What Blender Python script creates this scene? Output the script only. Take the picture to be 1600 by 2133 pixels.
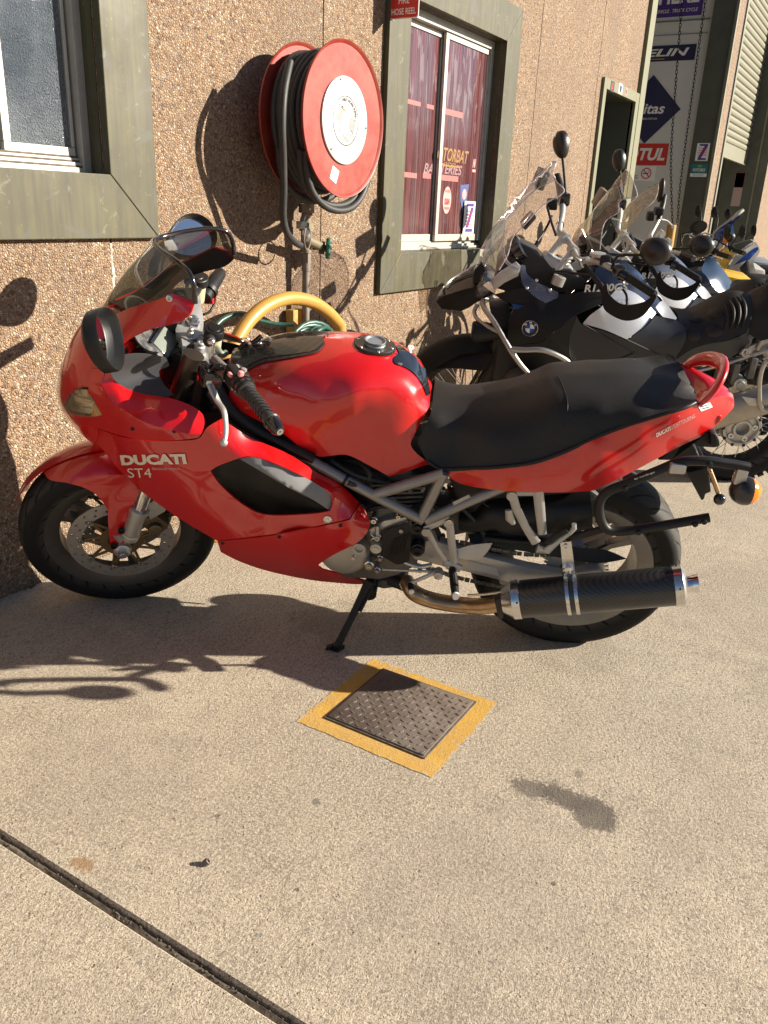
import bpy, bmesh, math, random
import numpy as np
from mathutils import Vector, Matrix
from mathutils.geometry import delaunay_2d_cdt
from mathutils.bvhtree import BVHTree

for o in list(bpy.data.objects):
    bpy.data.objects.remove(o)
random.seed(4)
rng = np.random.default_rng(4)
SC = bpy.context.scene
COL = SC.collection
rad = math.radians

# ------------------------------------------------------------------ camera
RW = np.array([[0.52030915, -0.28037317, 0.80664073],
               [-0.85299612, -0.21591048, 0.47516344],
               [0.04093911, -0.9352933, -0.35149743]])
EYE = np.array([0, 0, 1.27])
FPX, CX, CY = 1700.0, 800.0, 1066.5
cam = bpy.data.cameras.new('camera')
cam.sensor_fit = 'HORIZONTAL'; cam.sensor_width = 36; cam.lens = FPX / 1600 * 36
cam.clip_start = .05; cam.clip_end = 800
camo = bpy.data.objects.new('camera', cam); COL.objects.link(camo)
m = Matrix.Identity(4)
for i in range(3):
    m[i][0] = RW[i][0]; m[i][1] = -RW[i][1]; m[i][2] = -RW[i][2]; m[i][3] = EYE[i]
camo.matrix_world = m
SC.camera = camo

# ------------------------------------------------------------------ light
SUND = Vector((-.62, 1, -.46)).normalized()
w = bpy.data.worlds.new('World'); SC.world = w; w.use_nodes = True
nt = w.node_tree
sky = nt.nodes.new('ShaderNodeTexSky'); sky.sky_type = 'NISHITA'; sky.sun_disc = False
sky.sun_elevation = math.asin(-SUND.z); sky.sun_rotation = math.atan2(-SUND.x, -SUND.y)
sky.air_density = .75; sky.dust_density = .3; sky.ozone_density = 1.0
bg = nt.nodes['Background']; bg.inputs[1].default_value = .05
nt.links.new(sky.outputs[0], bg.inputs[0])
sun = bpy.data.lights.new('sun', 'SUN'); sun.energy = 5.0; sun.angle = rad(.53); sun.color = (1, .90, .755)
so = bpy.data.objects.new('sun', sun); COL.objects.link(so)
so.rotation_euler = SUND.to_track_quat('-Z', 'Y').to_euler(); so.location = (4, -6, 8)
vs = SC.view_settings
vs.view_transform = 'Standard'; vs.look = 'None'; vs.exposure = 1.32; vs.gamma = 1; vs.use_curve_mapping = False
SC.cycles.max_bounces = 8; SC.cycles.transparent_max_bounces = 12

# ------------------------------------------------------------------ measuring
def ray(px, py):
    return RW @ np.array([px - CX, py - CY, FPX])
def PW(px, py, Y):
    d = ray(px, py); return EYE + d * Y / d[1]
def PX(px, py, X):
    d = ray(px, py); return EYE + d * X / d[0]
def PG(px, py, z=0.):
    d = ray(px, py); return EYE + d * (z - EYE[2]) / d[2]

class Frame:
    """a vehicle's own axes: x forward, y left, z up, origin on the ground below the rear axle"""
    def __init__(s, org, heading, lean):
        u = np.array([math.cos(heading), math.sin(heading), 0]); zl = np.array([0, 0, 1.])
        lt = np.cross(zl, u); up = zl * math.cos(lean) + lt * math.sin(lean)
        s.o = np.array(org, float); s.A = np.array([u, np.cross(up, u), up])
    @property
    def M(s):
        m = Matrix.Identity(4)
        for i in range(3):
            for k in range(3): m[k][i] = s.A[i][k]
            m[i][3] = s.o[i]
        return m
    def at(s, px, py, w):
        d = s.A @ ray(px, py); e = s.A @ (EYE - s.o)
        return e + d * (w - e[1]) / d[1]
    def eye(s): return s.A @ (EYE - s.o)
    def sub(s, o, R):
        """frame nested in this one (rows of R = its axes in s)"""
        f = SubFrame(); f.p = s; f.o2 = np.array(o, float); f.R = np.array(R); f.A = f.R @ s.A; f.o = s.o + f.o2 @ s.A
        return f
class SubFrame(Frame):
    def __init__(s): pass
    def at(s, px, py, w):          # result in the PARENT's coordinates
        d = s.A @ ray(px, py); e = s.A @ (EYE - s.o)
        return s.o2 + (e + d * (w - e[1]) / d[1]) @ s.R
    def eye(s): return s.p.eye()
    def loc(s, x, y, z): return s.o2 + np.array([x, y, z]) @ s.R

# ------------------------------------------------------------------ materials
MATS = {}
def mat(name, col=(.5, .5, .5), rough=.5, metal=0., coat=0., bump=None, noise=None, trans=0., alpha=1., emis=None, spec=.5):
    """bump=(scale,strength,distance) noise=(scale,amount,colour2)"""
    if name in MATS: return MATS[name]
    m = bpy.data.materials.new(name); m.use_nodes = True; n = m.node_tree.nodes; l = m.node_tree.links
    b = n['Principled BSDF']; I = b.inputs
    I['Base Color'].default_value = (*col, 1); I['Roughness'].default_value = rough; I['Metallic'].default_value = metal
    I['Coat Weight'].default_value = coat; I['Coat Roughness'].default_value = .04
    I['Transmission Weight'].default_value = trans; I['Alpha'].default_value = alpha; I['Specular IOR Level'].default_value = spec
    if emis: I['Emission Color'].default_value = (*emis[:3], 1); I['Emission Strength'].default_value = emis[3]
    tc = n.new('ShaderNodeTexCoord')
    if noise:
        t = n.new('ShaderNodeTexNoise'); t.inputs['Scale'].default_value = noise[0]; t.inputs['Detail'].default_value = 6
        t.inputs['Roughness'].default_value = .65
        l.new(tc.outputs['Object'], t.inputs['Vector'])
        r = n.new('ShaderNodeMapRange'); r.inputs[1].default_value = .42; r.inputs[2].default_value = .68
        r.inputs[4].default_value = noise[1]; l.new(t.outputs[0], r.inputs[0])
        mx = n.new('ShaderNodeMix'); mx.data_type = 'RGBA'; mx.inputs[6].default_value = (*col, 1); mx.inputs[7].default_value = (*noise[2], 1)
        l.new(r.outputs[0], mx.inputs[0]); l.new(mx.outputs[2], I['Base Color'])
        rr = n.new('ShaderNodeMapRange'); rr.inputs[3].default_value = rough; rr.inputs[4].default_value = min(1, rough + .25)
        l.new(r.outputs[0], rr.inputs[0]); l.new(rr.outputs[0], I['Roughness'])
    if bump:
        t2 = n.new('ShaderNodeTexNoise'); t2.inputs['Scale'].default_value = bump[0]; t2.inputs['Detail'].default_value = 4
        l.new(tc.outputs['Object'], t2.inputs['Vector'])
        bp = n.new('ShaderNodeBump'); bp.inputs['Strength'].default_value = bump[1]; bp.inputs['Distance'].default_value = bump[2]
        l.new(t2.outputs[0], bp.inputs['Height']); l.new(bp.outputs[0], I['Normal'])
    MATS[name] = m
    return m
def glassy(name, tint, dirt=.1, dirtcol=(.6, .55, .45), rough=.02, scratch=60, refl=.07):
    """thin clear sheet: tinted see-through + mirror + a film of dust"""
    if name in MATS: return MATS[name]
    m = bpy.data.materials.new(name); m.use_nodes = True; n = m.node_tree.nodes; l = m.node_tree.links
    out = n['Material Output']; n.remove(n['Principled BSDF'])
    tr = n.new('ShaderNodeBsdfTransparent'); tr.inputs[0].default_value = (*tint, 1)
    gl = n.new('ShaderNodeBsdfGlossy'); gl.inputs['Roughness'].default_value = rough
    lw = n.new('ShaderNodeLayerWeight'); lw.inputs[0].default_value = .5
    pw = n.new('ShaderNodeMath'); pw.operation = 'POWER'; pw.inputs[1].default_value = 4.; l.new(lw.outputs['Facing'], pw.inputs[0])
    ad = n.new('ShaderNodeMath'); ad.operation = 'MULTIPLY_ADD'; ad.inputs[1].default_value = .8; ad.inputs[2].default_value = refl; l.new(pw.outputs[0], ad.inputs[0]); ad.use_clamp = True
    mx = n.new('ShaderNodeMixShader'); l.new(ad.outputs[0], mx.inputs[0]); l.new(tr.outputs[0], mx.inputs[1]); l.new(gl.outputs[0], mx.inputs[2])
    df = n.new('ShaderNodeBsdfDiffuse'); df.inputs[0].default_value = (*dirtcol, 1)
    tc = n.new('ShaderNodeTexCoord'); t = n.new('ShaderNodeTexNoise'); t.inputs['Scale'].default_value = scratch; t.inputs['Detail'].default_value = 5
    l.new(tc.outputs['Object'], t.inputs['Vector'])
    mr = n.new('ShaderNodeMapRange'); mr.inputs[1].default_value = .35; mr.inputs[2].default_value = .75; mr.inputs[3].default_value = dirt * .4; mr.inputs[4].default_value = min(1, dirt * 1.8)
    l.new(t.outputs[0], mr.inputs[0])
    m2 = n.new('ShaderNodeMixShader'); l.new(mr.outputs[0], m2.inputs[0]); l.new(mx.outputs[0], m2.inputs[1]); l.new(df.outputs[0], m2.inputs[2])
    l.new(m2.outputs[0], out.inputs[0])
    MATS[name] = m
    return m

# ------------------------------------------------------------------ objects
def link(o, parent=None, world=False):
    COL.objects.link(o)
    if parent is not None:
        o.parent = parent
        if world: o.matrix_parent_inverse = parent.matrix_basis.inverted()
    return o
def tag(o, label=None, cat=None, group=None, kind=None):
    if label: o['label'] = label
    if cat: o['category'] = cat
    if group: o['group'] = group
    if kind: o['kind'] = kind
    return o
def thing(name, label, cat, loc=(0, 0, 0), M=None, group=None):
    o = bpy.data.objects.new(name, None); COL.objects.link(o)
    o.empty_display_size = .1
    if M is not None: o.matrix_basis = M
    else: o.location = loc
    return tag(o, label, cat, group)
def mesh_obj(name, V, F, mats, parent=None, world=False, smooth=35, mi=None, bevel=0):
    me = bpy.data.meshes.new(name)
    me.from_pydata([tuple(map(float, v)) for v in V], [], [tuple(int(i) for i in f) for f in F])
    if not isinstance(mats, (list, tuple)): mats = [mats]
    for x in mats: me.materials.append(x)
    if mi is not None: me.polygons.foreach_set('material_index', list(mi))
    if bevel:
        b = bmesh.new(); b.from_mesh(me); bmesh.ops.remove_doubles(b, verts=b.verts, dist=1e-6)
        es = [e for e in b.edges if len(e.link_faces) == 2 and e.calc_face_angle(0) > .5]
        bmesh.ops.bevel(b, geom=es, offset=bevel, segments=2, profile=.5, affect='EDGES', clamp_overlap=True)
        b.to_mesh(me); b.free()
    if smooth:
        me.polygons.foreach_set('use_smooth', [True] * len(me.polygons)); me.set_sharp_from_angle(angle=rad(smooth))
    me.update()
    return link(bpy.data.objects.new(name, me), parent, world)

def cr(P, k=6, closed=False):
    """Catmull-Rom through the points"""
    P = np.array(P, float); n = len(P)
    if n < 3: return P
    out = []
    for i in range(n if closed else n - 1):
        if closed: a, b, c, d = P[(i - 1) % n], P[i], P[(i + 1) % n], P[(i + 2) % n]
        else: a, b, c, d = P[max(i - 1, 0)], P[i], P[i + 1], P[min(i + 2, n - 1)]
        for j in range(k):
            t = j / k
            out.append(.5 * (2 * b + (c - a) * t + (2 * a - 5 * b + 4 * c - d) * t * t + (3 * b - a - 3 * c + d) * t ** 3))
    if not closed: out.append(P[-1])
    return np.array(out)

def basis(d):
    d = np.array(d, float); d /= np.linalg.norm(d)
    a = np.array([0, 0, 1.]) if abs(d[2]) < .9 else np.array([1., 0, 0])
    x = np.cross(a, d); x /= np.linalg.norm(x)
    return x, np.cross(d, x), d

class MB:
    def __init__(s): s.V = []; s.F = []; s.I = []; s.m = 0
    def add(s, V, F):
        b = len(s.V); s.V += [np.array(v, float) for v in V]; s.F += [[i + b for i in f] for f in F]; s.I += [s.m] * len(F)
        return s
    def box(s, c, size, R=None):
        c = np.array(c, float); h = np.array(size) / 2
        P = [np.array([x, y, z]) * h for x in (-1, 1) for y in (-1, 1) for z in (-1, 1)]
        if R is not None: P = [p @ np.array(R) for p in P]
        return s.add([c + p for p in P], [(0, 1, 3, 2), (4, 6, 7, 5), (0, 4, 5, 1), (2, 3, 7, 6), (0, 2, 6, 4), (1, 5, 7, 3)])
    def span(s, a, b):
        a = np.array(a, float); b = np.array(b, float)
        return s.box((a + b) / 2, np.abs(b - a))
    def tube(s, P, r, n=8, k=0, closed=False, cap=True, flat=None):
        """flat=(normal, ratio): elliptical section squashed along normal"""
        P = np.array(P, float)
        R = np.array(r if hasattr(r, '__len__') else [r] * len(P), float)
        if k:
            Q = cr(np.hstack([P, R[:, None]]), k, closed); P, R = Q[:, :3], Q[:, 3]
        m = len(P); V = []; F = []
        T = np.array([(P[(i + 1) % m] - P[i - 1]) if closed else (P[min(i + 1, m - 1)] - P[max(i - 1, 0)]) for i in range(m)])
        x = basis(T[0])[0]
        for i in range(m):
            t = T[i] / (np.linalg.norm(T[i]) + 1e-12)
            if flat is not None:
                y = np.array(flat[0], float); y = y - t * (y @ t); y /= np.linalg.norm(y); x = np.cross(y, t)
            else:
                x = x - t * (x @ t); x /= np.linalg.norm(x); y = np.cross(t, x)
            q = flat[1] if flat is not None else 1
            for j in range(n):
                a = 2 * math.pi * (j + .5) / n
                V.append(P[i] + R[i] * (x * math.cos(a) + y * q * math.sin(a)))
        for i in range(m if closed else m - 1):
            for j in range(n):
                a, b = i * n + j, i * n + (j + 1) % n; c, d = ((i + 1) % m) * n + j, ((i + 1) % m) * n + (j + 1) % n
                F.append((a, b, d, c))
        if cap and not closed:
            F.append(tuple(range(n))[::-1]); F.append(tuple(range((m - 1) * n, m * n)))
        return s.add(V, F)
    def lathe(s, c, ax, prof, n=24, x=None, closed=False):
        """prof: (distance along axis, radius)"""
        bx, by, bz = basis(ax); c = np.array(c, float); V = []; F = []; m = len(prof)
        for d, r in prof:
            for j in range(n):
                a = 2 * math.pi * j / n; V.append(c + bz * d + max(r, 1e-5) * (bx * math.cos(a) + by * math.sin(a)))
        for i in range(m if closed else m - 1):
            for j in range(n):
                a, b = i * n + j, i * n + (j + 1) % n; e, f = ((i + 1) % m) * n + j, ((i + 1) % m) * n + (j + 1) % n
                F.append((a, b, f, e))
        if not closed:
            if prof[0][1] > 1e-4: F.append(tuple(range(n))[::-1])
            if prof[-1][1] > 1e-4: F.append(tuple(range((m - 1) * n, m * n)))
        return s.add(V, F)
    def disc(s, c, ax, r, t, n=24): return s.lathe(c, ax, [(0, r), (t, r)], n)
    def ball(s, c, r, sc=(1, 1, 1), n=12, ax=(0, 0, 1)):
        pr = [(-math.cos(math.pi * i / 8) * r, math.sin(math.pi * i / 8) * r) for i in range(9)]
        b0 = len(s.V); s.lathe((0, 0, 0), ax, pr, n)
        for i in range(b0, len(s.V)): s.V[i] = s.V[i] * np.array(sc) + np.array(c)
        return s
    def prism(s, P, d, holes=()):
        """closed 3-D polygon P pushed by vector d"""
        P = [np.array(p, float) for p in P]; d = np.array(d, float); n = len(P)
        N = sum(np.cross(P[i] - P[0], P[(i + 1) % n] - P[0]) for i in range(n))
        if N @ d > 0: P = P[::-1]
        V = P + [p + d for p in P]
        F = [tuple(range(n)), tuple(range(2 * n - 1, n - 1, -1))] + [(i, i + n, (i + 1) % n + n, (i + 1) % n) for i in range(n)]
        return s.add(V, F)
    def grid(s, rows, closed_u=False, closed_v=False):
        rows = [np.array(r, float) for r in rows]; n = len(rows); m = len(rows[0]); F = []
        for i in range(n if closed_u else n - 1):
            for j in range(m if closed_v else m - 1):
                F.append((i * m + j, i * m + (j + 1) % m, ((i + 1) % n) * m + (j + 1) % m, ((i + 1) % n) * m + j))
        return s.add([p for r in rows for p in r], F)
    def mirror(s):
        n = len(s.V); V = [v * np.array([1, -1, 1]) for v in s.V]; F = [f[::-1] for f in s.F]; I = list(s.I)
        s.V += V; s.F += [[i + n for i in f] for f in F]; s.I += I
        return s
    def build(s, name, mats, parent=None, world=False, smooth=35, bevel=0, recalc=False):
        o = mesh_obj(name, s.V, s.F, mats, parent, world, smooth, s.I if (isinstance(mats, (list, tuple))) and not bevel else None, bevel)
        if recalc:
            b = bmesh.new(); b.from_mesh(o.data); bmesh.ops.recalc_face_normals(b, faces=b.faces); b.to_mesh(o.data); b.free()
        return o

# ------------------------------------------------------------------ body panels: outline traced on the vehicle's side, bulge w from control points
LAM = 3e-3
def tps(ctrl, LAM=LAM):
    P = np.array([(c[0], c[1]) for c in ctrl], float) / 100; z = np.array([c[2] for c in ctrl], float); n = len(P)
    def U(r2): return np.where(r2 > 1e-12, r2 * np.log(np.maximum(r2, 1e-12)), 0)
    D = ((P[:, None] - P[None]) ** 2).sum(-1)
    A = np.zeros((n + 3, n + 3)); A[:n, :n] = U(D) + np.eye(n) * LAM; A[:n, n] = 1; A[:n, n + 1:] = P; A[n, :n] = 1; A[n + 1:, :n] = P.T
    c = np.linalg.solve(A, np.concatenate([z, [0, 0, 0]]))
    def f(px, py):
        q = np.array([px, py]) / 100; d = ((P - q) ** 2).sum(-1)
        return float(U(d) @ c[:n] + c[n] + c[n + 1] * q[0] + c[n + 2] * q[1])
    return f
def smooth_outline(pts, k=5):
    """(x,y) smooth, (x,y,1) corner"""
    cs = [i for i, p in enumerate(pts) if len(p) > 2]
    if not cs: return [tuple(p) for p in cr([p[:2] for p in pts], k, True)]
    n = len(pts); out = []
    for a, i in enumerate(cs):
        j = cs[(a + 1) % len(cs)]; j = j if j > i else j + n
        run = [pts[q % n][:2] for q in range(i, j + 1)]
        q = cr(run, k) if len(run) > 2 else np.array(run, float)
        out += [tuple(p) for p in q[:-1]]
    return out
def inside(p, poly):
    x, y = p; r = False; n = len(poly); j = n - 1
    for i in range(n):
        xi, yi = poly[i]; xj, yj = poly[j]
        if (yi > y) != (yj > y) and x < (xj - xi) * (y - yi) / (yj - yi) + xi: r = not r
        j = i
    return r
def tri_region(outline, holes, step):
    loops = [outline] + list(holes); V = []; E = []
    for L in loops:
        b = len(V); n = len(L); V += [Vector((float(p[0]), float(p[1]))) for p in L]; E += [(b + i, b + (i + 1) % n) for i in range(n)]
    bd = np.array([tuple(v) for v in V])
    x0, y0 = bd.min(0); x1, y1 = bd.max(0); r = 0; y = y0 + step * .5
    while y < y1:
        x = x0 + (step * .5 if r % 2 else 0)
        while x < x1:
            p = (x, y)
            if inside(p, outline) and not any(inside(p, h) for h in holes) and ((bd - p) ** 2).sum(1).min() > (step * .45) ** 2: V.append(Vector(p))
            x += step
        y += step * .87; r += 1
    vo, _, fo, _, _, _ = delaunay_2d_cdt(V, E, [], 0, 1e-5)
    F = []
    for f in fo:
        c = (sum(vo[i][0] for i in f) / 3, sum(vo[i][1] for i in f) / 3)
        if inside(c, outline) and not any(inside(c, h) for h in holes): F.append(tuple(f))
    return [(v[0], v[1]) for v in vo], F
def panel(name, fr, outline, ctrl, mats, parent, holes=(), th=.004, step=14, k=5, mirror=False, seam=False, lift=0., smooth=50, hk=4, off=0.):
    """sheet following w(px,py); mirror=True also makes its twin on the other side; seam=True makes one mesh of both halves welded at w=0"""
    f = ctrl if callable(ctrl) else tps(ctrl)
    out = smooth_outline(outline, k); hs = [smooth_outline(h, hk) for h in holes]
    P2, F = tri_region(out, hs, step)
    P = np.array([fr.at(x, y, f(x, y) + lift) for x, y in P2]); eye = fr.eye()
    F = [t if np.dot(np.cross(P[t[1]] - P[t[0]], P[t[2]] - P[t[0]]), eye - P[t[0]]) > 0 else t[::-1] for t in F]
    if off:
        N = np.zeros_like(P)
        for t in F:
            c = np.cross(P[t[1]] - P[t[0]], P[t[2]] - P[t[0]])
            for i in t: N[i] += c
        P = P + N / (np.linalg.norm(N, axis=1)[:, None] + 1e-12) * off
    if seam:
        P[np.abs(P[:, 1]) < .006 + off, 1] = 0; P[:, 1] = np.maximum(P[:, 1], 0)
        n = len(P); V = np.vstack([P, P * [1, -1, 1]]); FF = list(F) + [tuple(i + n for i in t[::-1]) for t in F]
        o = mesh_obj(name, V, FF, mats, parent, False, 0)
        b = bmesh.new(); b.from_mesh(o.data); bmesh.ops.remove_doubles(b, verts=b.verts, dist=.0015)
        bmesh.ops.recalc_face_normals(b, faces=b.faces)
        for q in b.faces: q.smooth = True
        b.to_mesh(o.data); b.free(); o.data.set_sharp_from_angle(angle=rad(smooth))
        return o
    N = np.zeros_like(P)
    for t in F:
        c = np.cross(P[t[1]] - P[t[0]], P[t[2]] - P[t[0]])
        for i in t: N[i] += c
    N /= np.linalg.norm(N, axis=1)[:, None] + 1e-12
    n = len(P); V = np.vstack([P, P - N * th]); FF = list(F) + [tuple(i + n for i in t[::-1]) for t in F]; I = [0] * len(F) + [1] * len(F)
    cnt = {}
    for t in F:
        for a, b in ((t[0], t[1]), (t[1], t[2]), (t[2], t[0])): cnt[(a, b)] = 1
    for a, b in list(cnt):
        if (b, a) not in cnt: FF.append((b, a, a + n, b + n)); I.append(0)
    if not isinstance(mats, (list, tuple)): mats = [mats, mats]
    os = [mesh_obj(name, V, FF, mats, parent, False, smooth, I)]
    if mirror: os.append(mesh_obj(name, V * [1, -1, 1], [t[::-1] for t in FF], mats, parent, False, smooth, I))
    return os[0] if not mirror else os

def text_mesh(body, bold=0., shear=0., spacing=1., res=3):
    c = bpy.data.curves.new('t', 'FONT'); c.body = body; c.offset = bold; c.shear = shear; c.space_character = spacing; c.resolution_u = res
    c.align_x = 'LEFT'
    o = bpy.data.objects.new('t', c); COL.objects.link(o)
    dg = bpy.context.evaluated_depsgraph_get(); me = bpy.data.meshes.new_from_object(o.evaluated_get(dg))
    V = np.array([tuple(v.co) for v in me.vertices]); F = [tuple(p.vertices) for p in me.polygons]
    bpy.data.objects.remove(o); bpy.data.curves.remove(c); bpy.data.meshes.remove(me)
    return V[:, :2], F
def text_on(name, body, mapf, size, m, parent, world=False, bold=0., shear=0., spacing=1., width=None, height=None):
    """mapf(u,v)->3-D point; text scaled to `size` (or to fit width/height) with origin at its lower left"""
    V, F = text_mesh(body, bold, shear, spacing)
    V = V - V.min(0); ex = V.max(0)
    s = np.array([size, size]) if size else np.array([1., 1.])
    if width: s[0] = width / ex[0]
    if height: s[1] = height / ex[1]
    if width and not height and not size: s[1] = s[0]
    V = V * s
    return mesh_obj(name, [mapf(a, b) for a, b in V], F, m, parent, world, 0)
# ------------------------------------------------------------------ node materials for the setting
class NT:
    def __init__(s, name):
        s.m = bpy.data.materials.new(name); s.m.use_nodes = True; s.t = s.m.node_tree; s.b = s.t.nodes['Principled BSDF']
        tc = s.t.nodes.new('ShaderNodeTexCoord'); s.co = tc.outputs['Object']
    def set(s, sock, v):
        if isinstance(v, bpy.types.NodeSocket): s.t.links.new(v, sock)
        elif isinstance(v, tuple) and len(v) == 3 and sock.type == 'RGBA': sock.default_value = (*v, 1)
        else: sock.default_value = v
    def noise(s, scale, det=4, rough=.55, co=None, dist=0., out=0):
        n = s.t.nodes.new('ShaderNodeTexNoise'); s.set(n.inputs['Vector'], co or s.co); n.inputs['Scale'].default_value = scale
        n.inputs['Detail'].default_value = det; n.inputs['Roughness'].default_value = rough; n.inputs['Distortion'].default_value = dist
        return n.outputs[out]
    def voro(s, scale, feat='F1', co=None, out='Distance', rand=1.):
        n = s.t.nodes.new('ShaderNodeTexVoronoi'); n.feature = feat; s.set(n.inputs['Vector'], co or s.co)
        n.inputs['Scale'].default_value = scale; n.inputs['Randomness'].default_value = rand
        return n.outputs[out]
    def rng(s, v, a, b, c=0., d=1., smooth=False):
        n = s.t.nodes.new('ShaderNodeMapRange'); s.set(n.inputs[0], v)
        if smooth: n.interpolation_type = 'SMOOTHSTEP'
        for i, x in enumerate((a, b, c, d)): s.set(n.inputs[i + 1], x)
        return n.outputs[0]
    def math(s, op, a, b=0.):
        n = s.t.nodes.new('ShaderNodeMath'); n.operation = op; s.set(n.inputs[0], a); s.set(n.inputs[1], b); return n.outputs[0]
    def vmath(s, op, a, b=(0, 0, 0)):
        n = s.t.nodes.new('ShaderNodeVectorMath'); n.operation = op; s.set(n.inputs[0], a); s.set(n.inputs[1], b); return n.outputs[0 if op not in ('LENGTH', 'DISTANCE') else 'Value']
    def mix(s, f, a, b, mode='MIX'):
        n = s.t.nodes.new('ShaderNodeMix'); n.data_type = 'RGBA'; n.blend_type = mode; s.set(n.inputs[0], f); s.set(n.inputs[6], a); s.set(n.inputs[7], b); return n.outputs[2]
    def ramp(s, v, stops):
        n = s.t.nodes.new('ShaderNodeValToRGB'); s.set(n.inputs[0], v); e = n.color_ramp.elements
        while len(e) < len(stops): e.new(.5)
        for q, (p, c) in zip(e, stops): q.position = p; q.color = (*c, 1)
        return n.outputs[0]
    def map(s, loc=(0, 0, 0), rot=(0, 0, 0), sc=(1, 1, 1), co=None):
        n = s.t.nodes.new('ShaderNodeMapping'); s.set(n.inputs[0], co or s.co); n.inputs[1].default_value = loc; n.inputs[2].default_value = rot; n.inputs[3].default_value = sc
        return n.outputs[0]
    def sep(s, co=None):
        n = s.t.nodes.new('ShaderNodeSeparateXYZ'); s.set(n.inputs[0], co or s.co); return n.outputs
    def bump(s, h, st, dist, nrm=None):
        n = s.t.nodes.new('ShaderNodeBump'); n.inputs['Strength'].default_value = st; n.inputs['Distance'].default_value = dist; s.set(n.inputs['Height'], h)
        if nrm is not None: s.t.links.new(nrm, n.inputs['Normal'])
        return n.outputs[0]
    def out(s, col=None, rough=None, nrm=None, **k):
        if col is not None: s.set(s.b.inputs['Base Color'], col)
        if rough is not None: s.set(s.b.inputs['Roughness'], rough)
        if nrm is not None: s.set(s.b.inputs['Normal'], nrm)
        for a, v in k.items(): s.set(s.b.inputs[a], v)
        return s.m

def m_concrete():
    t = NT('broom concrete'); co = t.co
    big = t.noise(1.7, 6, .6); mid = t.noise(9, 5, .65); fine = t.noise(130, 4, .7); grit = t.noise(420, 3, .7)
    c = t.mix(t.rng(big, .36, .62), (.555, .475, .36), (.385, .33, .25))
    c = t.mix(t.rng(mid, .45, .62, 0, .7), c, (.34, .29, .22))
    c = t.mix(t.rng(fine, .43, .60, .0, .72), c, (.72, .63, .495))
    c = t.mix(t.rng(t.noise(60, 4, .75), .52, .66, 0, .7), c, (.27, .22, .16))
    c = t.mix(t.rng(grit, .53, .62, 0, .88), c, (.17, .14, .105)); c = t.mix(t.rng(t.noise(230, 2, .6), .565, .64, 0, .88), c, (.15, .122, .09))
    # worn aggregate: scattered grey stones
    sd = t.voro(32, 'F1', out='Distance'); sc = t.voro(32, 'F1', out='Color'); sx = t.sep(sc)
    rare = t.math('MULTIPLY', t.rng(sx[0], .80, .82), t.rng(t.math('ADD', sd, t.rng(fine, .3, .7, -.08, .08)), .13, .2, 1, 0))
    c = t.mix(t.math('MULTIPLY', rare, .7), c, (.20, .185, .165))
    pit = t.math('MULTIPLY', t.rng(t.voro(75, 'F1'), .05, .2, 1, 0), t.rng(t.noise(30, 2), .52, .62))
    c = t.mix(t.math('MULTIPLY', pit, .75), c, (.085, .07, .055))
    # stains with shapes of their own: (x, y, rx, ry, darkness, colour)
    wob = t.math('ADD', t.rng(t.noise(14, 4, .6), .25, .75, -.5, .5), t.rng(fine, .3, .7, -.22, .22))
    for x, y, rx, ry, k, col in ((1.548, .475, .028, .066, .95, (.13, .11, .09)), (1.56, .40, .042, .066, 1., (.105, .088, .072)), (1.548, .325, .052, .058, 1., (.105, .088, .072)), (1.585, .36, .02, .02, .6, (.13, .11, .09)),
                                 (1.66, .40, .02, .015, .6, (.14, .12, .10)), (1.227, .868, .013, .013, .8, (.14, .13, .12)), (1.07, 1.02, .006, .006, .8, (.1, .08, .06)),
                                 (1.95, 1.33, .15, .12, .38, (.18, .15, .11)), (.815, 1.15, .022, .03, .85, (.30, .17, .07)), (1.2, .45, .35, .25, .28, (.27, .235, .19)), (1.05, 1.35, .22, .3, .22, (.25, .215, .17)), (2.4, -.1, .3, .25, .25, (.25, .215, .17)), (1.75, .12, .3, .12, .22, (.26, .22, .175)), (.55, .75, .2, .35, .2, (.26, .22, .175)), (1.35, .95, .12, .1, -.0, (.3, .3, .3)), (2.25, .62, .16, .14, .3, (.22, .19, .15)),
                                 (2.9, .2, .5, .25, .22, (.2, .17, .14)), (.55, 1.25, .02, .014, .8, (.8, .75, .65)), (1.0, .75, .006, .008, .8, (.06, .05, .04)), (1.3, .33, .007, .005, .8, (.06, .05, .04))):
        v = t.vmath('MULTIPLY', t.vmath('SUBTRACT', co, (x, y, 0)), (1 / rx, 1 / ry, 0))
        d = t.math('ADD', t.vmath('LENGTH', v), wob)
        c = t.mix(t.rng(d, .70, 1.15, k * .88, 0, True), c, col)
    # hairline cracks
    nd = t.t.nodes.new('ShaderNodeVectorMath'); nd.operation = 'SCALE'; t.set(nd.inputs[0], t.noise(5, 4, .6, out=1)); nd.inputs['Scale'].default_value = .25
    cr_ = t.voro(.9, 'DISTANCE_TO_EDGE', co=t.vmath('ADD', co, nd.outputs[0]))
    c = t.mix(t.math('MULTIPLY', t.rng(cr_, .0012, .003, .5, 0), t.rng(t.noise(2.2, 2), .5, .56)), c, (.2, .165, .125))
    h = t.math('ADD', t.math('MULTIPLY', fine, .8), t.math('MULTIPLY', grit, .55)); h = t.math('SUBTRACT', h, t.math('MULTIPLY', pit, .8))
    return t.out(c, .9, t.bump(h, .85, .0055))
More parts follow.
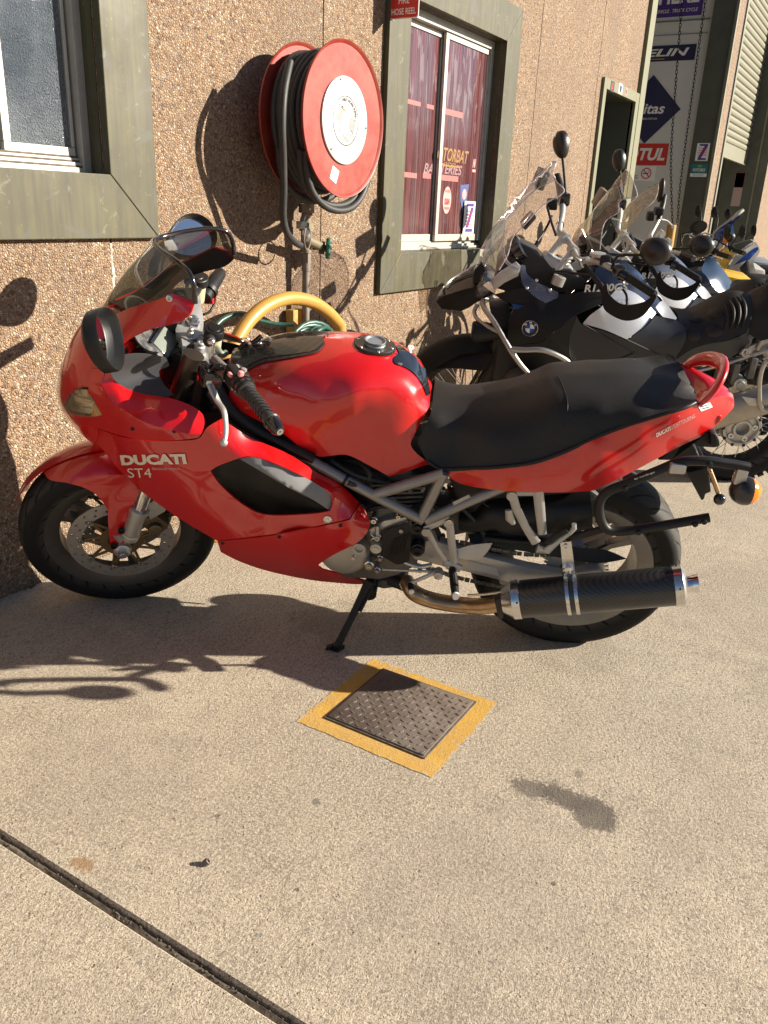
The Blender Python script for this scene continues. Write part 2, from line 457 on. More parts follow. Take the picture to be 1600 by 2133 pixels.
def m_pebble():
    t = NT('exposed aggregate'); co = t.co
    nd = t.t.nodes.new('ShaderNodeVectorMath'); nd.operation = 'SCALE'; t.set(nd.inputs[0], t.noise(45, 2, .5, out=1)); nd.inputs['Scale'].default_value = .006
    wc = t.vmath('ADD', co, nd.outputs[0])
    d = t.voro(114, 'F1', co=wc); cell = t.sep(t.voro(114, 'F1', co=wc, out='Color')); edge = t.voro(114, 'DISTANCE_TO_EDGE', co=wc)
    c = t.ramp(cell[0], [(0, (.10, .056, .034)), (.14, (.225, .132, .08)), (.3, (.345, .222, .130)), (.5, (.41, .285, .177)), (.68, (.29, .175, .11)), (.84, (.43, .325, .22)), (1., (.55, .46, .36))])
    c = t.mix(t.rng(t.noise(2.2, 6, .65), .35, .75, 0, .55), c, (.23, .16, .105)); c = t.mix(t.rng(t.noise(1, 5, .6, co=t.map(sc=(3, 3, .35))), .5, .75, 0, .45), c, (.22, .165, .12))
    c = t.mix(t.rng(cell[1], .9, .92, 0, .7), c, (.23, .20, .18))
    c = t.mix(t.rng(edge, .0, .12, .85, 0, True), c, (.13, .088, .055))
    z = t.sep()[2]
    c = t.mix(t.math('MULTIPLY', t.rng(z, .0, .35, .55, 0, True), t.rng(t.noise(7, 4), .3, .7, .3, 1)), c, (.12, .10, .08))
    h = t.math('ADD', t.rng(edge, 0, .38, 0, 1, True), t.math('MULTIPLY', cell[2], .5)); h = t.math('ADD', h, t.math('MULTIPLY', t.noise(350, 2), .15))
    return t.out(c, .75, t.bump(h, .85, .0055), **{'Specular IOR Level': .35})
def m_olive():
    t = NT('olive painted board'); co = t.co
    st = t.noise(1, 5, .6, co=t.map(sc=(38, 38, 2.2))); big = t.noise(4, 5, .6); blot = t.noise(11, 4, .55, dist=.6)
    c = t.mix(t.rng(st, .36, .66), (.074, .067, .027), (.042, .038, .019))
    c = t.mix(t.rng(big, .48, .64, 0, .85), c, (.058, .056, .036))
    c = t.mix(t.rng(blot, .57, .63, 0, .7), c, (.068, .066, .050))
    c = t.mix(t.rng(t.noise(19, 5, .7, dist=1.2), .62, .66, 0, .6), c, (.145, .135, .085))
    ln = t.rng(t.math('ABSOLUTE', t.math('SUBTRACT', t.noise(2.6, 1, .4, dist=2.), .5)), 0, .0022, 1, 0)
    c = t.mix(t.math('MULTIPLY', ln, t.rng(t.noise(5, 2), .52, .57, 0, .8)), c, (.035, .033, .024))
    return t.out(c, t.rng(big, .3, .7, .5, .7), t.bump(t.math('ADD', st, t.math('MULTIPLY', blot, .3)), .25, .002))
def m_board_dirty():
    t = NT('maroon film board')
    st = t.noise(1, 5, .6, co=t.map(sc=(30, 30, 1.2)))
    return t.out(t.mix(t.rng(st, .35, .7), (.165, .025, .035), (.085, .022, .03)), .5)
def m_streak_glass():
    t = NT('streaked window film')
    tall = t.map(sc=(34, 34, 5.5)); tall2 = t.map(sc=(60, 60, 1.3)); tall3 = t.map(sc=(16, 16, .6))
    drip = t.noise(1, 3, .5, co=tall, dist=.3); run = t.noise(1, 5, .7, co=tall2); pl = t.noise(1, 2, .5, co=tall3)
    z = t.sep()[2]; top = t.rng(z, 1.5, 2.12, 0., 1, True)
    d1 = t.math('MULTIPLY', t.rng(drip, t.math('SUBTRACT', .60, t.math('MULTIPLY', top, .09)), t.math('SUBTRACT', .63, t.math('MULTIPLY', top, .09))), t.rng(z, 1.45, 1.8))
    f = t.math('MAXIMUM', t.math('MULTIPLY', d1, .8), t.rng(run, .42, .78, .0, .75))
    base = t.mix(t.rng(pl, .35, .65), (.105, .022, .024), (.055, .016, .018))
    sx = t.math('FRACT', t.math('MULTIPLY', t.sep()[0], 8.7)); base = t.mix(t.math('MULTIPLY', t.rng(t.math('ABSOLUTE', t.math('SUBTRACT', sx, .5)), .0, .02, 1, 0), t.rng(t.noise(3, 2), .42, .5)), base, (.30, .10, .10))
    return t.out(t.mix(f, base, (.185, .14, .148)), .16, None, **{'Coat Weight': .5, 'Coat Roughness': .05})
def m_frosted():
    t = NT('obscure glass')
    v = t.voro(240, 'SMOOTH_F1'); nz = t.noise(150, 3, .6)
    c = t.mix(t.rng(t.noise(3, 3), .4, .65), (.075, .095, .12), (.20, .225, .25))
    return t.out(c, .13, t.bump(t.math('ADD', v, nz), 1., .012), **{'Specular IOR Level': .9, 'Coat Weight': .6})
def m_plate():
    t = NT('worn checker steel')
    c = t.mix(t.rng(t.noise(9, 5, .6), .35, .7), (.135, .105, .085), (.215, .18, .15))
    c = t.mix(t.rng(t.noise(90, 4, .7), .6, .75, 0, .6), c, (.36, .31, .26))
    return t.out(c, .62, t.bump(t.noise(200, 3), .3, .001), Metallic=.25)
def m_yellow_mark():
    t = NT('worn yellow paint'); g = t.noise(120, 5, .75); b = t.noise(13, 5, .65)
    c = t.mix(t.rng(b, .3, .75), (.68, .40, .075), (.50, .29, .06))
    v = t.sep()
    edge = t.rng(t.math('ABSOLUTE', t.math('SUBTRACT', v[0], 1.485)), .0, .035, .35, 0)
    wear = t.math('ADD', t.rng(t.math('ADD', t.math('MULTIPLY', g, .6), t.math('MULTIPLY', b, .5)), .60, .68, 0, .8), t.math('MULTIPLY', edge, .4))
    ed2 = t.math('MAXIMUM', t.math('SUBTRACT', t.math('ABSOLUTE', t.math('SUBTRACT', v[0], 1.6375)), .175), t.math('SUBTRACT', t.math('ABSOLUTE', t.math('SUBTRACT', v[1], .8895)), .187)); wear = t.math('ADD', wear, t.rng(t.math('ADD', ed2, t.rng(t.noise(40, 5, .7), .3, .7, -.022, .004)), .004, .010, 0, .9)); c = t.mix(t.rng(wear, 0, 1), c, (.52, .44, .33)); c = t.mix(t.rng(t.noise(420, 3, .7), .58, .7, 0, .6), c, (.25, .16, .05))
    return t.out(c, .85, t.bump(t.math('ADD', g, t.noise(420, 3, .7)), .9, .003))

M_CONC = m_concrete(); M_PEB = m_pebble(); M_OLIVE = m_olive(); M_PLATE = m_plate(); M_YMARK = m_yellow_mark()
M_ALU = mat('weathered aluminium', (.50, .48, .43), .38, .45, noise=(14, .5, (.33, .30, .24)))
M_DARK = mat('dark void', (.012, .012, .012), .9)
M_GROUT = mat('dirty joint', (.085, .070, .055), .95, bump=(90, .6, .004), noise=(40, .7, (.20, .165, .125)))
M_WHITEW = mat('white painted wall', (.62, .62, .60), .6, noise=(3, .3, (.52, .52, .5)))
M_OLV2 = mat('olive door steel', (.15, .15, .085), .55, noise=(6, .4, (.12, .12, .07)))
M_PALE = mat('pale green shutter', (.175, .17, .115), .5, noise=(5, .4, (.135, .13, .09)))

# ------------------------------------------------------------------ ground
YW = 2.302277891144797
def build_ground():
    b = MB(); J0, J1, G = .759, .780, .014
    xs = [-300, -20, -2]; prof = [(-300, 0), (J0 - .004, 0), (J0, -.004), (J0 + .001, -G), (J1 - .001, -G), (J1, -.004), (J1 + .004, 0), (400, 0)]
    b.grid([[(x, y, z) for x, z in prof] for y in (-300, -3, 0, 2.25, 12, 300)])
    o = b.build('ground', M_CONC, None, smooth=0); tag(o, kind='structure')
    if o.data.polygons[0].normal.z < 0: o.data.flip_normals()
    # old filler and grit lying in the slab joint
    b = MB(); r = random.Random(3)
    n = 90; ys = np.linspace(-1.2, 2.28, n)
    b.grid([[(J0 + .002, y, -.0125), (J0 + .008, y, -.009 + r.uniform(-.001, .001)), (J1 - .008 + r.uniform(-.002, .002), y, -.008 + r.uniform(-.002, .002)), (J1 - .002, y, -.0135)] for y in ys])
    for k in range(420):
        y = r.uniform(-.4, 2.2); x = J1 - abs(r.gauss(0, .007)) - .001; s = r.uniform(.0008, .003)
        b.ball((x, y, -.009 + s * .4), s, (1, r.uniform(.8, 2.2), .7), 5)
    o = b.build('joint_filler', M_GROUT, None, smooth=60); tag(o, kind='structure')
build_ground()

def drain_cover():
    x0, x1, y0, y1 = 1.505, 1.79, .742, 1.032
    root = thing('drain_cover', 'rusty brown checker plate drain cover framed by a painted yellow square', 'drain cover', ((x0 + x1) / 2, (y0 + y1) / 2, .006))
    b = MB(); b.span((x0, y0, .0005), (x1, y1, .0075)); b.build('plate', M_PLATE, root, True, bevel=.0015)
    b = MB(); r = random.Random(1); p = .0215; n = int((x1 - x0) / p); mm = int((y1 - y0) / p)
    for i in range(n + 1):
        for j in range(mm + 1):
            x = x0 + .008 + i * p; y = y0 + .008 + j * p
            if x > x1 - .006 or y > y1 - .006: continue
            a = rad(45 if (i + j) % 2 else -45) + rad(20); c, s = math.cos(a), math.sin(a); L, W, H = .0080, .0025, .0015
            V = []
            for q, h in ((1, 0), (.8, 1)):
                for u, v in ((-L, 0), (-L * .5, W), (L * .5, W), (L, 0), (L * .5, -W), (-L * .5, -W)):
                    V.append((x + (u * c - v * s) * q, y + (u * s + v * c) * q, .0074 + h * H))
            b.add(V, [(0, 1, 7, 6), (1, 2, 8, 7), (2, 3, 9, 8), (3, 4, 10, 9), (4, 5, 11, 10), (5, 0, 6, 11), (6, 7, 8, 9, 10, 11)])
    o = b.build('raised_bar', M_PLATE, root, True, smooth=0, recalc=True); tag(o, kind='stuff')
    b = MB()
    for a, c in (((x0 - .006, y0 - .006), (x1 + .006, y0)), ((x0 - .006, y1), (x1 + .006, y1 + .006)), ((x0 - .006, y0), (x0, y1)), ((x1, y0), (x1 + .006, y1))):
        b.span((*a, .0006), (*c, .0045))
    b.build('rim_gap', M_GROUT, root, True, smooth=0)
    X0, X1, Y0, Y1 = 1.447, 1.828, .687, 1.092
    out = [(X0, Y0), (X1, Y0), (X1, Y1), (X0, Y1)]; inn = [(x0 - .006, y0 - .006), (x1 + .006, y0 - .006), (x1 + .006, y1 + .006), (x0 - .006, y1 + .006)]
    V = []; F = []; rr = random.Random(8); N = 28
    for k in range(4):
        a, c = np.array(out[k]), np.array(out[(k + 1) % 4]); e, f = np.array(inn[k]), np.array(inn[(k + 1) % 4])
        for i in range(N):
            tt = i / N; V.append((*(a + (c - a) * tt + np.array([rr.gauss(0, .0014), rr.gauss(0, .0014)])), .0012)); V.append((*(e + (f - e) * tt), .0012))
    M_ = 4 * N
    for i in range(M_): F.append((2 * i, 2 * ((i + 1) % M_), 2 * ((i + 1) % M_) + 1, 2 * i + 1))
    o = mesh_obj('yellow_marking', V, F, M_YMARK, None, smooth=0); tag(o, kind='structure')
drain_cover()
def dropped_nut():
    c = PG(430, 1801); b = MB()
    ax = np.array([.55, -.55, .62]); b.lathe((c[0], c[1], .0055), ax, [(-.006, .0062), (-.005, .0074), (.005, .0074), (.006, .0062), (.006, .0042), (-.004, .0040)], 6)
    o = b.build('steel_nut', mat('old steel nut', (.16, .14, .13), .5, .7), None, smooth=20)
    tag(o, 'small dark steel nut lying alone on the bare concrete', 'nut')
dropped_nut()

# ------------------------------------------------------------------ workshop building
BLD = thing('workshop_building', 'workshop with pebbled exposed aggregate walls, olive window surrounds and roller doors', 'building', (3, YW, 0))
WIN1 = (.66, 2.201, 1.128, 2.75); WIN2 = (3.717, 5.258, .838, 2.408); DOOR = (6.965, 7.95, -.01, 2.278)
def openings_for(x0, x1):
    r = []
    for (a, b, c, d), q in ((WIN1, .2), (WIN2, .2)):
        r.append((a + q, b - q, c + q, d - q))
    r.append((DOOR[0] + .07, DOOR[1] - .07, -1, DOOR[3] - .075))
    return [(max(a, x0), min(b, x1), c, d) for a, b, c, d in r if a < x1 and b > x0]
H = 4.9
for x0, x1 in ((-2.0, .78), (.786, 2.003), (2.010, 3.222), (3.230, 5.633), (5.641, 6.85), (6.858, 7.946)):
    b = MB(); ops = openings_for(x0, x1)
    xs = sorted({x0, x1} | {v for o in ops for v in o[:2]}); zs = sorted({-.02, H} | {max(v, -.02) for o in ops for v in o[2:]})
    for i in range(len(xs) - 1):
        for j in range(len(zs) - 1):
            cx, cz = (xs[i] + xs[i + 1]) / 2, (zs[j] + zs[j + 1]) / 2
            if any(a < cx < e and c < cz < d for a, e, c, d in ops): continue
            b.span((xs[i], YW, zs[j]), (xs[i + 1], YW + .15, zs[j + 1]))
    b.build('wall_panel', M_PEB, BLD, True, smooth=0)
b = MB()
for x in (.783, 2.0065, 3.226, 5.637, 6.854): b.span((x - .004, YW + .007, -.02), (x + .004, YW + .14, H))
b.build('panel_joint', M_GROUT, BLD, True, smooth=0)
def caulk():
    r = random.Random(5); b = MB(); z = .80; L = []
    while z < 1.122: L.append((2.0065 + r.gauss(0, .0028), z, r.uniform(.004, .009))); z += .012
    b.grid([[(x - wd, YW + .001, z), (x, YW - .0015, z), (x + wd * r.uniform(.3, 1), YW + .001, z)] for x, z, wd in L])
    b.build('cracked_sealant', mat('white sealant', (.62, .58, .52), .8, noise=(60, .8, (.12, .1, .08))), BLD, True, smooth=0)
caulk()
# slab kerb grime line along the wall foot
b = MB(); r = random.Random(9)
for k in range(260):
    x = r.uniform(-.5, 7.5); s = r.uniform(.002, .007); b.ball((x, YW - abs(r.gauss(0, .008)), s * .5), s, (1.3, 1, .7), 5)
o = b.build('wall_foot_grit', M_GROUT, None, smooth=60); tag(o, kind='stuff')

def surround(win, W_, parent, y=-.03, names='surround_board', bw=.2):
    x0, x1, z0, z1 = win; g = .0012
    o = [(x0, z0), (x1, z0), (x1, z1), (x0, z1)]; i = [(x0 + bw, z0 + bw), (x1 - bw, z0 + bw), (x1 - bw, z1 - bw), (x0 + bw, z1 - bw)]
    for k in range(4):
        a, c = o[k], o[(k + 1) % 4]; e, f = i[(k + 1) % 4], i[k]
        d = np.array([c[0] - a[0], c[1] - a[1]]); d = d / np.linalg.norm(d) * g
        P = [(a[0] + d[0], YW + y, a[1] + d[1]), (c[0] - d[0], YW + y, c[1] - d[1]), (e[0] - d[0], YW + y, e[1] - d[1]), (f[0] + d[0], YW + y, f[1] + d[1])]
        b = MB(); b.prism(P, (0, -y + .004, 0)); b.build(names, M_OLIVE, parent, True, smooth=0, bevel=.003)
    # reveals
    x0, x1, z0, z1 = x0 + bw, x1 - bw, z0 + bw, z1 - bw
    b = MB()
    b.span((x0 - .008, YW + .0055, z0 - .008), (x0 + .003, YW + .1485, z1 + .008)); b.span((x1 - .003, YW + .0055, z0 - .008), (x1 + .008, YW + .1485, z1 + .008))
    b.span((x0 + .0035, YW + .0055, z1 - .003), (x1 - .0035, YW + .1485, z1 + .008)); b.span((x0 + .0035, YW + .0055, z0 - .008), (x1 - .0035, YW + .1485, z0 + .0008))
    b.build('reveal', M_OLIVE, parent, True, smooth=0)
    return x0, x1, z0, z1

def window_frosted():
    root = thing('window', 'x', 'x', (WIN1[1], YW, 1.3)); del root['label']; del root['category']
    root.parent = BLD; root.matrix_parent_inverse = BLD.matrix_basis.inverted()
    x0, x1, z0, z1 = surround(WIN1, 0, root)
    Y = YW
    b = MB()   # fixed outer frame: sill tracks, jamb, head
    b.span((x0, Y + .058, z0 + .001), (x1 - .001, Y + .066, z0 + .016)); b.span((x0, Y + .068, z0 + .001), (x1 - .001, Y + .074, z0 + .032)); b.span((x0, Y + .058, z0 + .001), (x1 - .001, Y + .118, z0 + .006))
    b.span((x0, Y + .078, z0 + .02), (x1 - .001, Y + .084, z0 + .045))
    b.span((x1 - .034, Y + .056, z0 + .004), (x1 - .001, Y + .117, z1)); b.span((x0, Y + .056, z1 - .03), (x1 - .035, Y + .117, z1 - .001))
    b.build('aluminium_frame', M_ALU, root, True, smooth=0, bevel=.001)
    b = MB()
    for zz, yy in ((.016, .0672), (.032, .0772), (.045, .083)): b.span((x0, Y + yy - .0014, z0 + zz), (x1 - .002, Y + yy, z0 + zz + .007))
    b.build('track_shade', M_GROUT, root, True, smooth=0)  # dark strips stand in for the shade between the sill tracks
    def sash(xa, xb, y, name):
        b = MB(); t = .026
        b.span((xa, y, z0 + .034), (xb, y + .02, z0 + .034 + .042)); b.span((xa, y, z1 - .06), (xb, y + .02, z1 - .032))
        b.span((xa, y, z0 + .077), (xa + t, y + .02, z1 - .061)); b.span((xb - .012, y, z0 + .077), (xb, y + .02, z1 - .061))
        o = b.build(name, M_ALU, root, True, smooth=0, bevel=.0015)
        b = MB(); b.span((xa + t, y + .008, z0 + .076), (xb - .012, y + .013, z1 - .06)); b.build('pane', M_FROST, o, True, smooth=0)
    sash(1.70, x1 - .04, Y + .084, 'sash'); sash(1.15, 1.722, Y + .1085, 'sash')
    b = MB(); b.span((x0, Y + .16, z0), (x1, Y + .17, z1)); b.build('backing', M_DARK, root, True, smooth=0)
M_FROST = m_frosted()
window_frosted()

def decal_wall(name, poly, Y, m, parent, t=.0012):
    b = MB(); b.prism([(x, Y, z) for x, z in poly], (0, -t, 0)); return b.build(name, m, parent, True, smooth=0)
def rect(x0, x1, z0, z1): return [(x0, z0), (x1, z0), (x1, z1), (x0, z1)]
def ell(cx, cz, a, c, n=28): return [(cx + a * math.cos(2 * math.pi * i / n), cz + c * math.sin(2 * math.pi * i / n)) for i in range(n)]
M_WHT = mat('white print', (.78, .78, .76), .5); M_BLK = mat('black print', (.015, .015, .017), .5); M_NAVY = mat('navy print', (.012, .014, .07), .45)
M_REDP = mat('red print', (.55, .02, .015), .45); M_PINK = mat('pink print', (.72, .28, .27), .5); M_PURP = mat('purple print', (.07, .03, .22), .45)
M_TEAL = mat('teal print', (.01, .16, .17), .45); M_YELP = mat('yellow print', (.62, .36, .03), .5)
M_STREAK = m_streak_glass(); M_MAROON = m_board_dirty()
def window_maroon():
    root = thing('window', 'x', 'x', (4.5, YW, 1.1)); del root['label']; del root['category']
    root.parent = BLD; root.matrix_parent_inverse = BLD.matrix_basis.inverted()
    x0, x1, z0, z1 = surround(WIN2, 0, root)
    Y = YW; b = MB()
    for y, h, t in ((.05, .016, .006), (.064, .03, .006), (.082, .046, .005)): b.span((x0 + .001, Y + y, z0 + .001), (x1 - .001, Y + y + t, z0 + h))
    b.span((x0 + .001, Y + .05, z0 + .0005), (x1 - .001, Y + .116, z0 + .006))
    for xa, xb in ((x0 + .001, x0 + .03), (x1 - .03, x1 - .001)): b.span((xa, Y + .05, z0 + .047), (xb, Y + .116, z1 - .001))
    b.span((x0 + .031, Y + .05, z1 - .045), (x1 - .031, Y + .116, z1 - .001))
    b.build('aluminium_frame', M_ALU, root, True, smooth=0, bevel=.001)
    def sash(xa, xb, y, sl, sr):
        b = MB()
        b.span((xa, y, z0 + .047), (xb, y + .018, z0 + .085)); b.span((xa, y, z1 - .075), (xb, y + .018, z1 - .047))
        b.span((xa, y, z0 + .086), (xa + sl, y + .018, z1 - .076)); b.span((xb - sr, y, z0 + .086), (xb, y + .018, z1 - .076))
        o = b.build('sash', M_ALU, root, True, smooth=0, bevel=.0012)
        b = MB(); b.span((xa + sl, y + .008, z0 + .085), (xb - sr, y + .012, z1 - .075)); b.build('pane', M_STREAK, o, True, smooth=0)
        return o
    s1 = sash(4.462, x1 - .032, Y + .062, .034, .022); s2 = sash(x0 + .032, 4.49, Y + .088, .02, .03)
    b = MB(); b.span((x0, Y + .14, z0), (x1, Y + .15, z1)); b.build('backing', M_MAROON, root, True, smooth=0)
    Yd = Y + .0690
    def at(px, py, Yq=None): p = PW(px, py, Yd if Yq is None else Yq); return p[0], p[2]
    # lettering and tape strips stuck on the film
    YR, YL = Y + .0692, Y + .0952
    def lett(tx, p0, p1, h, Yq, m_, par):
        a, c = PW(*p0, Yq), PW(*p1, Yq); sl = (c[2] - a[2]) / (c[0] - a[0])
        text_on('lettering', tx, lambda u, v: (a[0] + u, Yq, a[2] + v), None, m_, par, True, bold=.02, shear=.28, width=c[0] - a[0], height=h)
    M_FP = mat('faded pink print', (.26, .15, .16), .6, noise=(60, .8, (.13, .05, .06))); M_OCH = mat('ochre print', (.27, .14, .02), .5, noise=(60, .8, (.14, .05, .03)))
    lett('OTORBAT', (911, 333), (976, 333), .072, YR, M_OCH, s1); lett('TERIES', (918, 361), (962, 361), .055, YR, M_FP, s1); lett('BA', (882, 361), (902, 361), .055, YL, M_FP, s2)
    q = PW(916, 341, YR); decal_wall('lettering', rect(q[0], q[0] + .25, q[2] - .01, q[2]), YR, M_OCH, s1, .0006); lett('ENERGY', (925, 345), (950, 345), .02, YR, M_OCH, s1)
    M_TAPE = mat('pink tape', (.34, .105, .10), .5, noise=(30, .5, (.24, .08, .08)))
    for Yq, par, segs in ((YL, s2, ((839, 877, 203, 213), (889, 904, 216, 225), (834, 869, 357, 368), (881, 898, 360, 371))), (YR, s1, ((923, 965, 224, 237), (915, 955, 363, 375)))):
        for xa, xb, ya, yb in segs:
            a = PW(xa, ya, Yq); c = PW(xb, ya, Yq); d = PW(xa, yb, Yq); decal_wall('tape_strip', rect(a[0], c[0], d[2], a[2]), Yq, M_TAPE, par, .0006)
    e = at(931, 417); decal_wall('sticker', ell(*e, .052, .075), Yd, M_PINK, s1); text_on('lettering', 'K&N', lambda u, v: (e[0] - .03 + u, Yd - .0022, e[1] - .025 + v), None, M_REDP, s1, True, bold=.03, width=.06, height=.035)
    for s_, lbl in ((.05, 'AUTHORISED'), (-.06, 'DEALER')): text_on('lettering', lbl, lambda u, v: (e[0] - .03 + u, Yd - .0022, e[1] + s_ * .85 + v), None, M_REDP, s1, True, width=.06, height=.014)
    f = at(966, 412); decal_wall('sticker', [(f[0] - .06, f[1] + .07), (f[0] + .06, f[1] + .08), (f[0] + .045, f[1] - .02), (f[0], f[1] - .09), (f[0] - .045, f[1] - .02)], Yd, mat('blue crest print', (.05, .07, .2), .5), s1)
    decal_wall('sticker', ell(f[0], f[1] + .02, .028, .03), Yd - .0016, M_PINK, s1)
    h = at(988, 342); text_on('lettering', 'N', lambda u, v: (h[0] - .02 + u, Yd, h[1] - .02 + v), None, M_PINK, s1, True, bold=.04, shear=.3, width=.04, height=.05); decal_wall('lettering', rect(h[0] - .022, h[0] + .022, h[1] - .045, h[1] - .03), Yd, M_PINK, s1)
    # tall white notice in the corner of the pane
    x_0, z_0 = at(964, 487, Y + .058); x_1, z_1 = at(991, 420, Y + .058); z_0 = at(975, 487, Y + .058)[1]
    decal_wall('notice', rect(x_0, x_1, z_0, z_1), Y + .0595, M_WHT, s1, .0012); W_ = x_1 - x_0; Hh = z_1 - z_0; Yn = Y + .0575
    def R(u0, u1, v0, v1, m_): decal_wall('notice_print', rect(x_0 + u0 * W_, x_0 + u1 * W_, z_0 + v0 * Hh, z_0 + v1 * Hh), Yn, m_, s1, .0008)
    R(.2, .85, .84, .94, M_PURP); R(.2, .85, .06, .16, M_PURP)
    decal_wall('notice_print', [(x_0 + W_ * u, z_0 + Hh * v) for u, v in ((.62, .82), (.85, .82), (.45, .19), (.2, .19))], Yn, M_PURP, s1, .0008)
    for k, tx in enumerate(('TYRES', 'SERVICE', 'MOTORCYCLE', 'LICENCES', 'PARTS')):
        text_on('notice_print', tx, lambda u, v: (x_0 + .16 * W_ + u, Yn - .0012, z_0 + Hh * (.66 - .1 * k) + v), None, M_REDP, s1, True, bold=.02, width=W_ * .7, height=Hh * .055)
window_maroon()

# door and frame at the end of the wall
def door():
    x0, x1, _, z1 = DOOR; root = thing('doorway', 'x', 'x', (7.4, YW, 0)); del root['label']; del root['category']; root.parent = BLD; root.matrix_parent_inverse = BLD.matrix_basis.inverted()
    b = MB(); b.span((x0, YW - .025, 0), (x0 + .072, YW + .02, z1 - .001)); b.span((x1 - .07, YW - .025, 0), (x1 + .025, YW + .02, z1 - .001)); b.span((x0 + .073, YW - .025, z1 - .077), (x1 - .071, YW + .02, z1 - .001))
    b.build('door_frame', M_OLV2, root, True, smooth=0, bevel=.003)
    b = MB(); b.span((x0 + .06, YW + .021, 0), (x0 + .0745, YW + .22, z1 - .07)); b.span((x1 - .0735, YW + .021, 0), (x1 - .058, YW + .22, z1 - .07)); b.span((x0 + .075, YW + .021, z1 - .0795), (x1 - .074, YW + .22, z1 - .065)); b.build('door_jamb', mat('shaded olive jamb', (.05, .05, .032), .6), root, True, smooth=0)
    # door leaf standing open inwards, with glimpses of the shop behind
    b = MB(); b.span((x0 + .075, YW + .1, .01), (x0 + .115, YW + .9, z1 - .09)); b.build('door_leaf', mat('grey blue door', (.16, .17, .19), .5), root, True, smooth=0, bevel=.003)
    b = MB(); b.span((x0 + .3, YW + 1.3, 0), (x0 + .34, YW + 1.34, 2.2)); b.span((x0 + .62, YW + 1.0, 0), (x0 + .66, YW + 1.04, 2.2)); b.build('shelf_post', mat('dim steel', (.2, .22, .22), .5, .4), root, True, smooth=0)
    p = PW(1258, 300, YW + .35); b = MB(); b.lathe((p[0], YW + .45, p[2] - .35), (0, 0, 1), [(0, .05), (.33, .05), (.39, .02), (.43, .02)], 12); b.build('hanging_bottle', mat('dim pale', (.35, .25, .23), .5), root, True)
    for px, py, c_, s_ in ((1276, 180, 0, .075), (1293, 185, 1, .075), (1305, 191, 2, .05)):
        q = PW(px, py, YW - .026); w_ = .095 if c_ < 2 else .045
        decal_wall('sticker', rect(q[0] - w_ / 2, q[0] + w_ / 2, q[2] - s_ / 2, q[2] + s_ / 2), YW - .0255, (M_BLK, M_WHT, M_PINK)[c_], root)
        decal_wall('sticker', rect(q[0] - w_ * .3, q[0] + w_ * (.05 if c_ == 0 else .3), q[2] - s_ * .3, q[2] + s_ * .3), YW - .0272, (M_REDP, M_NAVY, M_REDP)[c_], root, .0006)
door()
# corner post, bays, pillars
b = MB(); b.span((7.976, YW - .03, 0), (8.13, YW + .10, 4.45)); b.build('corner_post', M_OLV2, BLD, True, smooth=0, bevel=.004)
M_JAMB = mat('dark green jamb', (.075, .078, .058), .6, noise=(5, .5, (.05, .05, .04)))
XJ = 11.64
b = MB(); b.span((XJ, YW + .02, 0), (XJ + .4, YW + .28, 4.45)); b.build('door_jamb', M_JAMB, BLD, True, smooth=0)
b = MB(); b.span((XJ + .02, YW - .01, 0), (12.045, YW + .019, 4.45)); b.build('wall_pillar', M_PEB, BLD, True, smooth=0)
b = MB(); b.span((XJ - .03, YW - .02, 0), (XJ + .0185, YW + .018, 4.45)); b.span((12.12, YW - .02, 0), (12.2, YW + .30, 4.45)); b.build('door_guide', M_PALE, BLD, True, smooth=0, bevel=.004)
b = MB(); b.span((12.047, YW - .005, 0), (12.118, YW + .05, 4.45)); b.build('dark_gap', M_DARK, BLD, True, smooth=0)
b = MB(); b.span((XJ + .10, YW + .285, 0), (XJ + .25, 9, 4.45)); o = b.build('inner_wall', M_WHITEW, BLD, True, smooth=0)
b = MB(); b.span((XJ + .084, 2.62, 3.545), (XJ + .098, 3.9, 3.56)); b.span((XJ + .088, 2.62, 3.40), (XJ + .098, 3.9, 3.405)); b.build('wall_batten', mat('dim steel', (.2, .22, .22), .5, .4), BLD, True, smooth=0)
# second bay: half lowered roller shutter between guides
YS = 2.302 + .20
q1 = PW(1550, 333, YS); q0 = PW(1505, 316, YS)
SX0, SX1, SZ = 12.2, PX(1551, 334, 15.1)[0], 2.115
SX1 = 15.1; YS = float(PX(1552, 334, SX1)[1])
sh = thing('roller_shutter', 'x', 'x', (13.5, YS, 2)); del sh['label']; del sh['category']; sh.parent = BLD; sh.matrix_parent_inverse = BLD.matrix_basis.inverted()
z = 2.30; pitch = .088; proto = None
b = MB(); pr = [(0, 0), (.012, -.018), (.03, -.026), (.06, -.026), (.076, -.018), (.086, -.002), (.086, .004), (0, .004)]
b.prism([(12.2, YS + y, zz) for zz, y in pr], (SX1 - 12.2, 0, 0))
for k in range(27):
    if k == 0: proto = b.build('slat', M_PALE, sh, True, smooth=30); proto.location.z += 0; base = proto.location.copy(); proto.location.z = base.z + z
    else: o = proto.copy(); COL.objects.link(o); o.location.z = base.z + z + k * pitch
b = MB(); b.span((12.2, YS - .02, 2.115), (SX1, YS + .01, 2.298)); b.span((12.2, YS - .035, 2.10), (SX1, YS + .02, 2.114)); b.build('bottom_rail', M_PALE, sh, True, smooth=0, bevel=.003)
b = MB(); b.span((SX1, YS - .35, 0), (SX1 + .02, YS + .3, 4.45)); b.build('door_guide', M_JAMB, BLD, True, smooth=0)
x2 = float(PW(1592, 330, YW)[0])
b = MB(); b.span((SX1 + .021, YW - .0, 0), (19.5, YW + .4, 2.0)); b.span((SX1 + .021, YW, 2.0), (16.6, YW + .4, 4.45)); b.build('wall_pillar', M_PEB, BLD, True, smooth=0)
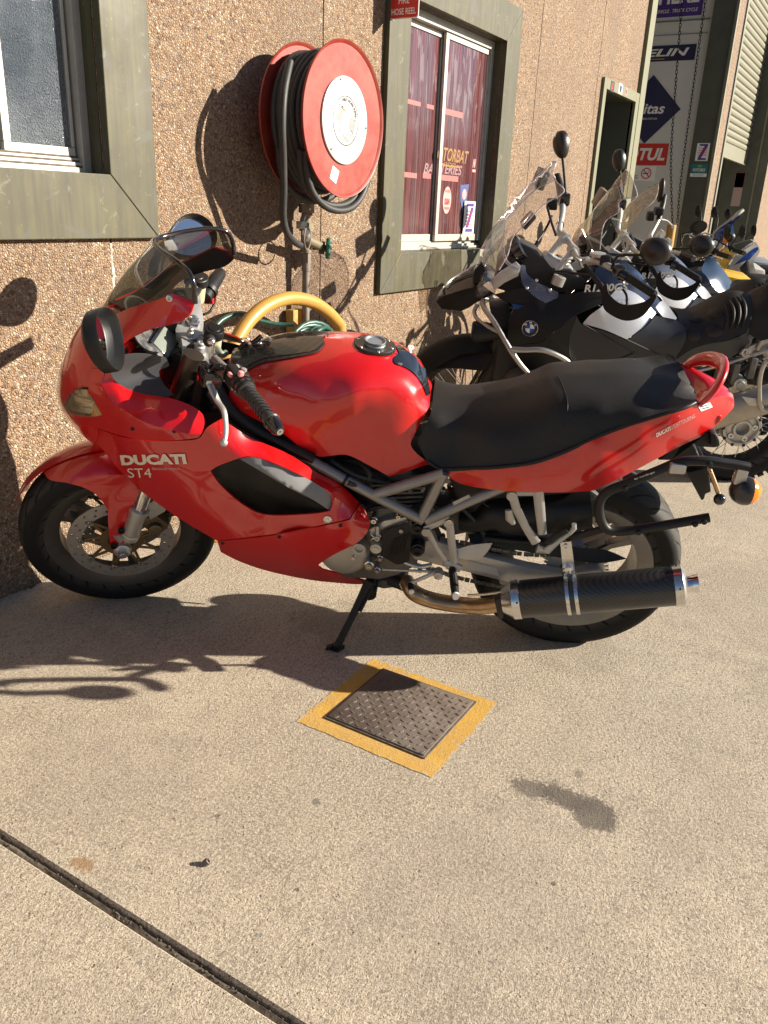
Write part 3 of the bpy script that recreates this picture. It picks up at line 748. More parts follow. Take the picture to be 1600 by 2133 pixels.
b = MB(); b.span((SX1 - .02, YW - .03, 0), (SX1 + .06, YW - .002, 4.45)); b.build('door_guide', M_PALE, BLD, True, smooth=0, bevel=.004)
# shell: roof, side and back walls, lintel, inside floor furniture
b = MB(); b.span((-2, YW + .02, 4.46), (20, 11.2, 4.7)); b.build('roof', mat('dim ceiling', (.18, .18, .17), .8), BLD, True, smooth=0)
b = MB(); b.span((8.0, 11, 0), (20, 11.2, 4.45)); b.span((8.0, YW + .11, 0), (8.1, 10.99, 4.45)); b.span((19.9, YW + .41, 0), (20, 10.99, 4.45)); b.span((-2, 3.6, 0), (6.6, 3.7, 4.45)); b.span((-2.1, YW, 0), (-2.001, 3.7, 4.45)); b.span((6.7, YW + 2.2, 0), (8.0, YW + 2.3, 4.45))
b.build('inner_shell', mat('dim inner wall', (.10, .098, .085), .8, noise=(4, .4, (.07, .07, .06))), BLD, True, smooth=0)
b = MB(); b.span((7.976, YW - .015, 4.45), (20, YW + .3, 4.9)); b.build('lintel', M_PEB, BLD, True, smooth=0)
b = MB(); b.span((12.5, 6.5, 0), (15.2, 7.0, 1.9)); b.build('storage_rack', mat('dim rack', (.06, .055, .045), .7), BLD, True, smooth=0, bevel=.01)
for px, py, w_, h_, m_ in ((1541, 375, .2, .22, 'red'), (1537, 395, .2, .5, 'pale')):
    p = PX(px, py, SX1 - .005); b = MB(); b.span((SX1 - .004, p[1] - .07, p[2] - h_ / 2), (SX1 - .001, p[1] + .07, p[2] + h_ / 2))
    b.build('notice', M_REDP if m_ == 'red' else mat('dim pale', (.35, .25, .23), .5), BLD, True, smooth=0)
# ------------------------------------------------------------------ fire hose reel and its pipework
M_RRED = mat('faded red enamel', (.25, .028, .017), .42, noise=(9, .6, (.32, .065, .04)), bump=(20, .08, .002))
M_RUB = mat('grey black rubber', (.022, .022, .022), .55, noise=(25, .4, (.05, .048, .044)))
M_BRASS = mat('painted brass fitting', (.20, .165, .105), .55, .25, noise=(40, .5, (.10, .085, .06)))
M_PIPE = mat('dull pipe', (.20, .17, .14), .6, .3, noise=(12, .6, (.11, .09, .075)))
M_PLATEW = mat('white enamel plate', (.50, .50, .48), .35, coat=.3)
def reel():
    R_ = .283; c = PW(715, 252, YW - .30); fx, fz = c[0], c[2]; yf = YW - .30; yb = YW - .10
    root = thing('fire_hose_reel', 'red fire hose reel wound with black hose, mounted high on the pebbled wall', 'hose reel', (fx, YW, fz))
    def disc(y0, nm):
        b = MB(); b.lathe((fx, y0, fz), (0, -1, 0), [(-.006, .06), (-.006, R_ - .012), (.004, R_ - .002), (.010, R_), (.013, R_ - .001), (.011, R_ - .006), (.0035, R_ - .014), (.0035, .06)], 72)
        b.build(nm, M_RRED, root, True, smooth=40)
    disc(yf, 'front_flange'); disc(yb, 'rear_flange')
    b = MB(); b.lathe((fx, yb, fz), (0, -1, 0), [(-.098, .05), (.0, .05), (.0, .19), (.19, .19), (.19, .05), (.2, .05)], 40); b.build('drum', M_RRED, root, True)
    # hose turns
    b = MB(); r = random.Random(2); hr = .0142
    for lay, (rad_, n, y_off) in enumerate(((.207, 6, 0), (.236, 6, .012))):
        P = []
        for k in range(n * 40 + 1):
            t = k / 40; a = 2 * math.pi * t; y = yb - .020 - y_off - (t / n) * (.150 - y_off); rr = rad_ + .004 * math.sin(3.1 * a + lay) + .003 * math.sin(.7 * a)
            sag = max(0, -math.sin(a)); rr += sag ** 3 * .016 * (1 + math.sin(t * 5))
            P.append((fx + rr * math.cos(a), y + .004 * math.sin(2.3 * a), fz + rr * math.sin(a)))
        b.tube(P, hr, 8)
    # slack loops hanging below the front flange
    for y, dz, wd in ((yf + .04, .315, .20), (yf + .018, .333, .19), (yb - .06, .30, .2)):
        P = [(fx + (wd + .03) * math.sin(a) * (1.12 if a > 0 else 1.0), y - .006 * math.cos(3 * a), fz - .03 - (dz - .03) * max(0, math.cos(a)) ** .55) for a in np.linspace(-1.45, 1.45, 25)]
        b.tube(P, hr, 8)
    # tail of the hose running down to the nozzle
    T = [PW(604, 128, YW - .235), PW(592, 190, YW - .26), PW(588, 262, YW - .262), PW(590, 330, YW - .245), PW(591, 400, YW - .22), PW(590, 450, YW - .2), PW(597, 483, YW - .19), PW(612, 502, YW - .165), PW(626, 511, YW - .15)]
    b.tube(T, hr, 10, 6)
    b.build('hose', M_RUB, root, True, smooth=60)
    # white instruction plate with its print
    y = yf - .0135; pl = MB(); pl.lathe((fx, yf - .004, fz), (0, -1, 0), [(0, .158), (.007, .158), (.0085, .155), (.0085, .001)], 64); plate = pl.build('instruction_plate', M_PLATEW, root, True, smooth=30)
    M_FAINT = mat('faint grey print', (.27, .28, .29), .5); Yp = yf - .0131
    def ring(r0, r1, a0, a1, m_, n=40):
        V = []; F = []
        for i in range(n + 1):
            a = a0 + (a1 - a0) * i / n; V += [(fx + r0 * math.cos(a), Yp, fz + r0 * math.sin(a)), (fx + r1 * math.cos(a), Yp, fz + r1 * math.sin(a))]
        for i in range(n): F.append((2 * i, 2 * i + 1, 2 * i + 3, 2 * i + 2))
        mesh_obj('plate_print', V, F, m_, plate, False, 0)
    ring(.0862, .0898, 0, 2 * math.pi, M_BLK, 64); ring(.0155, .0165, 0, 2 * math.pi, M_FAINT)
    for a in (20, 110, 200, 290): ring(.134, .1352, rad(a), rad(a + 62), M_FAINT); ring(.098, .0990, rad(a), rad(a + 62), M_FAINT, 20)
    ring(.0635, .0645, rad(15), rad(110), M_FAINT)
    def bar(x, z, L, ang, th, m_):
        ca, sa = math.cos(ang), math.sin(ang); V = [(fx + x + u * ca - v * sa, Yp, fz + z + u * sa + v * ca) for u, v in ((-L / 2, -th / 2), (L / 2, -th / 2), (L / 2, th / 2), (-L / 2, th / 2))]
        return V
    V = []; F = []; tilt = rad(-28)
    r = random.Random(6)
    for (cx, cz, n, L) in ((-.045, .02, 9, .045), (.045, -.012, 9, .05), (.0, -.066, 2, .06), (-.01, .036, 2, .05)):
        for k in range(n):
            off = (n / 2 - k) * .0062; q = bar(cx - off * math.sin(tilt), cz + off * math.cos(tilt), L * r.uniform(.7, 1), tilt, .0024, None); F.append(tuple(range(len(V), len(V) + 4))); V += q
    for k in range(26):    # little figures and arrows
        ccx, ccz = ((-.03, .055), (.012, .052), (.06, .025), (.02, -.045), (-.052, -.04), (.045, -.06))[k % 6]
        q = bar(ccx + r.gauss(0, .008), ccz + r.gauss(0, .008), r.uniform(.006, .016), r.uniform(0, 3), r.uniform(.0012, .003), None); F.append(tuple(range(len(V), len(V) + 4))); V += q
    mesh_obj('plate_print', V, F, mat('dark grey print', (.08, .08, .085), .5), plate, False, 0)
    V = []; F = []
    for k in range(60):
        a = r.choice((50, 140, 230, 320)) + r.gauss(0, 11); rr = r.uniform(.104, .13); q = bar(rr * math.cos(rad(a)), rr * math.sin(rad(a)), r.uniform(.004, .016), rad(a - 90) + r.gauss(0, .1), .0012, None); F.append(tuple(range(len(V), len(V) + 4))); V += q
    for a in (20, 82, 110, 172, 200, 262, 290, 352): q = bar(.1165 * math.cos(rad(a)), .1165 * math.sin(rad(a)), .037, rad(a), .0011, None); F.append(tuple(range(len(V), len(V) + 4))); V += q
    mesh_obj('plate_print', V, F, M_FAINT, plate, False, 0)
    tv, tf = text_mesh('FIRE HOSE REEL', .06, 0, 1.15); tv = tv - tv.min(0); L = tv[:, 0].max(); s = .118 / L
    def arc(u, v, R0=.069): a = rad(112) - (u * s) / R0; return (fx + (R0 + v * s) * math.cos(a), Yp, fz + (R0 + v * s) * math.sin(a))
    mesh_obj('lettering', [arc(*q) for q in tv], tf, M_BLK, plate, False, 0)
    for a in (107, -5, 228): b = MB(); b.disc((fx + .147 * math.cos(rad(a)), yf - .0122, fz + .147 * math.sin(rad(a))), (0, -1, 0), .0042, .002, 12); b.build('screw', M_BLK, plate, False)
    # pale blue service label, tilted
    lc = PW(697, 364, yf - .005); a = rad(-24); b = MB(); P = []
    for u, v in ((-.024, -.026), (.024, -.026), (.024, .026), (-.024, .026)): P.append((lc[0] + u * math.cos(a) - v * math.sin(a), yf - .0036, lc[2] + u * math.sin(a) + v * math.cos(a)))
    t = NT('blue white label'); g = t.rng(t.sep()[2], lc[2] - .03, lc[2] + .03); ml = t.out(t.mix(g, (.25, .55, .80), (.82, .86, .88)), .4)
    b.prism(P, (0, -.0012, 0)); lb = b.build('service_label', ml, root, True, smooth=0)
    V = []; F = []
    for k in range(9):
        off = .018 - k * .0042; q = bar(lc[0] - fx - off * math.sin(a) , lc[2] - fz + off * math.cos(a), (.018, .01, .022, .024, .02, .024, .022, .026, .02)[k], a, .0015, None); F.append(tuple(range(len(V), len(V) + 4))); V += [(p[0], yf - .0052, p[2]) for p in q]
    mesh_obj('lettering', V, F, mat('blue grey print', (.12, .25, .42), .5), lb, False, 0)
    # wall bracket and inlet behind the reel
    b = MB(); b.span((fx - .05, YW - .10, fz - .09), (fx + .05, YW, fz + .09)); b.tube([(fx, YW - .05, fz - .06), (3.03 + .005, YW - .07, fz - .30), (3.03, YW - .075, fz - .36)], .018, 10); b.build('wall_bracket', M_RRED, root, True, bevel=.004)
reel()
def standpipe():
    X = 3.028; root = thing('standpipe', 'slim water pipe with brass tee and green handwheel below the hose reel', 'pipe', (X, YW, 0))
    y = YW - .065
    b = MB(); b.tube([(X, y, 0), (X, y, 1.02)], .0165, 14); b.tube([(X, y, 1.02), (X, y, 1.06)], .021, 6); b.tube([(X, y, .985), (X, y, 1.02)], .0195, 14); b.build('pipe', M_PIPE, root, True)
    b = MB(); b.tube([(X, y, 1.062), (X, y, 1.15)], .024, 14); b.tube([(X, y, 1.151), (X, y, 1.185)], .031, 6); b.tube([(X, y, 1.186), (X, y, 1.225)], .022, 14); b.tube([(X, y, 1.226), (X, y, 1.262)], .034, 6)
    b.tube([(X, y, 1.263), (X, y, 1.33)], .027, 14)
    b.tube([(X - .05, y - .04, 1.118), (X + .07, y - .03, 1.088)], .019, 14)
    b.build('tee_valve', M_BRASS, root, True, smooth=40)
    b = MB(); b.tube([(X - .105, y - .075, 1.15), (X - .05, y - .04, 1.118)], .0155, 12); b.tube([(X - .082, y - .06, 1.137), (X - .07, y - .053, 1.13)], .0185, 6); b.build('hose_nozzle', mat('nozzle tin', (.42, .41, .38), .4, .5), root, True)
    P = [(X - .105 + .0 * math.cos(a), y - .085 + .045 * math.cos(a) * .6, 1.12 + .05 * math.sin(a)) for a in np.linspace(0, 2 * math.pi, 24, endpoint=False)]
    P = [(X - .10 + .046 * math.cos(a), y - .08 + .018 * math.cos(a), 1.128 + .046 * math.sin(a)) for a in np.linspace(0, 2 * math.pi, 24, endpoint=False)]
    b = MB(); b.tube(P, .0032, 6, closed=True); b.build('nozzle_ring', M_PIPE, root, True)
    b = MB(); q0 = np.array(PW(612, 458, y)); b.tube([(X - .005, y, 1.225), (X - .055, y - .02, 1.20), (X - .075, y - .03, 1.175)], .011, 6); b.span((X - .10, y - .05, 1.163), (X - .062, y - .02, 1.193)); b.build('lock_lever', mat('nozzle tin', (.42, .41, .38), .4, .5), root, True, bevel=.002)
    ax = np.array([.62, -.78, -.06]); ax /= np.linalg.norm(ax); c = np.array([X + .085, y - .045, 1.082])
    b = MB(); b.lathe(c - ax * .03, ax, [(-.03, .012), (0, .012), (0, .026), (.024, .028), (.026, .012), (.03, .012)], 16); b.build('valve_bonnet', M_BLK, root, True)
    bx, by, _ = basis(ax); b = MB(); rows = []
    for d in (0, .004, .014, .018):
        rows.append([c + ax * d + (bx * math.cos(t) + by * math.sin(t)) * ((.040 + .0055 * math.cos(7 * t)) * (.93 if d in (0, .018) else 1)) for t in np.linspace(0, 2 * math.pi, 56, endpoint=False)])
    b.grid(rows, closed_v=True); b.F.append(list(range(56))[::-1]); b.I.append(0); b.F.append(list(range(168, 224))); b.I.append(0)
    b.build('handwheel', mat('green plastic', (.012, .11, .07), .4), root, True, smooth=40)
    b = MB(); b.lathe(c + ax * .0182, ax, [(0, .031), (.002, .031), (.003, .029), (.003, .006), (.008, .006), (.008, .002)], 28); b.build('wheel_cap', mat('dark grey cap', (.05, .055, .058), .5), root, True)
standpipe()
M_HOOP = mat('worn yellow enamel', (.44, .235, .045), .42, noise=(15, .6, (.33, .185, .05)), bump=(40, .15, .002))
def hoop():
    Y = YW - .20; pts = [(440, 830), (462, 770), (492, 708), (522, 664), (560, 634), (605, 621), (650, 629), (684, 651), (707, 676)]
    P = [PW(a, c, Y) for a, c in pts]; q = PW(707, 676, Y)
    P = [(P[0][0] - .0, Y, 0)] + [(p[0], Y, p[2]) for p in P] + [(q[0] + .012, Y, q[2] - .04), (q[0] + .012, Y, 0)]
    b = MB(); C_ = cr(P[:-2], 6); b.tube(list(C_) + [P[-2], P[-1]], .0275, 18)
    root = thing('hoop_guard', 'yellow bent steel hoop guarding the pipe against the wall', 'bollard', (P[-1][0], Y, 0)); b.build('bent_pipe', M_HOOP, root, True, smooth=60)
    b = MB(); b.disc((P[0][0], Y, 0), (0, 0, 1), .06, .008, 20); b.disc((P[-1][0], Y, 0), (0, 0, 1), .06, .008, 20); b.build('base_plate', M_HOOP, root, True)
hoop()
def guard_post():
    for px in (608, 640):
        p = PW(px, 640, YW - .05)
    b = MB(); p = PW(612, 645, YW - .04); b.span((p[0] - .022, YW - .055, 0), (p[0] + .012, YW - .012, p[2])); b.span((p[0] + .045, YW - .05, 0), (p[0] + .07, YW - .012, p[2] + .0))
    o = b.build('pipe_bracket', mat('rusty yellow bracket', (.42, .24, .04), .6, noise=(30, .7, (.15, .09, .03))), None, bevel=.002)
    tag(o, 'short stained yellow steel bracket behind the thin water pipe', 'bracket')
guard_post()
def garden_hose():
    M_G = mat('dark green hose', (.018, .075, .055), .32, noise=(30, .4, (.06, .12, .10)))
    root = thing('garden_hose', 'coiled dark green garden hose hung on the yellow hoop', 'hose', (2.7, 2.0, .7)); r = random.Random(7); b = MB()
    c = PW(640, 690, YW - .27)
    for k in range(9):
        rx = .17 + r.uniform(-.02, .03); rz = .17 + r.uniform(-.02, .02); yo = YW - .20 - .03 - .011 * k; x0 = c[0] + r.uniform(-.02, .02); z0 = c[2] - .145 + r.uniform(-.015, .012)
        P = [(x0 + rx * math.cos(a), yo + .02 * math.sin(a * 2 + k) - .03 * math.sin(a), z0 + rz * math.sin(a)) for a in np.linspace(0, 2 * math.pi, 30, endpoint=False)]
        b.tube(P, .0095, 8, closed=True)
    T = [PW(420, 740, YW - .12), PW(436, 700, YW - .12), PW(460, 668, YW - .12), PW(492, 655, YW - .12), (PW(520, 660, YW - .13)), PW(550, 670, YW - .16), PW(585, 676, YW - .2), PW(612, 676, YW - .24)]
    b.tube(T, .0095, 8, 6); b.build('hose_coil', M_G, root, True, smooth=60)
garden_hose()
def fire_sign():
    X = float(PW(811, 42, YW - .02)[0]); yl = float(PX(812, 42, X)[1]); yr = float(PX(872, 36, X)[1]); z0 = float(PX(842, 39, X)[2]); W_ = yl - yr; Hh = W_ * 1.4
    root = thing('fire_hose_sign', 'small red FIRE HOSE REEL sign sticking out from the wall above the right window', 'sign', (X, yl, z0))
    def plate(i, m_, x, nm):
        r_ = .012; P = []
        for cy, cz, a0 in ((W_ - r_ - i, r_ + i, -90), (W_ - r_ - i, Hh - r_ - i, 0), (r_ + i, Hh - r_ - i, 90), (r_ + i, r_ + i, 180)):
            for k in range(5): t = rad(a0 + 22.5 * k); P.append((x, yl - cy - r_ * math.cos(t), z0 + cz + r_ * math.sin(t)))
        b = MB(); b.prism(P, (-.003, 0, 0)); return b.build(nm, m_, root, True, smooth=0)
    plate(0, M_WHT, X, 'sign_plate'); plate(.004, M_REDP, X - .0026, 'sign_face')
    for k, (tx, w_) in enumerate((('HOSE REEL', .84), ('FIRE', .37))):
        text_on('lettering', tx, lambda u, v: (X - .0064, yl - W_ * (1 - w_) / 2 - u, z0 + .016 + k * .044 + v), None, M_WHT, root, True, bold=.012, width=W_ * w_, height=.026)
    for k in range(9): b = MB(); b.span((X - .0066, yl - W_ * (.355 + .035 * k), z0 + .108), (X - .006, yl - W_ * (.335 + .035 * k), z0 + .132)); b.build('pictogram', M_WHT, root, True, smooth=0)
    b = MB(); b.span((X + .0005, yl - .012, z0), (X + .02, yl - .002, z0 + Hh)); b.span((X + .0005, yl - .0015, z0 + .01), (X + .035, YW - .0005, z0 + Hh)); b.build('side_bracket', mat('grey bracket', (.25, .25, .25), .5, .3), root, True, smooth=0)
fire_sign()

# ------------------------------------------------------------------ signs on the inner wall of the first bay (plane x = XW, facing -x; text runs towards -y)
XWS = XJ + .10
def wsign(name, label, y_r, y_l, z0, z1, mback, texts, extra=None, border=None):
    """y_r: edge nearest the opening (right in view); texts: (string, u0, v0, w, h, mat, shear, bold)"""
    root = thing(name, label, 'sign', (XWS, (y_r + y_l) / 2, z0)); W_ = y_l - y_r; Hh = z1 - z0
    b = MB(); b.span((XWS - .006, y_r, z0), (XWS - .001, y_l, z1)); b.build('sign_board', mback, root, True, smooth=0)
    for tx, u0, v0, w_, h_, m_, sh_, bo in texts:
        text_on('lettering', tx, lambda u, v: (XWS - .0085, y_l - u0 * W_ - u, z0 + v0 * Hh + v), None, m_, root, True, bold=bo, shear=sh_, width=w_ * W_, height=h_ * Hh)
    if extra: extra(root, W_, Hh, lambda u, v, d=.0082: (XWS - d, y_l - u * W_, z0 + v * Hh))
wsign('sales_sign', 'purple banner sign with HERE in white capitals, high on the white wall', 2.735, 4.0, 3.60, 3.98, M_PURP,
      [('SOLD HERE', .1, .36, .86, .5, M_WHT, 0, .03), ('CAR . MOTORCYCLE . 4WD VEHICLE . TRUCK CYCLE', .08, .12, .88, .1, M_WHT, .2, .01)])
def stripe(root, W_, Hh, P):
    b = MB(); b.prism([P(.05, .12), P(.72, .12), P(.72, .17), P(.05, .17)], (-.001, 0, 0)); b.build('underline', M_YELP, root, True, smooth=0)
wsign('tyre_sign', 'dark blue tyre maker sign with slanted white letters and a yellow underline', 2.735, 4.05, 3.115, 3.29, M_NAVY, [('MICHELIN', .06, .30, .88, .5, M_WHT, .25, .03)], stripe)
def diamond():
    yc, zc, s = 3.21, 2.565, .40; root = thing('diamond_sign', 'dark blue diamond shaped sign with a small white word', 'sign', (XWS, yc, zc))
    b = MB(); b.prism([(XWS - .001, yc - s, zc), (XWS - .001, yc, zc + s), (XWS - .001, yc + s, zc), (XWS - .001, yc, zc - s)], (-.005, 0, 0)); b.build('sign_board', M_NAVY, root, True, smooth=0)
    text_on('lettering', 'Mitas', lambda u, v: (XWS - .0085, yc + .22 - u, zc - .05 + v), None, M_WHT, root, True, bold=.02, shear=.2, width=.42, height=.125)
    text_on('lettering', 'mitas.com.au', lambda u, v: (XWS - .0085, yc + .10 - u, zc - .115 + v), None, M_WHT, root, True, width=.22, height=.028)
diamond()
wsign('oil_sign', 'red oil sign with bold slanted white letters', 2.89, 3.62, 1.905, 2.165, M_REDP, [('MOTUL', .06, .22, .9, .58, M_WHT, .2, .035)])
def nosmoke(root, W_, Hh, P):
    b = MB(); c = P(.80, .5, .0075); b.lathe((c[0], c[1], c[2]), (-1, 0, 0), [(0, .068), (.001, .068), (.001, .055), (0, .055)], 32, closed=True)
    d = .062; b.prism([(c[0] - .0005, c[1] + d * .64, c[2] + d * .77), (c[0] - .0005, c[1] + d * .77, c[2] + d * .64), (c[0] - .0005, c[1] - d * .64, c[2] - d * .77), (c[0] - .0005, c[1] - d * .77, c[2] - d * .64)], (-.001, 0, 0)); b.build('ban_ring', M_REDP, root, True, smooth=0)
    b = MB(); b.prism([(c[0] - .0001, c[1] + .045, c[2] - .008), (c[0] - .0001, c[1] - .03, c[2] - .008), (c[0] - .0001, c[1] - .03, c[2] + .004), (c[0] - .0001, c[1] + .045, c[2] + .004)], (-.0003, 0, 0)); b.tube([(c[0], c[1] - .035, c[2] + .008), (c[0], c[1] - .03, c[2] + .025), (c[0], c[1] - .02, c[2] + .035)], .003, 6, 3); b.build('cigarette', M_BLK, root, True, smooth=0)
wsign('no_smoking_sign', 'white NO SMOKING sign with red ban ring below the red sign', 3.01, 3.60, 1.715, 1.897, M_WHT, [('NO', .1, .58, .2, .24, M_BLK, 0, 0), ('SMOKING', .1, .14, .52, .24, M_BLK, 0, 0)], nosmoke)
# two stickers on the dark jamb
def jamb_sticker(name, label, pr, pl, pb, mback, fn):
    X = XJ - .001; a = PX(*pr, X); c = PX(*pl, X); e = PX(*pb, X); y0, y1, z1, z0 = a[1], c[1], a[2], e[2]
    y0 = max(y0, YW + .03); root = thing(name, label, 'sticker', (X, y0, z0)); b = MB(); b.span((X - .002, y0, z0), (X, y1, z1)); b.build('sticker_sheet', mback, root, True, smooth=0)
    fn(root, lambda u, v, d=.0028: (X - d, y1 - u * (y1 - y0), z0 + v * (z1 - z0)), y1 - y0, z1 - z0)
def zfn(root, P, W_, Hh):
    b = MB()
    for q in (((.2, .84), (.85, .84), (.85, .95), (.2, .95)), ((.2, .05), (.85, .05), (.85, .16), (.2, .16)), ((.6, .84), (.85, .84), (.45, .16), (.2, .16))): b.prism([P(*x) for x in q], (-.0008, 0, 0))
    b.build('sticker_print', M_PURP, root, True, smooth=0)
    for k, tx in enumerate(('TYRES', 'SERVICE', 'MOTORCYCLE', 'LICENCES')): text_on('sticker_print', tx, lambda u, v: (P(.15, .68 - .13 * k)[0] - .0016, P(.15, 0)[1] - u, P(0, .68 - .13 * k)[2] + v), None, M_REDP, root, True, bold=.02, width=W_ * .7, height=Hh * .07)
jamb_sticker('shop_sticker', 'white poster with a big purple Z and red words, stuck on the dark jamb', (1480, 298), (1453, 300), (1452, 335), M_WHT, zfn)
def mfn(root, P, W_, Hh):
    b = MB(); b.prism([P(0, 0), P(1, 0), P(1, .27), P(0, .27)], (-.0008, 0, 0)); b.build('sticker_print', M_WHT, root, True, smooth=0)
    text_on('sticker_print', 'MOTOREX', lambda u, v: (P(0, 0)[0] - .001, P(.12, 0)[1] - u, P(0, .42)[2] + v), None, M_WHT, root, True, bold=.015, width=W_ * .76, height=Hh * .24)
    text_on('sticker_print', 'STOCKIST', lambda u, v: (P(0, 0)[0] - .0022, P(.16, 0)[1] - u, P(0, .06)[2] + v), None, mat('dark grey print', (.08, .08, .085), .5), root, True, width=W_ * .66, height=Hh * .14)
    b = MB(); b.prism([P(.5 + .13 * math.cos(t), .84 + .08 * math.sin(t)) for t in np.linspace(0, 6.28, 14, endpoint=False)], (-.0008, 0, 0)); b.build('sticker_print', mat('olive yellow print', (.3, .35, .05), .5), root, True, smooth=0)
jamb_sticker('oil_sticker', 'teal and white STOCKIST sticker below the Z poster on the jamb', (1476, 342), (1441, 344), (1440, 368), M_TEAL, mfn)
# hand chain of the roller door: two hanging runs of links
def chain():
    root = thing('door_chain', 'long hanging loop of dark steel chain in front of the white wall', 'chain', (11.3, 2.7, 1))
    top1, bot1 = PX(1422, -10, 11.45), PX(1401, 470, 11.45); top2, bot2 = PX(1471, -10, 11.45), PX(1411, 470, 11.45); mid1 = PX(1398, 330, 11.45)
    b = MB()
    def run(P):
        P = cr(P, 30); L = np.concatenate([[0], np.cumsum(np.linalg.norm(np.diff(P, axis=0), axis=1))]); n = int(L[-1] / .042)
        for i in range(n):
            s = (i + .5) * L[-1] / n; k = np.searchsorted(L, s) - 1; f = (s - L[k]) / (L[k + 1] - L[k]); c = P[k] + (P[k + 1] - P[k]) * f; d = P[k + 1] - P[k]; d /= np.linalg.norm(d)
            x, y, _ = basis(d); x = x if i % 2 else y
            Q = [c + d * (.028 * math.cos(t)) + x * (.013 * math.sin(t)) for t in np.linspace(0, 2 * math.pi, 10, endpoint=False)]; b.tube(Q, .0042, 5, closed=True)
    run([top1, PX(1408, 170, 11.45), mid1, bot1]); run([top2, PX(1443, 190, 11.45), PX(1418, 380, 11.45), bot2])
    b.build('chain_links', mat('dark chain steel', (.035, .035, .035), .5, .6), root, True, smooth=60)
chain()
def bay_post():
    p = PX(1388, 545, 11.2); t_ = PX(1400, 468, 11.2); b = MB(); b.tube([(11.2, p[1], 0), (11.2, t_[1], t_[2])], .055, 18); b.disc((11.2, p[1], 0), (0, 0, 1), .1, .01)
    o = b.build('yellow_post', M_HOOP, None, smooth=50); tag(o, 'dull yellow steel post standing inside the open roller door', 'post')
bay_post()
# ------------------------------------------------------------------ the red sport tourer
M_RED = NT('red gloss paint')
_t = M_RED; _c = _t.mix(_t.rng(_t.noise(3, 4, .6), .4, .7, 0, .2), (.53, .005, .006), (.48, .007, .008))
_c = _t.mix(_t.rng(_t.noise(170, 3, .7), .62, .75, 0, .08), _c, (.55, .3, .22))
M_RED = _t.out(_c, .30, None, **{'Coat Weight': 1., 'Coat Roughness': .035, 'Specular IOR Level': .4})
M_BPL = mat('black plastic', (.008, .008, .0085), .45, bump=(300, .12, .0006), noise=(12, .35, (.018, .017, .015)), spec=.35)
M_SATIN = mat('satin grey plastic', (.05, .05, .053), .36, bump=(500, .1, .0004))
M_GLB = mat('gloss black', (.010, .010, .011), .12, coat=.6)
M_CHR = mat('chrome', (.80, .79, .77), .09, 1.)
M_CAST = mat('cast alloy', (.50, .495, .48), .42, .75, bump=(260, .15, .0008), noise=(30, .3, (.36, .34, .31)))
M_SILV = mat('silver paint', (.44, .435, .42), .34, .45, noise=(25, .35, (.30, .29, .27)))
M_FRAME = mat('gunmetal frame', (.27, .26, .25), .34, .55, noise=(20, .3, (.19, .18, .175)))
M_ENG = mat('engine alloy', (.17, .165, .155), .5, .6, bump=(200, .2, .001), noise=(18, .5, (.08, .075, .07)))
M_DIRT = mat('oily black', (.018, .017, .016), .6, noise=(30, .4, (.04, .035, .03)))
M_BRZ = mat('heat browned steel', (.46, .33, .20), .26, .9, noise=(16, .6, (.26, .15, .08)))
M_TIN = mat('polished steel', (.66, .65, .63), .2, .95)
M_GOLD = mat('gold anodised', (.24, .165, .08), .45, .7, noise=(30, .4, (.14, .10, .06)))
M_DISC = mat('brake steel', (.50, .47, .43), .38, .7, noise=(60, .4, (.36, .33, .29)))
M_LENSO = mat('orange lens', (.85, .22, .01), .12, coat=.5, bump=(260, .4, .001))
M_LENSR = mat('red lens', (.5, .01, .01), .15, coat=.5)
M_LENSC = glassy('clear lamp lens', (.88, .85, .76), .05, (.75, .68, .5), .04, 60, .10)
M_SMOKE = glassy('smoked screen', (.38, .355, .30), .10, (.36, .32, .25), .03, 5)
M_MIRR = mat('mirror glass', (.82, .84, .88), .015, 1.)
M_WPR = mat('cream decal', (.70, .66, .55), .45)
M_GREYP = mat('pale grey decal', (.42, .36, .34), .5)
M_FLUID = mat('yellowed reservoir', (.62, .55, .36), .4, trans=.25)
M_LCD = mat('lcd window', (.20, .22, .19), .12, coat=.5)
def m_carbon():
    t = NT('carbon weave'); v = t.sep(t.map(rot=(rad(45), rad(45), rad(45)), sc=(640, 640, 640)))
    w1 = t.math('MULTIPLY', t.math('SINE', v[0]), t.math('SINE', v[2]))
    c = t.mix(t.rng(w1, -.4, .4), (.011, .011, .012), (.034, .034, .035))
    c = t.mix(t.rng(t.noise(6, 4), .45, .7, 0, .4), c, (.045, .042, .038))
    return t.out(c, .38, t.bump(w1, .25, .0006), **{'Coat Weight': .3, 'Coat Roughness': .2})
M_CARB = m_carbon()
M_CARBG = NT('lacquered carbon'); _t = M_CARBG; _v = _t.sep(_t.map(rot=(rad(45), rad(45), 0), sc=(420, 420, 420)))
M_CARBG = _t.out(_t.mix(_t.rng(_t.math('MULTIPLY', _t.math('SINE', _v[0]), _t.math('SINE', _v[1])), -.4, .4), (.012, .011, .010), (.040, .036, .028)), .25, None, **{'Coat Weight': 1., 'Coat Roughness': .02})
def m_seat(name, c1, c2):
    t = NT(name); n = t.noise(3.5, 5, .6); g = t.voro(420, 'F1')
    return t.out(t.mix(t.rng(n, .35, .7), c1, c2), t.rng(n, .3, .7, .48, .62), t.bump(t.math('ADD', g, t.math('MULTIPLY', t.noise(60, 3), .5)), .35, .0009), **{'Specular IOR Level': .35})
M_SEAT = m_seat('black seat vinyl', (.011, .0105, .010), (.021, .0195, .018))
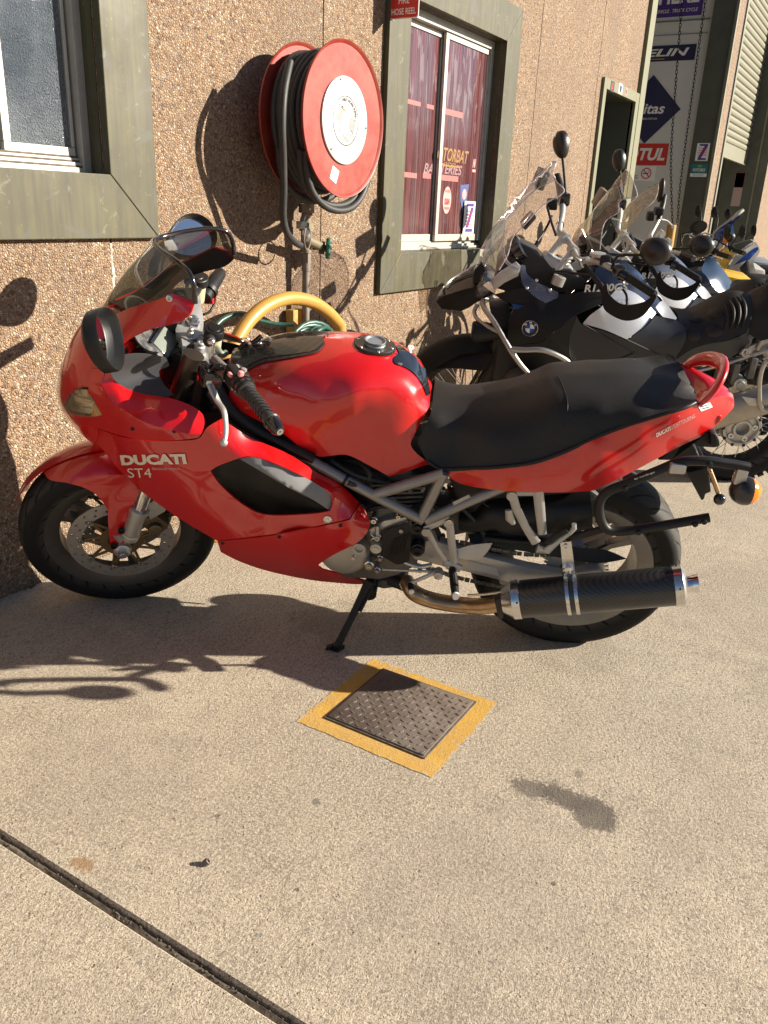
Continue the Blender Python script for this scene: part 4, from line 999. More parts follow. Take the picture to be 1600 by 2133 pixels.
def m_tyre():
    """tread grooves cut in the rubber, driven by the uv map (u: around, v: across)"""
    t = NT('tyre rubber'); uv = t.t.nodes.new('ShaderNodeUVMap').outputs[0]; s = t.sep(uv)
    av = t.math('ABSOLUTE', s[1])
    sw = t.math('ADD', t.math('MULTIPLY', s[0], 26.), t.math('MULTIPLY', t.math('POWER', av, .7), 2.6))
    fr = t.math('FRACT', sw); g1 = t.math('MULTIPLY', t.rng(t.math('ABSOLUTE', t.math('SUBTRACT', fr, .5)), .06, .085, 1, 0), t.math('MULTIPLY', t.rng(av, .16, .2), t.rng(av, .86, .9, 1, 0)))
    sw2 = t.math('ADD', t.math('MULTIPLY', s[0], 17.), t.math('MULTIPLY', av, -1.1)); f2 = t.math('FRACT', sw2)
    g2 = t.math('MULTIPLY', t.rng(t.math('ABSOLUTE', t.math('SUBTRACT', f2, .5)), .03, .05, 1, 0), t.math('MULTIPLY', t.rng(av, .0, .02), t.rng(av, .55, .6, 1, 0)))
    g = t.math('MAXIMUM', g1, g2)
    c = t.mix(t.rng(t.noise(14, 5, .6), .3, .7), (.030, .028, .025), (.046, .042, .037)); c = t.mix(t.rng(av, .80, .93), c, (.009, .009, .0088))
    c = t.mix(g, c, (.004, .004, .004))
    return t.out(c, .72, **{'Specular IOR Level': .3}, nrm=t.bump(t.math('SUBTRACT', t.math('MULTIPLY', t.noise(220, 3), .12), g), .8, .004))
M_TYRE = m_tyre()

def tyre_mesh(name, fr, r, wd, rr, parent, n=72, m_=None, knob=False):
    """torus section with UVs; fr maps local (x,y,z about the wheel centre) to parent coordinates"""
    prof = [(-wd * .36, rr), (-wd * .46, rr + (r - rr) * .30), (-wd * .5, rr + (r - rr) * .55), (-wd * .47, rr + (r - rr) * .74), (-wd * .36, r - (r - rr) * .11), (-wd * .19, r - (r - rr) * .03), (0, r)]
    prof = prof + [(-a, b) for a, b in prof[-2::-1]]; m = len(prof); V = []; F = []; U = []
    for i in range(n):
        a = 2 * math.pi * i / n
        for y, q in prof: V.append(fr(q * math.cos(a), y, q * math.sin(a)))
    for i in range(n):
        for j in range(m - 1):
            F.append((i * m + j, i * m + j + 1, ((i + 1) % n) * m + j + 1, ((i + 1) % n) * m + j)); U.append([(i / n, prof[j][0] / wd * 2), (i / n, prof[j + 1][0] / wd * 2), ((i + 1) / n, prof[j + 1][0] / wd * 2), ((i + 1) / n, prof[j][0] / wd * 2)])
    o = mesh_obj(name, V, F, m_ or M_TYRE, parent, False, 60); uv = o.data.uv_layers.new(name='UVMap'); uv.data.foreach_set('uv', [c for f in U for p in f for c in p])
    b = bmesh.new(); b.from_mesh(o.data); bmesh.ops.recalc_face_normals(b, faces=b.faces); b.to_mesh(o.data); b.free()
    return o
def xf(mb, fn):
    mb.V = [np.array(fn(*v)) for v in mb.V]; return mb
def cast_wheel(name, fn, r_rim, wd, mrim, parent, spokes=3, ph=0., hub=.05):
    b = MB(); w2 = wd / 2
    b.lathe((0, 0, 0), (0, 1, 0), [(-w2, r_rim), (-w2 + .006, r_rim + .004), (-w2 + .012, r_rim - .008), (-w2 + .03, r_rim - .03), (w2 - .03, r_rim - .03), (w2 - .012, r_rim - .008), (w2 - .006, r_rim + .004), (w2, r_rim), (w2 - .004, r_rim - .016), (w2 - .022, r_rim - .044), (-w2 + .022, r_rim - .044), (-w2 + .004, r_rim - .016)], 64, closed=True)
    b.lathe((0, 0, 0), (0, 1, 0), [(-.055, hub * .7), (-.055, hub), (.055, hub), (.055, hub * .7), (.06, hub * .6), (.06, .012)], 28)
    for k in range(spokes):
        a = ph + 2 * math.pi * k / spokes; c, s = math.cos(a), math.sin(a); R0 = r_rim - .035
        for sg in (-1, 1):
            P = [(.035, sg * .014), (.035, sg * .034), (R0 * .6, sg * .026), (R0 + .004, sg * .046), (R0 + .004, sg * .022), (R0 * .6, sg * .010)]
            b.prism([(u * c - v * s, -.016, u * s + v * c) for u, v in P], (0, .032, 0))
        b.prism([(u * c - v * s, -.009, u * s + v * c) for u, v in ((.03, -.018), (.03, .018), (R0 * .55, .012), (R0 * .55, -.012))], (0, .018, 0))
    return xf(b, fn).build(name, mrim, parent, smooth=35, bevel=0, recalc=True)
def brake_disc(fn, r0, r1, w, th, parent, nh=11, name='brake_disc', carrier=True):
    out = [(r1 * math.cos(a), r1 * math.sin(a)) for a in np.linspace(0, 2 * math.pi, 72, endpoint=False)]; holes = [[(r0 * math.cos(a), r0 * math.sin(a)) for a in np.linspace(0, 2 * math.pi, 48, endpoint=False)]]
    for k in range(nh * 2):
        for q, o in ((.30, 0), (.70, .35)):
            a = 2 * math.pi * (k + o) / (nh * 2); rr = r0 + (r1 - r0) * q; h = .0042
            holes.append([(rr * math.cos(a) + h * math.cos(t), rr * math.sin(a) + h * math.sin(t)) for t in np.linspace(0, 2 * math.pi, 6, endpoint=False)])
    P, F = tri_region(out, holes, .012); b = MB(); n = len(P)
    b.add([(x, w + th / 2, z) for x, z in P] + [(x, w - th / 2, z) for x, z in P], [tuple(f) for f in F] + [tuple(i + n for i in f[::-1]) for f in F])
    b.lathe((0, w, 0), (0, 1, 0), [(-th / 2, r1), (th / 2, r1)], 72); b.F = b.F[:-2] if len(b.F[-1]) > 6 else b.F; b.I = b.I[:len(b.F)]
    d = xf(b, fn).build(name, M_DISC, parent, smooth=30, recalc=True)
    if not carrier: return d
    b = MB(); nb = 9; ri = .040; m_ = .064
    b.lathe((0, w - .003, 0), (0, 1, 0), [(-.003, ri), (-.003, m_), (.003, m_), (.003, ri)], 40, closed=True)
    for k in range(nb):
        a = 2 * math.pi * k / nb + .2
        for da in (-.20, .20):
            p0 = np.array([m_ * .93 * math.cos(a + da), w - .003, m_ * .93 * math.sin(a + da)]); p1 = np.array([(r0 + .001) * math.cos(a), w - .002, (r0 + .001) * math.sin(a)]); b.tube([p0, p1], .0052, 6, flat=((0, 1, 0), .6))
        b.disc((r0 * math.cos(a), w - .006, r0 * math.sin(a)), (0, 1, 0), .0105, .011, 14)
    o = xf(b, fn).build('disc_carrier', M_GOLD, parent, smooth=40)
    for k in range(nb): a = 2 * math.pi * k / nb + .2; b = MB(); b.lathe((r0 * math.cos(a), w + .0052, r0 * math.sin(a)), (0, 1, 0), [(0, .0098), (.0015, .009), (.0015, .005), (.0, .0045)], 14); xf(b, fn).build('disc_bobbin', M_TIN, parent, smooth=40)
    return d

def sport_tourer():
    F = Frame((2.338, .6989, 0), 2.02313237, .25943864)
    root = thing('sport_motorcycle', 'glossy red faired sport touring motorcycle with black seat, leaning on its side stand', 'motorcycle', M=F.M)
    A = lambda px, py, w: F.at(px, py, w)
    def T(name, m_, pts, r, k=4, parent=root, n=10, mirror=False, **kw):
        b = MB(); P = np.array([A(*p) for p in pts]); b.tube(P, r, n, k, **kw)
        if mirror: b.mirror()
        return b.build(name, m_, parent, smooth=60)
    def prism_px(b, pts, w, th):
        return b.prism([A(x, y, w) for x, y in pts], (0, -th, 0))
    PAN = lambda *a, **k: panel(a[0], F, *a[1:], **k)
    RB = [M_RED, M_BPL]
    # ---------------- wheels
    WB, ST, RK = 1.41537522, .37631236, .419
    ax = np.array([-math.sin(RK), 0, math.cos(RK)])
    def rot(v):
        v = np.array(v, float); return v * math.cos(ST) + np.cross(ax, v) * math.sin(ST) + ax * (ax @ v) * (1 - math.cos(ST))
    A0 = np.array([WB + .10, 0, 0]); ctr = A0 + rot(np.array([WB, 0, .295]) - A0)
    u2, l2 = rot((1, 0, 0)), rot((0, 1, 0)); S = F.sub(ctr, [u2, l2, np.cross(u2, l2)])
    fw = cast_wheel('front_wheel', S.loc, .226, .092, mat('bronze grey rim', (.15, .142, .13), .33, .75, noise=(12, .4, (.09, .08, .07))), root, 3, ph=2.75)
    tyre_mesh('tyre', S.loc, .30, .122, .222, fw)
    brake_disc(S.loc, .118, .160, .062, .0045, fw); brake_disc(S.loc, .118, .160, -.062, .0045, fw)
    R0 = lambda x, y, z: (x, y, z + .312)
    rw = cast_wheel('rear_wheel', R0, .226, .15, mat('silver rim', (.21, .20, .185), .36, .65, noise=(12, .5, (.15, .14, .13))), root, 3, ph=.45, hub=.06)
    tyre_mesh('tyre', R0, .314, .18, .222, rw)
    b = MB(); b.lathe((0, .085, .312), (0, 1, 0), [(-.003, .05), (-.003, .088), (.003, .088), (.003, .05)], 40, closed=True)
    for k in range(40): a = 2 * math.pi * k / 40; b.box((.092 * math.cos(a), .085, .312 + .092 * math.sin(a)), (.012, .005, .006), [[math.cos(a), 0, math.sin(a)], [0, 1, 0], [-math.sin(a), 0, math.cos(a)]])
    b.build('sprocket', M_CAST, rw)
    brake_disc(lambda x, y, z: R0(x, y, z), .08, .12, -.095, .005, rw, 9, carrier=False)
    # ---------------- front fender, fork, caliper
    fend = [(92, 986, 1), (97, 973), (120, 957), (155, 944), (197, 936), (226, 940), (265, 952), (300, 985, 1), (296, 1022), (288, 1040), (272, 1085), (263, 1122), (247, 1146), (234, 1146), (229, 1128), (225, 1085), (224, 1062), (205, 1035), (180, 1018), (140, 1006), (105, 1000)]
    fc = [(92, 986, .012), (97, 973, .0), (120, 957, -.012), (155, 944, -.02), (197, 936, -.02), (226, 940, -.01), (265, 952, .0), (300, 985, .05), (105, 1000, .045), (140, 1006, .072), (180, 1018, .08), (205, 1035, .083), (224, 1062, .086), (229, 1128, .10), (247, 1146, .105), (272, 1085, .10), (262, 985, .055), (290, 1020, .098), (160, 975, .05), (210, 985, .06), (250, 1030, .088), (130, 978, .035), (222, 1010, .078)]
    ft_ = tps(fc)
    def f_(px, py):
        ws = np.linspace(.09, -.05, 57); g = []
        for w_ in ws: q = S.R @ (S.at(px, py, w_) - S.o2); g.append(math.hypot(q[0], q[2]) - (.324 - 4.2 * q[1] ** 2))
        if g[0] <= 0: return max(.086, ft_(px, py)) if py > 1000 else .088
        for i in range(1, 57):
            if g[i] <= 0: return ws[i - 1] + (ws[i] - ws[i - 1]) * g[i - 1] / (g[i - 1] - g[i])
        return ws[int(np.argmin(g))]
    o = panel('front_fender', S, fend, f_, RB, root, th=.003, step=11)
    # far half of the fender, following the same arc on the other side
    b = MB(); rows = []
    for a in np.linspace(rad(28), rad(142), 22):
        e = .012 * math.cos((a - rad(85)) * 1.5)
        rows.append([S.loc((.318 + e - .0 - q * q * 5.2) * math.cos(a), q, (.318 + e - q * q * 5.2) * math.sin(a)) for q in (.02, .0, -.03, -.055, -.07, -.082)])
    b.grid(rows); b.build('front_fender', M_RED, root, smooth=60)
    d = ax; leg = lambda sgn, t, q=0.: S.loc(-.012 + q, sgn * .102, 0) + d * t
    for sg in (1, -1):
        b = MB(); b.tube([leg(sg, .17), leg(sg, .38)], .0215, 18); o = b.build('fork_tube', M_CHR, root, smooth=60)
        b = MB(); b.tube([leg(sg, .36), leg(sg, .40), leg(sg, .73)], [.027, .028, .028], 18); b.build('fork_outer', mat('dark fork tube', (.09, .075, .06), .3, .8), o, smooth=60)
        b = MB(); b.tube([leg(sg, .05), leg(sg, .165)], .0255, 16); b.tube([leg(sg, .16), leg(sg, .175)], .029, 16)
        b.prism([leg(sg, .165) + S.R[0] * .0, leg(sg, .165) - S.R[0] * .05 + d * .05, leg(sg, .165) - S.R[0] * .065 + d * .06, leg(sg, .165) - S.R[0] * .085 + d * .005, leg(sg, .165) - S.R[0] * .08 - d * .02, leg(sg, .10) - S.R[0] * .02], S.R[1] * -.016)
        b.build('fork_foot', M_CAST, o, smooth=40, bevel=0)
        b = MB(); b.tube([S.loc(-.004, sg * .088, .06), S.loc(-.004, sg * .088, -.02)], .024, 12, flat=(S.R[1], .6)); b.lathe(S.loc(-.002, sg * .112, .0) - S.R[1] * 0, S.R[1] * sg, [(-.02, .026), (.0, .026), (.002, .022), (.008, .018), (.008, .012), (.002, .010)], 20); b.build('axle_clamp', M_CAST, o, smooth=40)
        b = MB(); b.lathe(S.loc(-.002, sg * .122, 0), S.R[1] * sg, [(-.004, .0165), (.006, .0165), (.006, .009), (-.002, .008)], 6); b.build('axle_nut', M_TIN, o, smooth=20)
        cc = lambda x, y, z: S.loc(*(np.array([-.098, sg * .075, .092]) + np.array([x * .55 - z * .83, y, x * .83 + z * .55])))
        b = MB(); b.box((0, 0, 0), (.115, .045, .05)); b.disc((-.027, .02 * sg, 0), (0, sg, 0), .021, .018, 20); b.disc((.026, .02 * sg, .002), (0, sg, 0), .018, .018, 20); b.box((0, -.0 * sg, .03), (.10, .05, .012)); xf(b, cc).build('brake_caliper', mat('caliper bronze', (.155, .12, .07), .45, .6, noise=(40, .4, (.08, .06, .04))), root, smooth=35, bevel=.003)
    for t, ww in ((.07, .0), (.17, 0)):
        b = MB(); b.lathe(leg(1, t) + S.R[1] * 0, d, [(-.004, .0275), (.004, .0275)], 20); b.build('fork_ring', mat('pale seal ring', (.5, .48, .38), .5), root, smooth=40)
    for q in ((253, 1107), (238, 1139)): b = MB(); c = S.at(*q, .112); b.lathe(c, S.R[1], [(-.006, .011), (.001, .011), (.001, .007), (-.003, .006)], 14); b.build('fender_bolt', M_BPL, root)
    # ---------------- nose, built as level rings round the front
    sil = [(205, 655), (170, 682), (148, 712), (133, 748), (124, 785), (122, 815), (127, 843), (140, 872), (158, 900), (186, 928)]
    wid = [.115, .15, .178, .20, .21, .205, .19, .17, .15, .13]; srs = [1.295, 1.275, 1.26, 1.25, 1.25, 1.25, 1.25, 1.245, 1.235, 1.215]
    rows = []; TH = np.linspace(-90, 90, 33)
    def projx(p): q = RW.T @ (F.o + np.array(p) @ F.A - EYE); return CX + FPX * q[0] / q[2]
    for (px, py), wv, sr in zip(sil, wid, srs):
        t = A(px, py, .085)[2]; lo, hi = sr + .01, sr + .5
        ring_ = lambda sf: [(sr + (sf - sr) * max(0, math.cos(rad(a))) ** .8, wv * math.sin(rad(a)) * (1 if abs(a) < 89 else 1), t) for a in TH]
        for _ in range(30):
            mid = (lo + hi) / 2
            if min(projx(p) for p in ring_(mid)[14:]) > px: lo = mid
            else: hi = mid
        rows.append(np.array(ring_(mid)))
    R_ = np.array(rows); R_ = np.array([cr(R_[:, j], 4) for j in range(R_.shape[1])]).transpose(1, 0, 2)
    b = MB(); b.grid(R_); nose = b.build('nose_fairing', M_RED, root, smooth=60, recalc=True)
    # headlamp glass in the front face and the clear turn signals in its corners
    b = MB(); i0 = int(len(R_) * .40); i1 = int(len(R_) * .82); b.grid([[R_[i][j] + np.array([.004, 0, 0]) for j in range(9, 24)] for i in range(i0, i1)]); b.build('headlamp', M_LENSC, root, smooth=60)
    nb_ = bpy.data.objects[nose.name].data; bvh = BVHTree.FromPolygons([v.co for v in nb_.vertices], [tuple(p.vertices) for p in nb_.polygons])
    def nose_w(px, py):
        e = F.eye(); d = F.A @ ray(px, py); h = bvh.ray_cast(Vector(e), Vector(d / np.linalg.norm(d)))
        if h[0] is None: h = bvh.find_nearest(Vector(A(px, py, .09)))
        return h[0].y
    lens = [(139, 842, 1), (147, 824), (160, 813), (176, 809), (188, 815), (203, 836), (216, 859, 1), (195, 864), (165, 862), (146, 856)]
    PAN('turn_signal_bowl', lens, nose_w, mat('lamp bowl', (.60, .57, .50), .12, .75, noise=(16, .7, (.24, .20, .13)), bump=(45, .8, .006)), root, th=.002, step=6, off=.003)
    PAN('turn_signal_lens', lens, nose_w, M_LENSC, root, th=.002, step=6, off=.010)
    e_ = F.eye(); b = MB(); P = []
    for x, y in smooth_outline(lens, 4): q = A(x, y, nose_w(x, y)); P.append(q + (e_ - q) / np.linalg.norm(e_ - q) * .006)
    b.tube(P, .0022, 6, closed=True); b.build('lens_seal', M_BPL, root, smooth=60)
    for k in range(4): b = MB(); P = []; [P.append((lambda q: q + (e_ - q) / np.linalg.norm(e_ - q) * .0055)(A(x, y, nose_w(x, y)))) for x, y in ((150 + k * 3, 852 - k * 9), (168 + k * 4, 856 - k * 9), (186 + k * 4, 858 - k * 8))]; b.tube(P, .003, 6, 3); b.build('facet_glint_strip', (M_CHR, M_BPL, M_TIN, M_BPL)[k], root, smooth=60)  # chrome and black strips imitate bright and dark reflections inside the lens
    PAN('lens_tip', [(203, 836, 1), (215, 859, 1), (196, 863, 1)], nose_w, mat('amber lens', (.40, .20, .05), .15, coat=.5), root, th=.002, step=6, off=.0115)
    # ---------------- upper cowl, screen
    cw = [(200, 664, .07), (226, 662, .108), (268, 642, .145), (320, 627, .172), (360, 611, .182), (406, 629, .186), (396, 652, .205), (380, 668, .205), (356, 675, .205), (308, 686, .205), (264, 706, .208), (240, 735, .215), (229, 764, .222), (205, 745, .196), (183, 715, .165), (300, 655, .182), (240, 690, .178)]
    PAN('screen_cowl', [(200, 662, 1), (226, 662), (268, 642), (320, 627), (360, 611, 1), (406, 629, 1), (396, 653), (380, 668), (356, 676), (308, 687), (264, 708), (243, 732), (229, 766, 1), (205, 752), (180, 718), (180, 690)], cw, RB, root, th=.005, mirror=True, step=11)
    base = [A(406, 631, .184), A(360, 614, .180), A(320, 630, .170), A(268, 645, .143), A(226, 664, .106), A(204, 658, .06)]; fr0 = R_[0][16] + np.array([-.004, 0, -.004])
    base = np.array(base + [fr0]); bb = cr(np.vstack([base, (base[:-1] * [1, -1, 1])[::-1]]), 5)
    tl = np.array([A(407, 632, .184), A(404, 596, .178), A(394, 568, .165), A(370, 545, .135), A(340, 525, .085), A(322, 508, .03)]); fr1 = np.array([tl[-1][0] + .006, 0, tl[-1][2] + .002])
    tt = np.vstack([tl, fr1]); tt = cr(np.vstack([tt, (tt[:-1] * [1, -1, 1])[::-1]]), 5)
    rows = [bb + (tt - bb) * s + np.array([0, 0, 1]) * 0 + np.outer(np.sin(np.pi * s) * .012 * np.ones(len(bb)), [1, 0, .3]) for s in np.linspace(0, 1, 14)]
    b = MB(); b.grid(rows); scr = b.build('windscreen', M_SMOKE, root, smooth=60)
    b = MB(); b.tube(tt, .0062, 8); b.build('edge_trim', M_GLB, scr, smooth=60)
    for px, py, w_ in ((353, 621, .186),): b = MB(); b.lathe(A(px, py, w_), (0, 1, .3), [(-.003, .008), (.002, .008), (.003, .006), (.003, .003), (.001, .002)], 14); b.build('screen_screw', M_TIN, root)
    # ---------------- inner black panel and upper side fairing
    PAN('inner_panel', [(229, 768, 1), (240, 748), (262, 739), (300, 737), (345, 744, 1), (352, 762), (332, 772), (338, 795), (362, 822, 1), (330, 828), (295, 821), (262, 808), (240, 793), (232, 780)],
        [(229, 768, .222), (240, 793, .217), (262, 808, .213), (295, 821, .213), (330, 828, .214), (362, 822, .19), (345, 744, .13), (300, 737, .165), (262, 739, .198), (300, 775, .165), (335, 790, .16), (270, 775, .188)], [M_SATIN, M_BPL], root, th=.003, mirror=True, step=10)
    Cc = [(240, 793, .214), (262, 808, .212), (300, 820, .212), (352, 828, .216), (390, 841, .22), (422, 862, .228), (218, 775, .212), (229, 768, .213), (215, 805, .228), (235, 837, .252), (270, 860, .268), (310, 882, .277), (370, 898, .28), (418, 903, .272), (424, 885, .25), (250, 822, .24), (330, 855, .254), (390, 870, .254)]
    PAN('shoulder_panel', [(216, 774, 1), (229, 768, 1), (234, 781), (242, 794), (264, 808), (300, 821), (352, 829), (390, 841), (420, 860), (426, 882), (420, 903, 1), (404, 905), (370, 899), (310, 883), (270, 861), (235, 838), (215, 808), (211, 790)], Cc, RB, root, th=.004, mirror=True, step=10)
    Dc = [(190, 770, .208), (214, 772, .213), (213, 806, .224), (235, 837, .248), (270, 860, .262), (310, 882, .272), (370, 898, .274), (418, 903, .266), (415, 912, .262), (330, 917, .25), (270, 912, .237), (215, 895, .20), (172, 880, .172), (178, 840, .195), (186, 800, .208)]
    PAN('side_fairing', [(190, 768, 1), (216, 774), (213, 806), (235, 838), (270, 861), (310, 883), (370, 899), (419, 905, 1), (412, 912, 1), (380, 916), (330, 917), (270, 912), (215, 896), (170, 878, 1), (178, 840), (186, 800)], Dc, RB, root, th=.004, mirror=True, step=11)
    # ---------------- main fairing with the vent, belly
    Ec = [(190, 910, .128), (215, 940, .134), (250, 985, .14), (288, 1020, .15), (330, 1050, .16), (380, 1085, .17), (420, 1108, .18), (452, 1127, .185), (170, 880, .155), (215, 897, .195), (270, 914, .23), (330, 919, .243), (416, 912, .258), (470, 880, .232), (530, 915, .205), (600, 945, .19), (660, 985, .18), (705, 1006, .172), (745, 1040, .162),
          (320, 965, .226), (400, 945, .256), (425, 985, .254), (360, 1020, .214), (420, 1060, .222), (470, 1085, .228), (560, 1100, .236), (300, 990, .195), (500, 950, .262), (572, 962, .256), (627, 987, .245), (690, 1024, .226), (699, 1048, .224), (694, 1068, .234), (440, 1012, .238), (470, 1045, .222), (520, 1072, .215), (600, 1085, .228), (660, 1085, .24), (728, 1080, .235), (240, 930, .19), (280, 945, .214)]
    fE = tps(Ec, 1.2e-2)
    vent = [(438, 981, 1), (456, 970), (498, 955), (524, 951), (572, 964), (627, 989), (667, 1012), (688, 1026), (694, 1045), (688, 1064, 1), (657, 1070), (586, 1074), (543, 1070), (515, 1057), (486, 1036), (456, 1007)]
    PAN('main_fairing', [(170, 881, 1), (215, 898), (270, 914), (330, 919), (380, 918), (414, 913), (432, 890), (462, 872, 1), (500, 898), (530, 915), (600, 945), (660, 983), (705, 1006), (748, 1046, 1), (728, 1080, 1), (681, 1091), (572, 1112), (452, 1126, 1), (420, 1108), (380, 1084), (330, 1050), (288, 1018), (250, 980), (215, 938), (188, 908)], fE, RB, root, holes=[vent], th=.005, mirror=True, step=12)
    E2c = [(749, 1049, .165), (769, 1085, .18), (752, 1124, .20), (728, 1082, .234), (681, 1093, .24), (572, 1114, .236), (452, 1128, .185), (735, 1135, .205), (700, 1152, .19), (664, 1178, .155), (764, 1211, .09), (750, 1217, .08), (700, 1214, .085), (640, 1207, .095), (560, 1190, .115), (500, 1170, .135), (460, 1150, .155), (600, 1150, .20), (520, 1138, .195), (690, 1120, .225), (640, 1185, .15), (690, 1198, .125), (600, 1128, .228)]
    PAN('belly_fairing', [(750, 1049, 1), (762, 1066), (770, 1087), (765, 1108), (752, 1124), (735, 1136), (700, 1153), (672, 1170), (664, 1178), (672, 1187, 1), (700, 1194), (764, 1211, 1), (750, 1217), (700, 1214), (640, 1207), (560, 1190), (500, 1170), (460, 1150, 1), (453, 1128, 1), (572, 1115), (681, 1094), (729, 1083, 1)], E2c, RB, root, th=.005, mirror=True, step=12)
    PAN('vent_scoop', [(500, 956, 1), (524, 952), (572, 965), (627, 990), (667, 1013), (688, 1027), (694, 1046), (688, 1064, 1), (600, 1015, 1)], [(500, 956, .260), (524, 952, .257), (572, 965, .250), (627, 990, .239), (667, 1013, .228), (688, 1027, .222), (694, 1046, .220), (688, 1064, .228), (600, 1015, .272), (560, 990, .273), (645, 1040, .256), (620, 1005, .255)], [mat('sunlit scoop plastic', (.17, .17, .172), .42, bump=(500, .1, .0004)), M_BPL], root, th=.003, mirror=True, step=10)  # upper scoop face coloured paler to imitate the sun falling on it
    PAN('vent_baffle', [(438, 982, 1), (456, 971), (500, 956, 1), (600, 1015, 1), (688, 1064, 1), (657, 1071), (586, 1076), (543, 1072), (515, 1058), (486, 1037), (456, 1008)], [(438, 982, .235), (456, 971, .245), (500, 956, .260), (600, 1015, .272), (688, 1064, .228), (657, 1070, .205), (586, 1074, .13), (515, 1057, .08), (456, 1007, .12), (540, 1010, .20), (480, 995, .19), (600, 1050, .19)], M_BPL, root, th=.003, mirror=True, step=10)
    for px, py in ((276, 893), (363, 898)): b = MB(); b.lathe(A(px, py, tps(Dc)(px, py) + .002), (0, 1, .1), [(-.003, .0055), (.0015, .0055), (.0015, .003), (0, .002)], 12); b.build('fairing_screw', M_BPL, root)
    for px, py in ((582, 1118), (709, 1095), (464, 1131), (754, 1053)): b = MB(); b.lathe(A(px, py, tps(E2c)(px, py) + .002), (0, 1, .1), [(-.003, .0055), (.0015, .0055), (.0015, .003), (0, .002)], 12); b.build('fairing_screw', M_BPL, root)
    b = MB(); b.lathe(A(683, 1082, fE(683, 1082) + .001), (0, 1, .05), [(-.003, .0115), (.002, .0115), (.003, .009), (.001, .008), (.001, .004), (.003, .003)], 20); b.build('quarter_turn_fastener', M_TIN, root)
    def etxt(name, s, px, py, wpx, hpx, m_, bold, slant=-.20, rise=0.):
        V, Fq = text_mesh(s, bold); V = V - V.min(0); e = V.max(0)
        P = []
        for u, v in V: x = px + u / e[0] * wpx + slant * v / e[1] * hpx; y = py - v / e[1] * hpx + rise * u / e[0] * wpx; P.append(A(x, y, fE(x, y) + .0035))
        mesh_obj(name, P, Fq, m_, root, False, 0)
    etxt('lettering', 'DUCATI', 253.5, 969.5, 136, 21.5, M_WPR, .055, rise=-.02)
    etxt('lettering', 'ST4', 268, 995, 49, 19.5, M_WPR, 0); etxt('lettering', 'desmodromico', 317, 979, 58, 7, M_GREYP, 0)
    # ---------------- tank
    cl = [(487, 733), (520, 722), (560, 713), (620, 705), (700, 706), (780, 717), (830, 737), (858, 758), (879, 784), (892, 808), (898, 826)]
    Tc = [(x, y, 0.) for x, y in cl] + [(700, 727, .05), (700, 755, .10), (700, 778, .13), (700, 812, .155), (780, 738, .05), (780, 766, .10), (780, 789, .125), (776, 817, .145), (830, 758, .05), (832, 782, .09), (830, 804, .112), (862, 776, .04), (862, 797, .075), (620, 727, .05), (620, 755, .10), (620, 778, .13), (620, 812, .155), (620, 850, .171),
          (560, 734, .05), (560, 762, .10), (560, 787, .13), (560, 817, .15), (556, 850, .163), (512, 746, .05), (510, 771, .09), (508, 800, .12), (508, 832, .14), (610, 888, .179), (650, 868, .178), (700, 850, .172), (740, 836, .163), (626, 906, .170), (664, 884, .168), (712, 866, .161), (754, 850, .150), (798, 834, .136), (842, 816, .112), (872, 820, .085),
          (700, 915, .154), (760, 905, .150), (800, 940, .146), (667, 951, .152), (811, 992, .148), (880, 948, .142), (770, 875, .147), (830, 862, .134), (733, 950, .150), (489, 845, .135), (480, 808, .115), (517, 865, .150), (555, 884, .163), (589, 903, .168), (615, 923, .165), (640, 943, .156), (480, 760, .055), (894, 846, .065), (874, 885, .110), (858, 920, .136), (880, 806, .055), (872, 846, .103)]
    fT = tps(Tc, 4e-4)
    tank = PAN('fuel_tank', [(487, 733, 1)] + cl[1:-1] + [(898, 826, 1), (895, 845), (874, 885), (858, 917), (857, 930), (871, 947), (897, 966, 1), (811, 993, 1), (770, 970), (733, 951), (713, 947), (684, 950), (667, 951), (638, 943), (615, 923), (589, 903), (555, 884), (517, 865), (489, 846), (478, 830), (479, 806), (482, 775), (478, 750)], fT, M_RED, root, seam=True, step=12, smooth=60)
    PAN('tank_cover', [(487, 733, 1), (520, 722), (560, 713), (620, 705), (672, 704, 1), (674, 713), (668, 722), (652, 733), (600, 742), (556, 748), (530, 757), (510, 768), (496, 766), (482, 752)], fT, M_CARBG, root, seam=True, step=10, off=.005)
    PAN('tank_cover_rim', [(674, 712, 1), (678, 716, 1), (671, 726), (654, 738), (600, 748), (556, 755), (532, 764), (512, 775), (500, 774, 1), (510, 768), (530, 757), (556, 748), (600, 742), (652, 733), (668, 722)], fT, M_CARB, root, th=.002, step=8, off=.0035, mirror=True)
    PAN('tank_pad', [(832, 738, 1), (858, 758), (879, 784), (892, 808), (896, 818, 1), (888, 824), (881, 806), (871, 790), (860, 777), (842, 766), (822, 758), (820, 746)], fT, M_GLB, root, seam=True, step=8, off=.0025)
    n_ = np.array([-.12, 0, 1.]); n_ /= np.linalg.norm(n_); c = A(781, 717, 0) - n_ * .004
    b = MB(); b.lathe(c, n_, [(-.004, .0565), (.004, .0565), (.006, .054), (.006, .03), (.004, .029)], 40); b.build('filler_ring', mat('black cap ring', (.018, .017, .016), .35, coat=.3), root)
    b = MB(); b.lathe(c, n_, [(.004, .029), (.009, .027), (.014, .029), (.017, .029), (.017, .026), (.013, .021), (.013, .004)], 32); b.build('fuel_cap', mat('grey cap alloy', (.30, .33, .36), .4, .6), root)
    for k in range(6): a = k * 1.047 + .3; x, y, _ = basis(n_); b = MB(); b.disc(c + n_ * .005 + (x * math.cos(a) + y * math.sin(a)) * .048, n_, .0038, .002, 10); b.build('cap_screw', M_TIN, root)
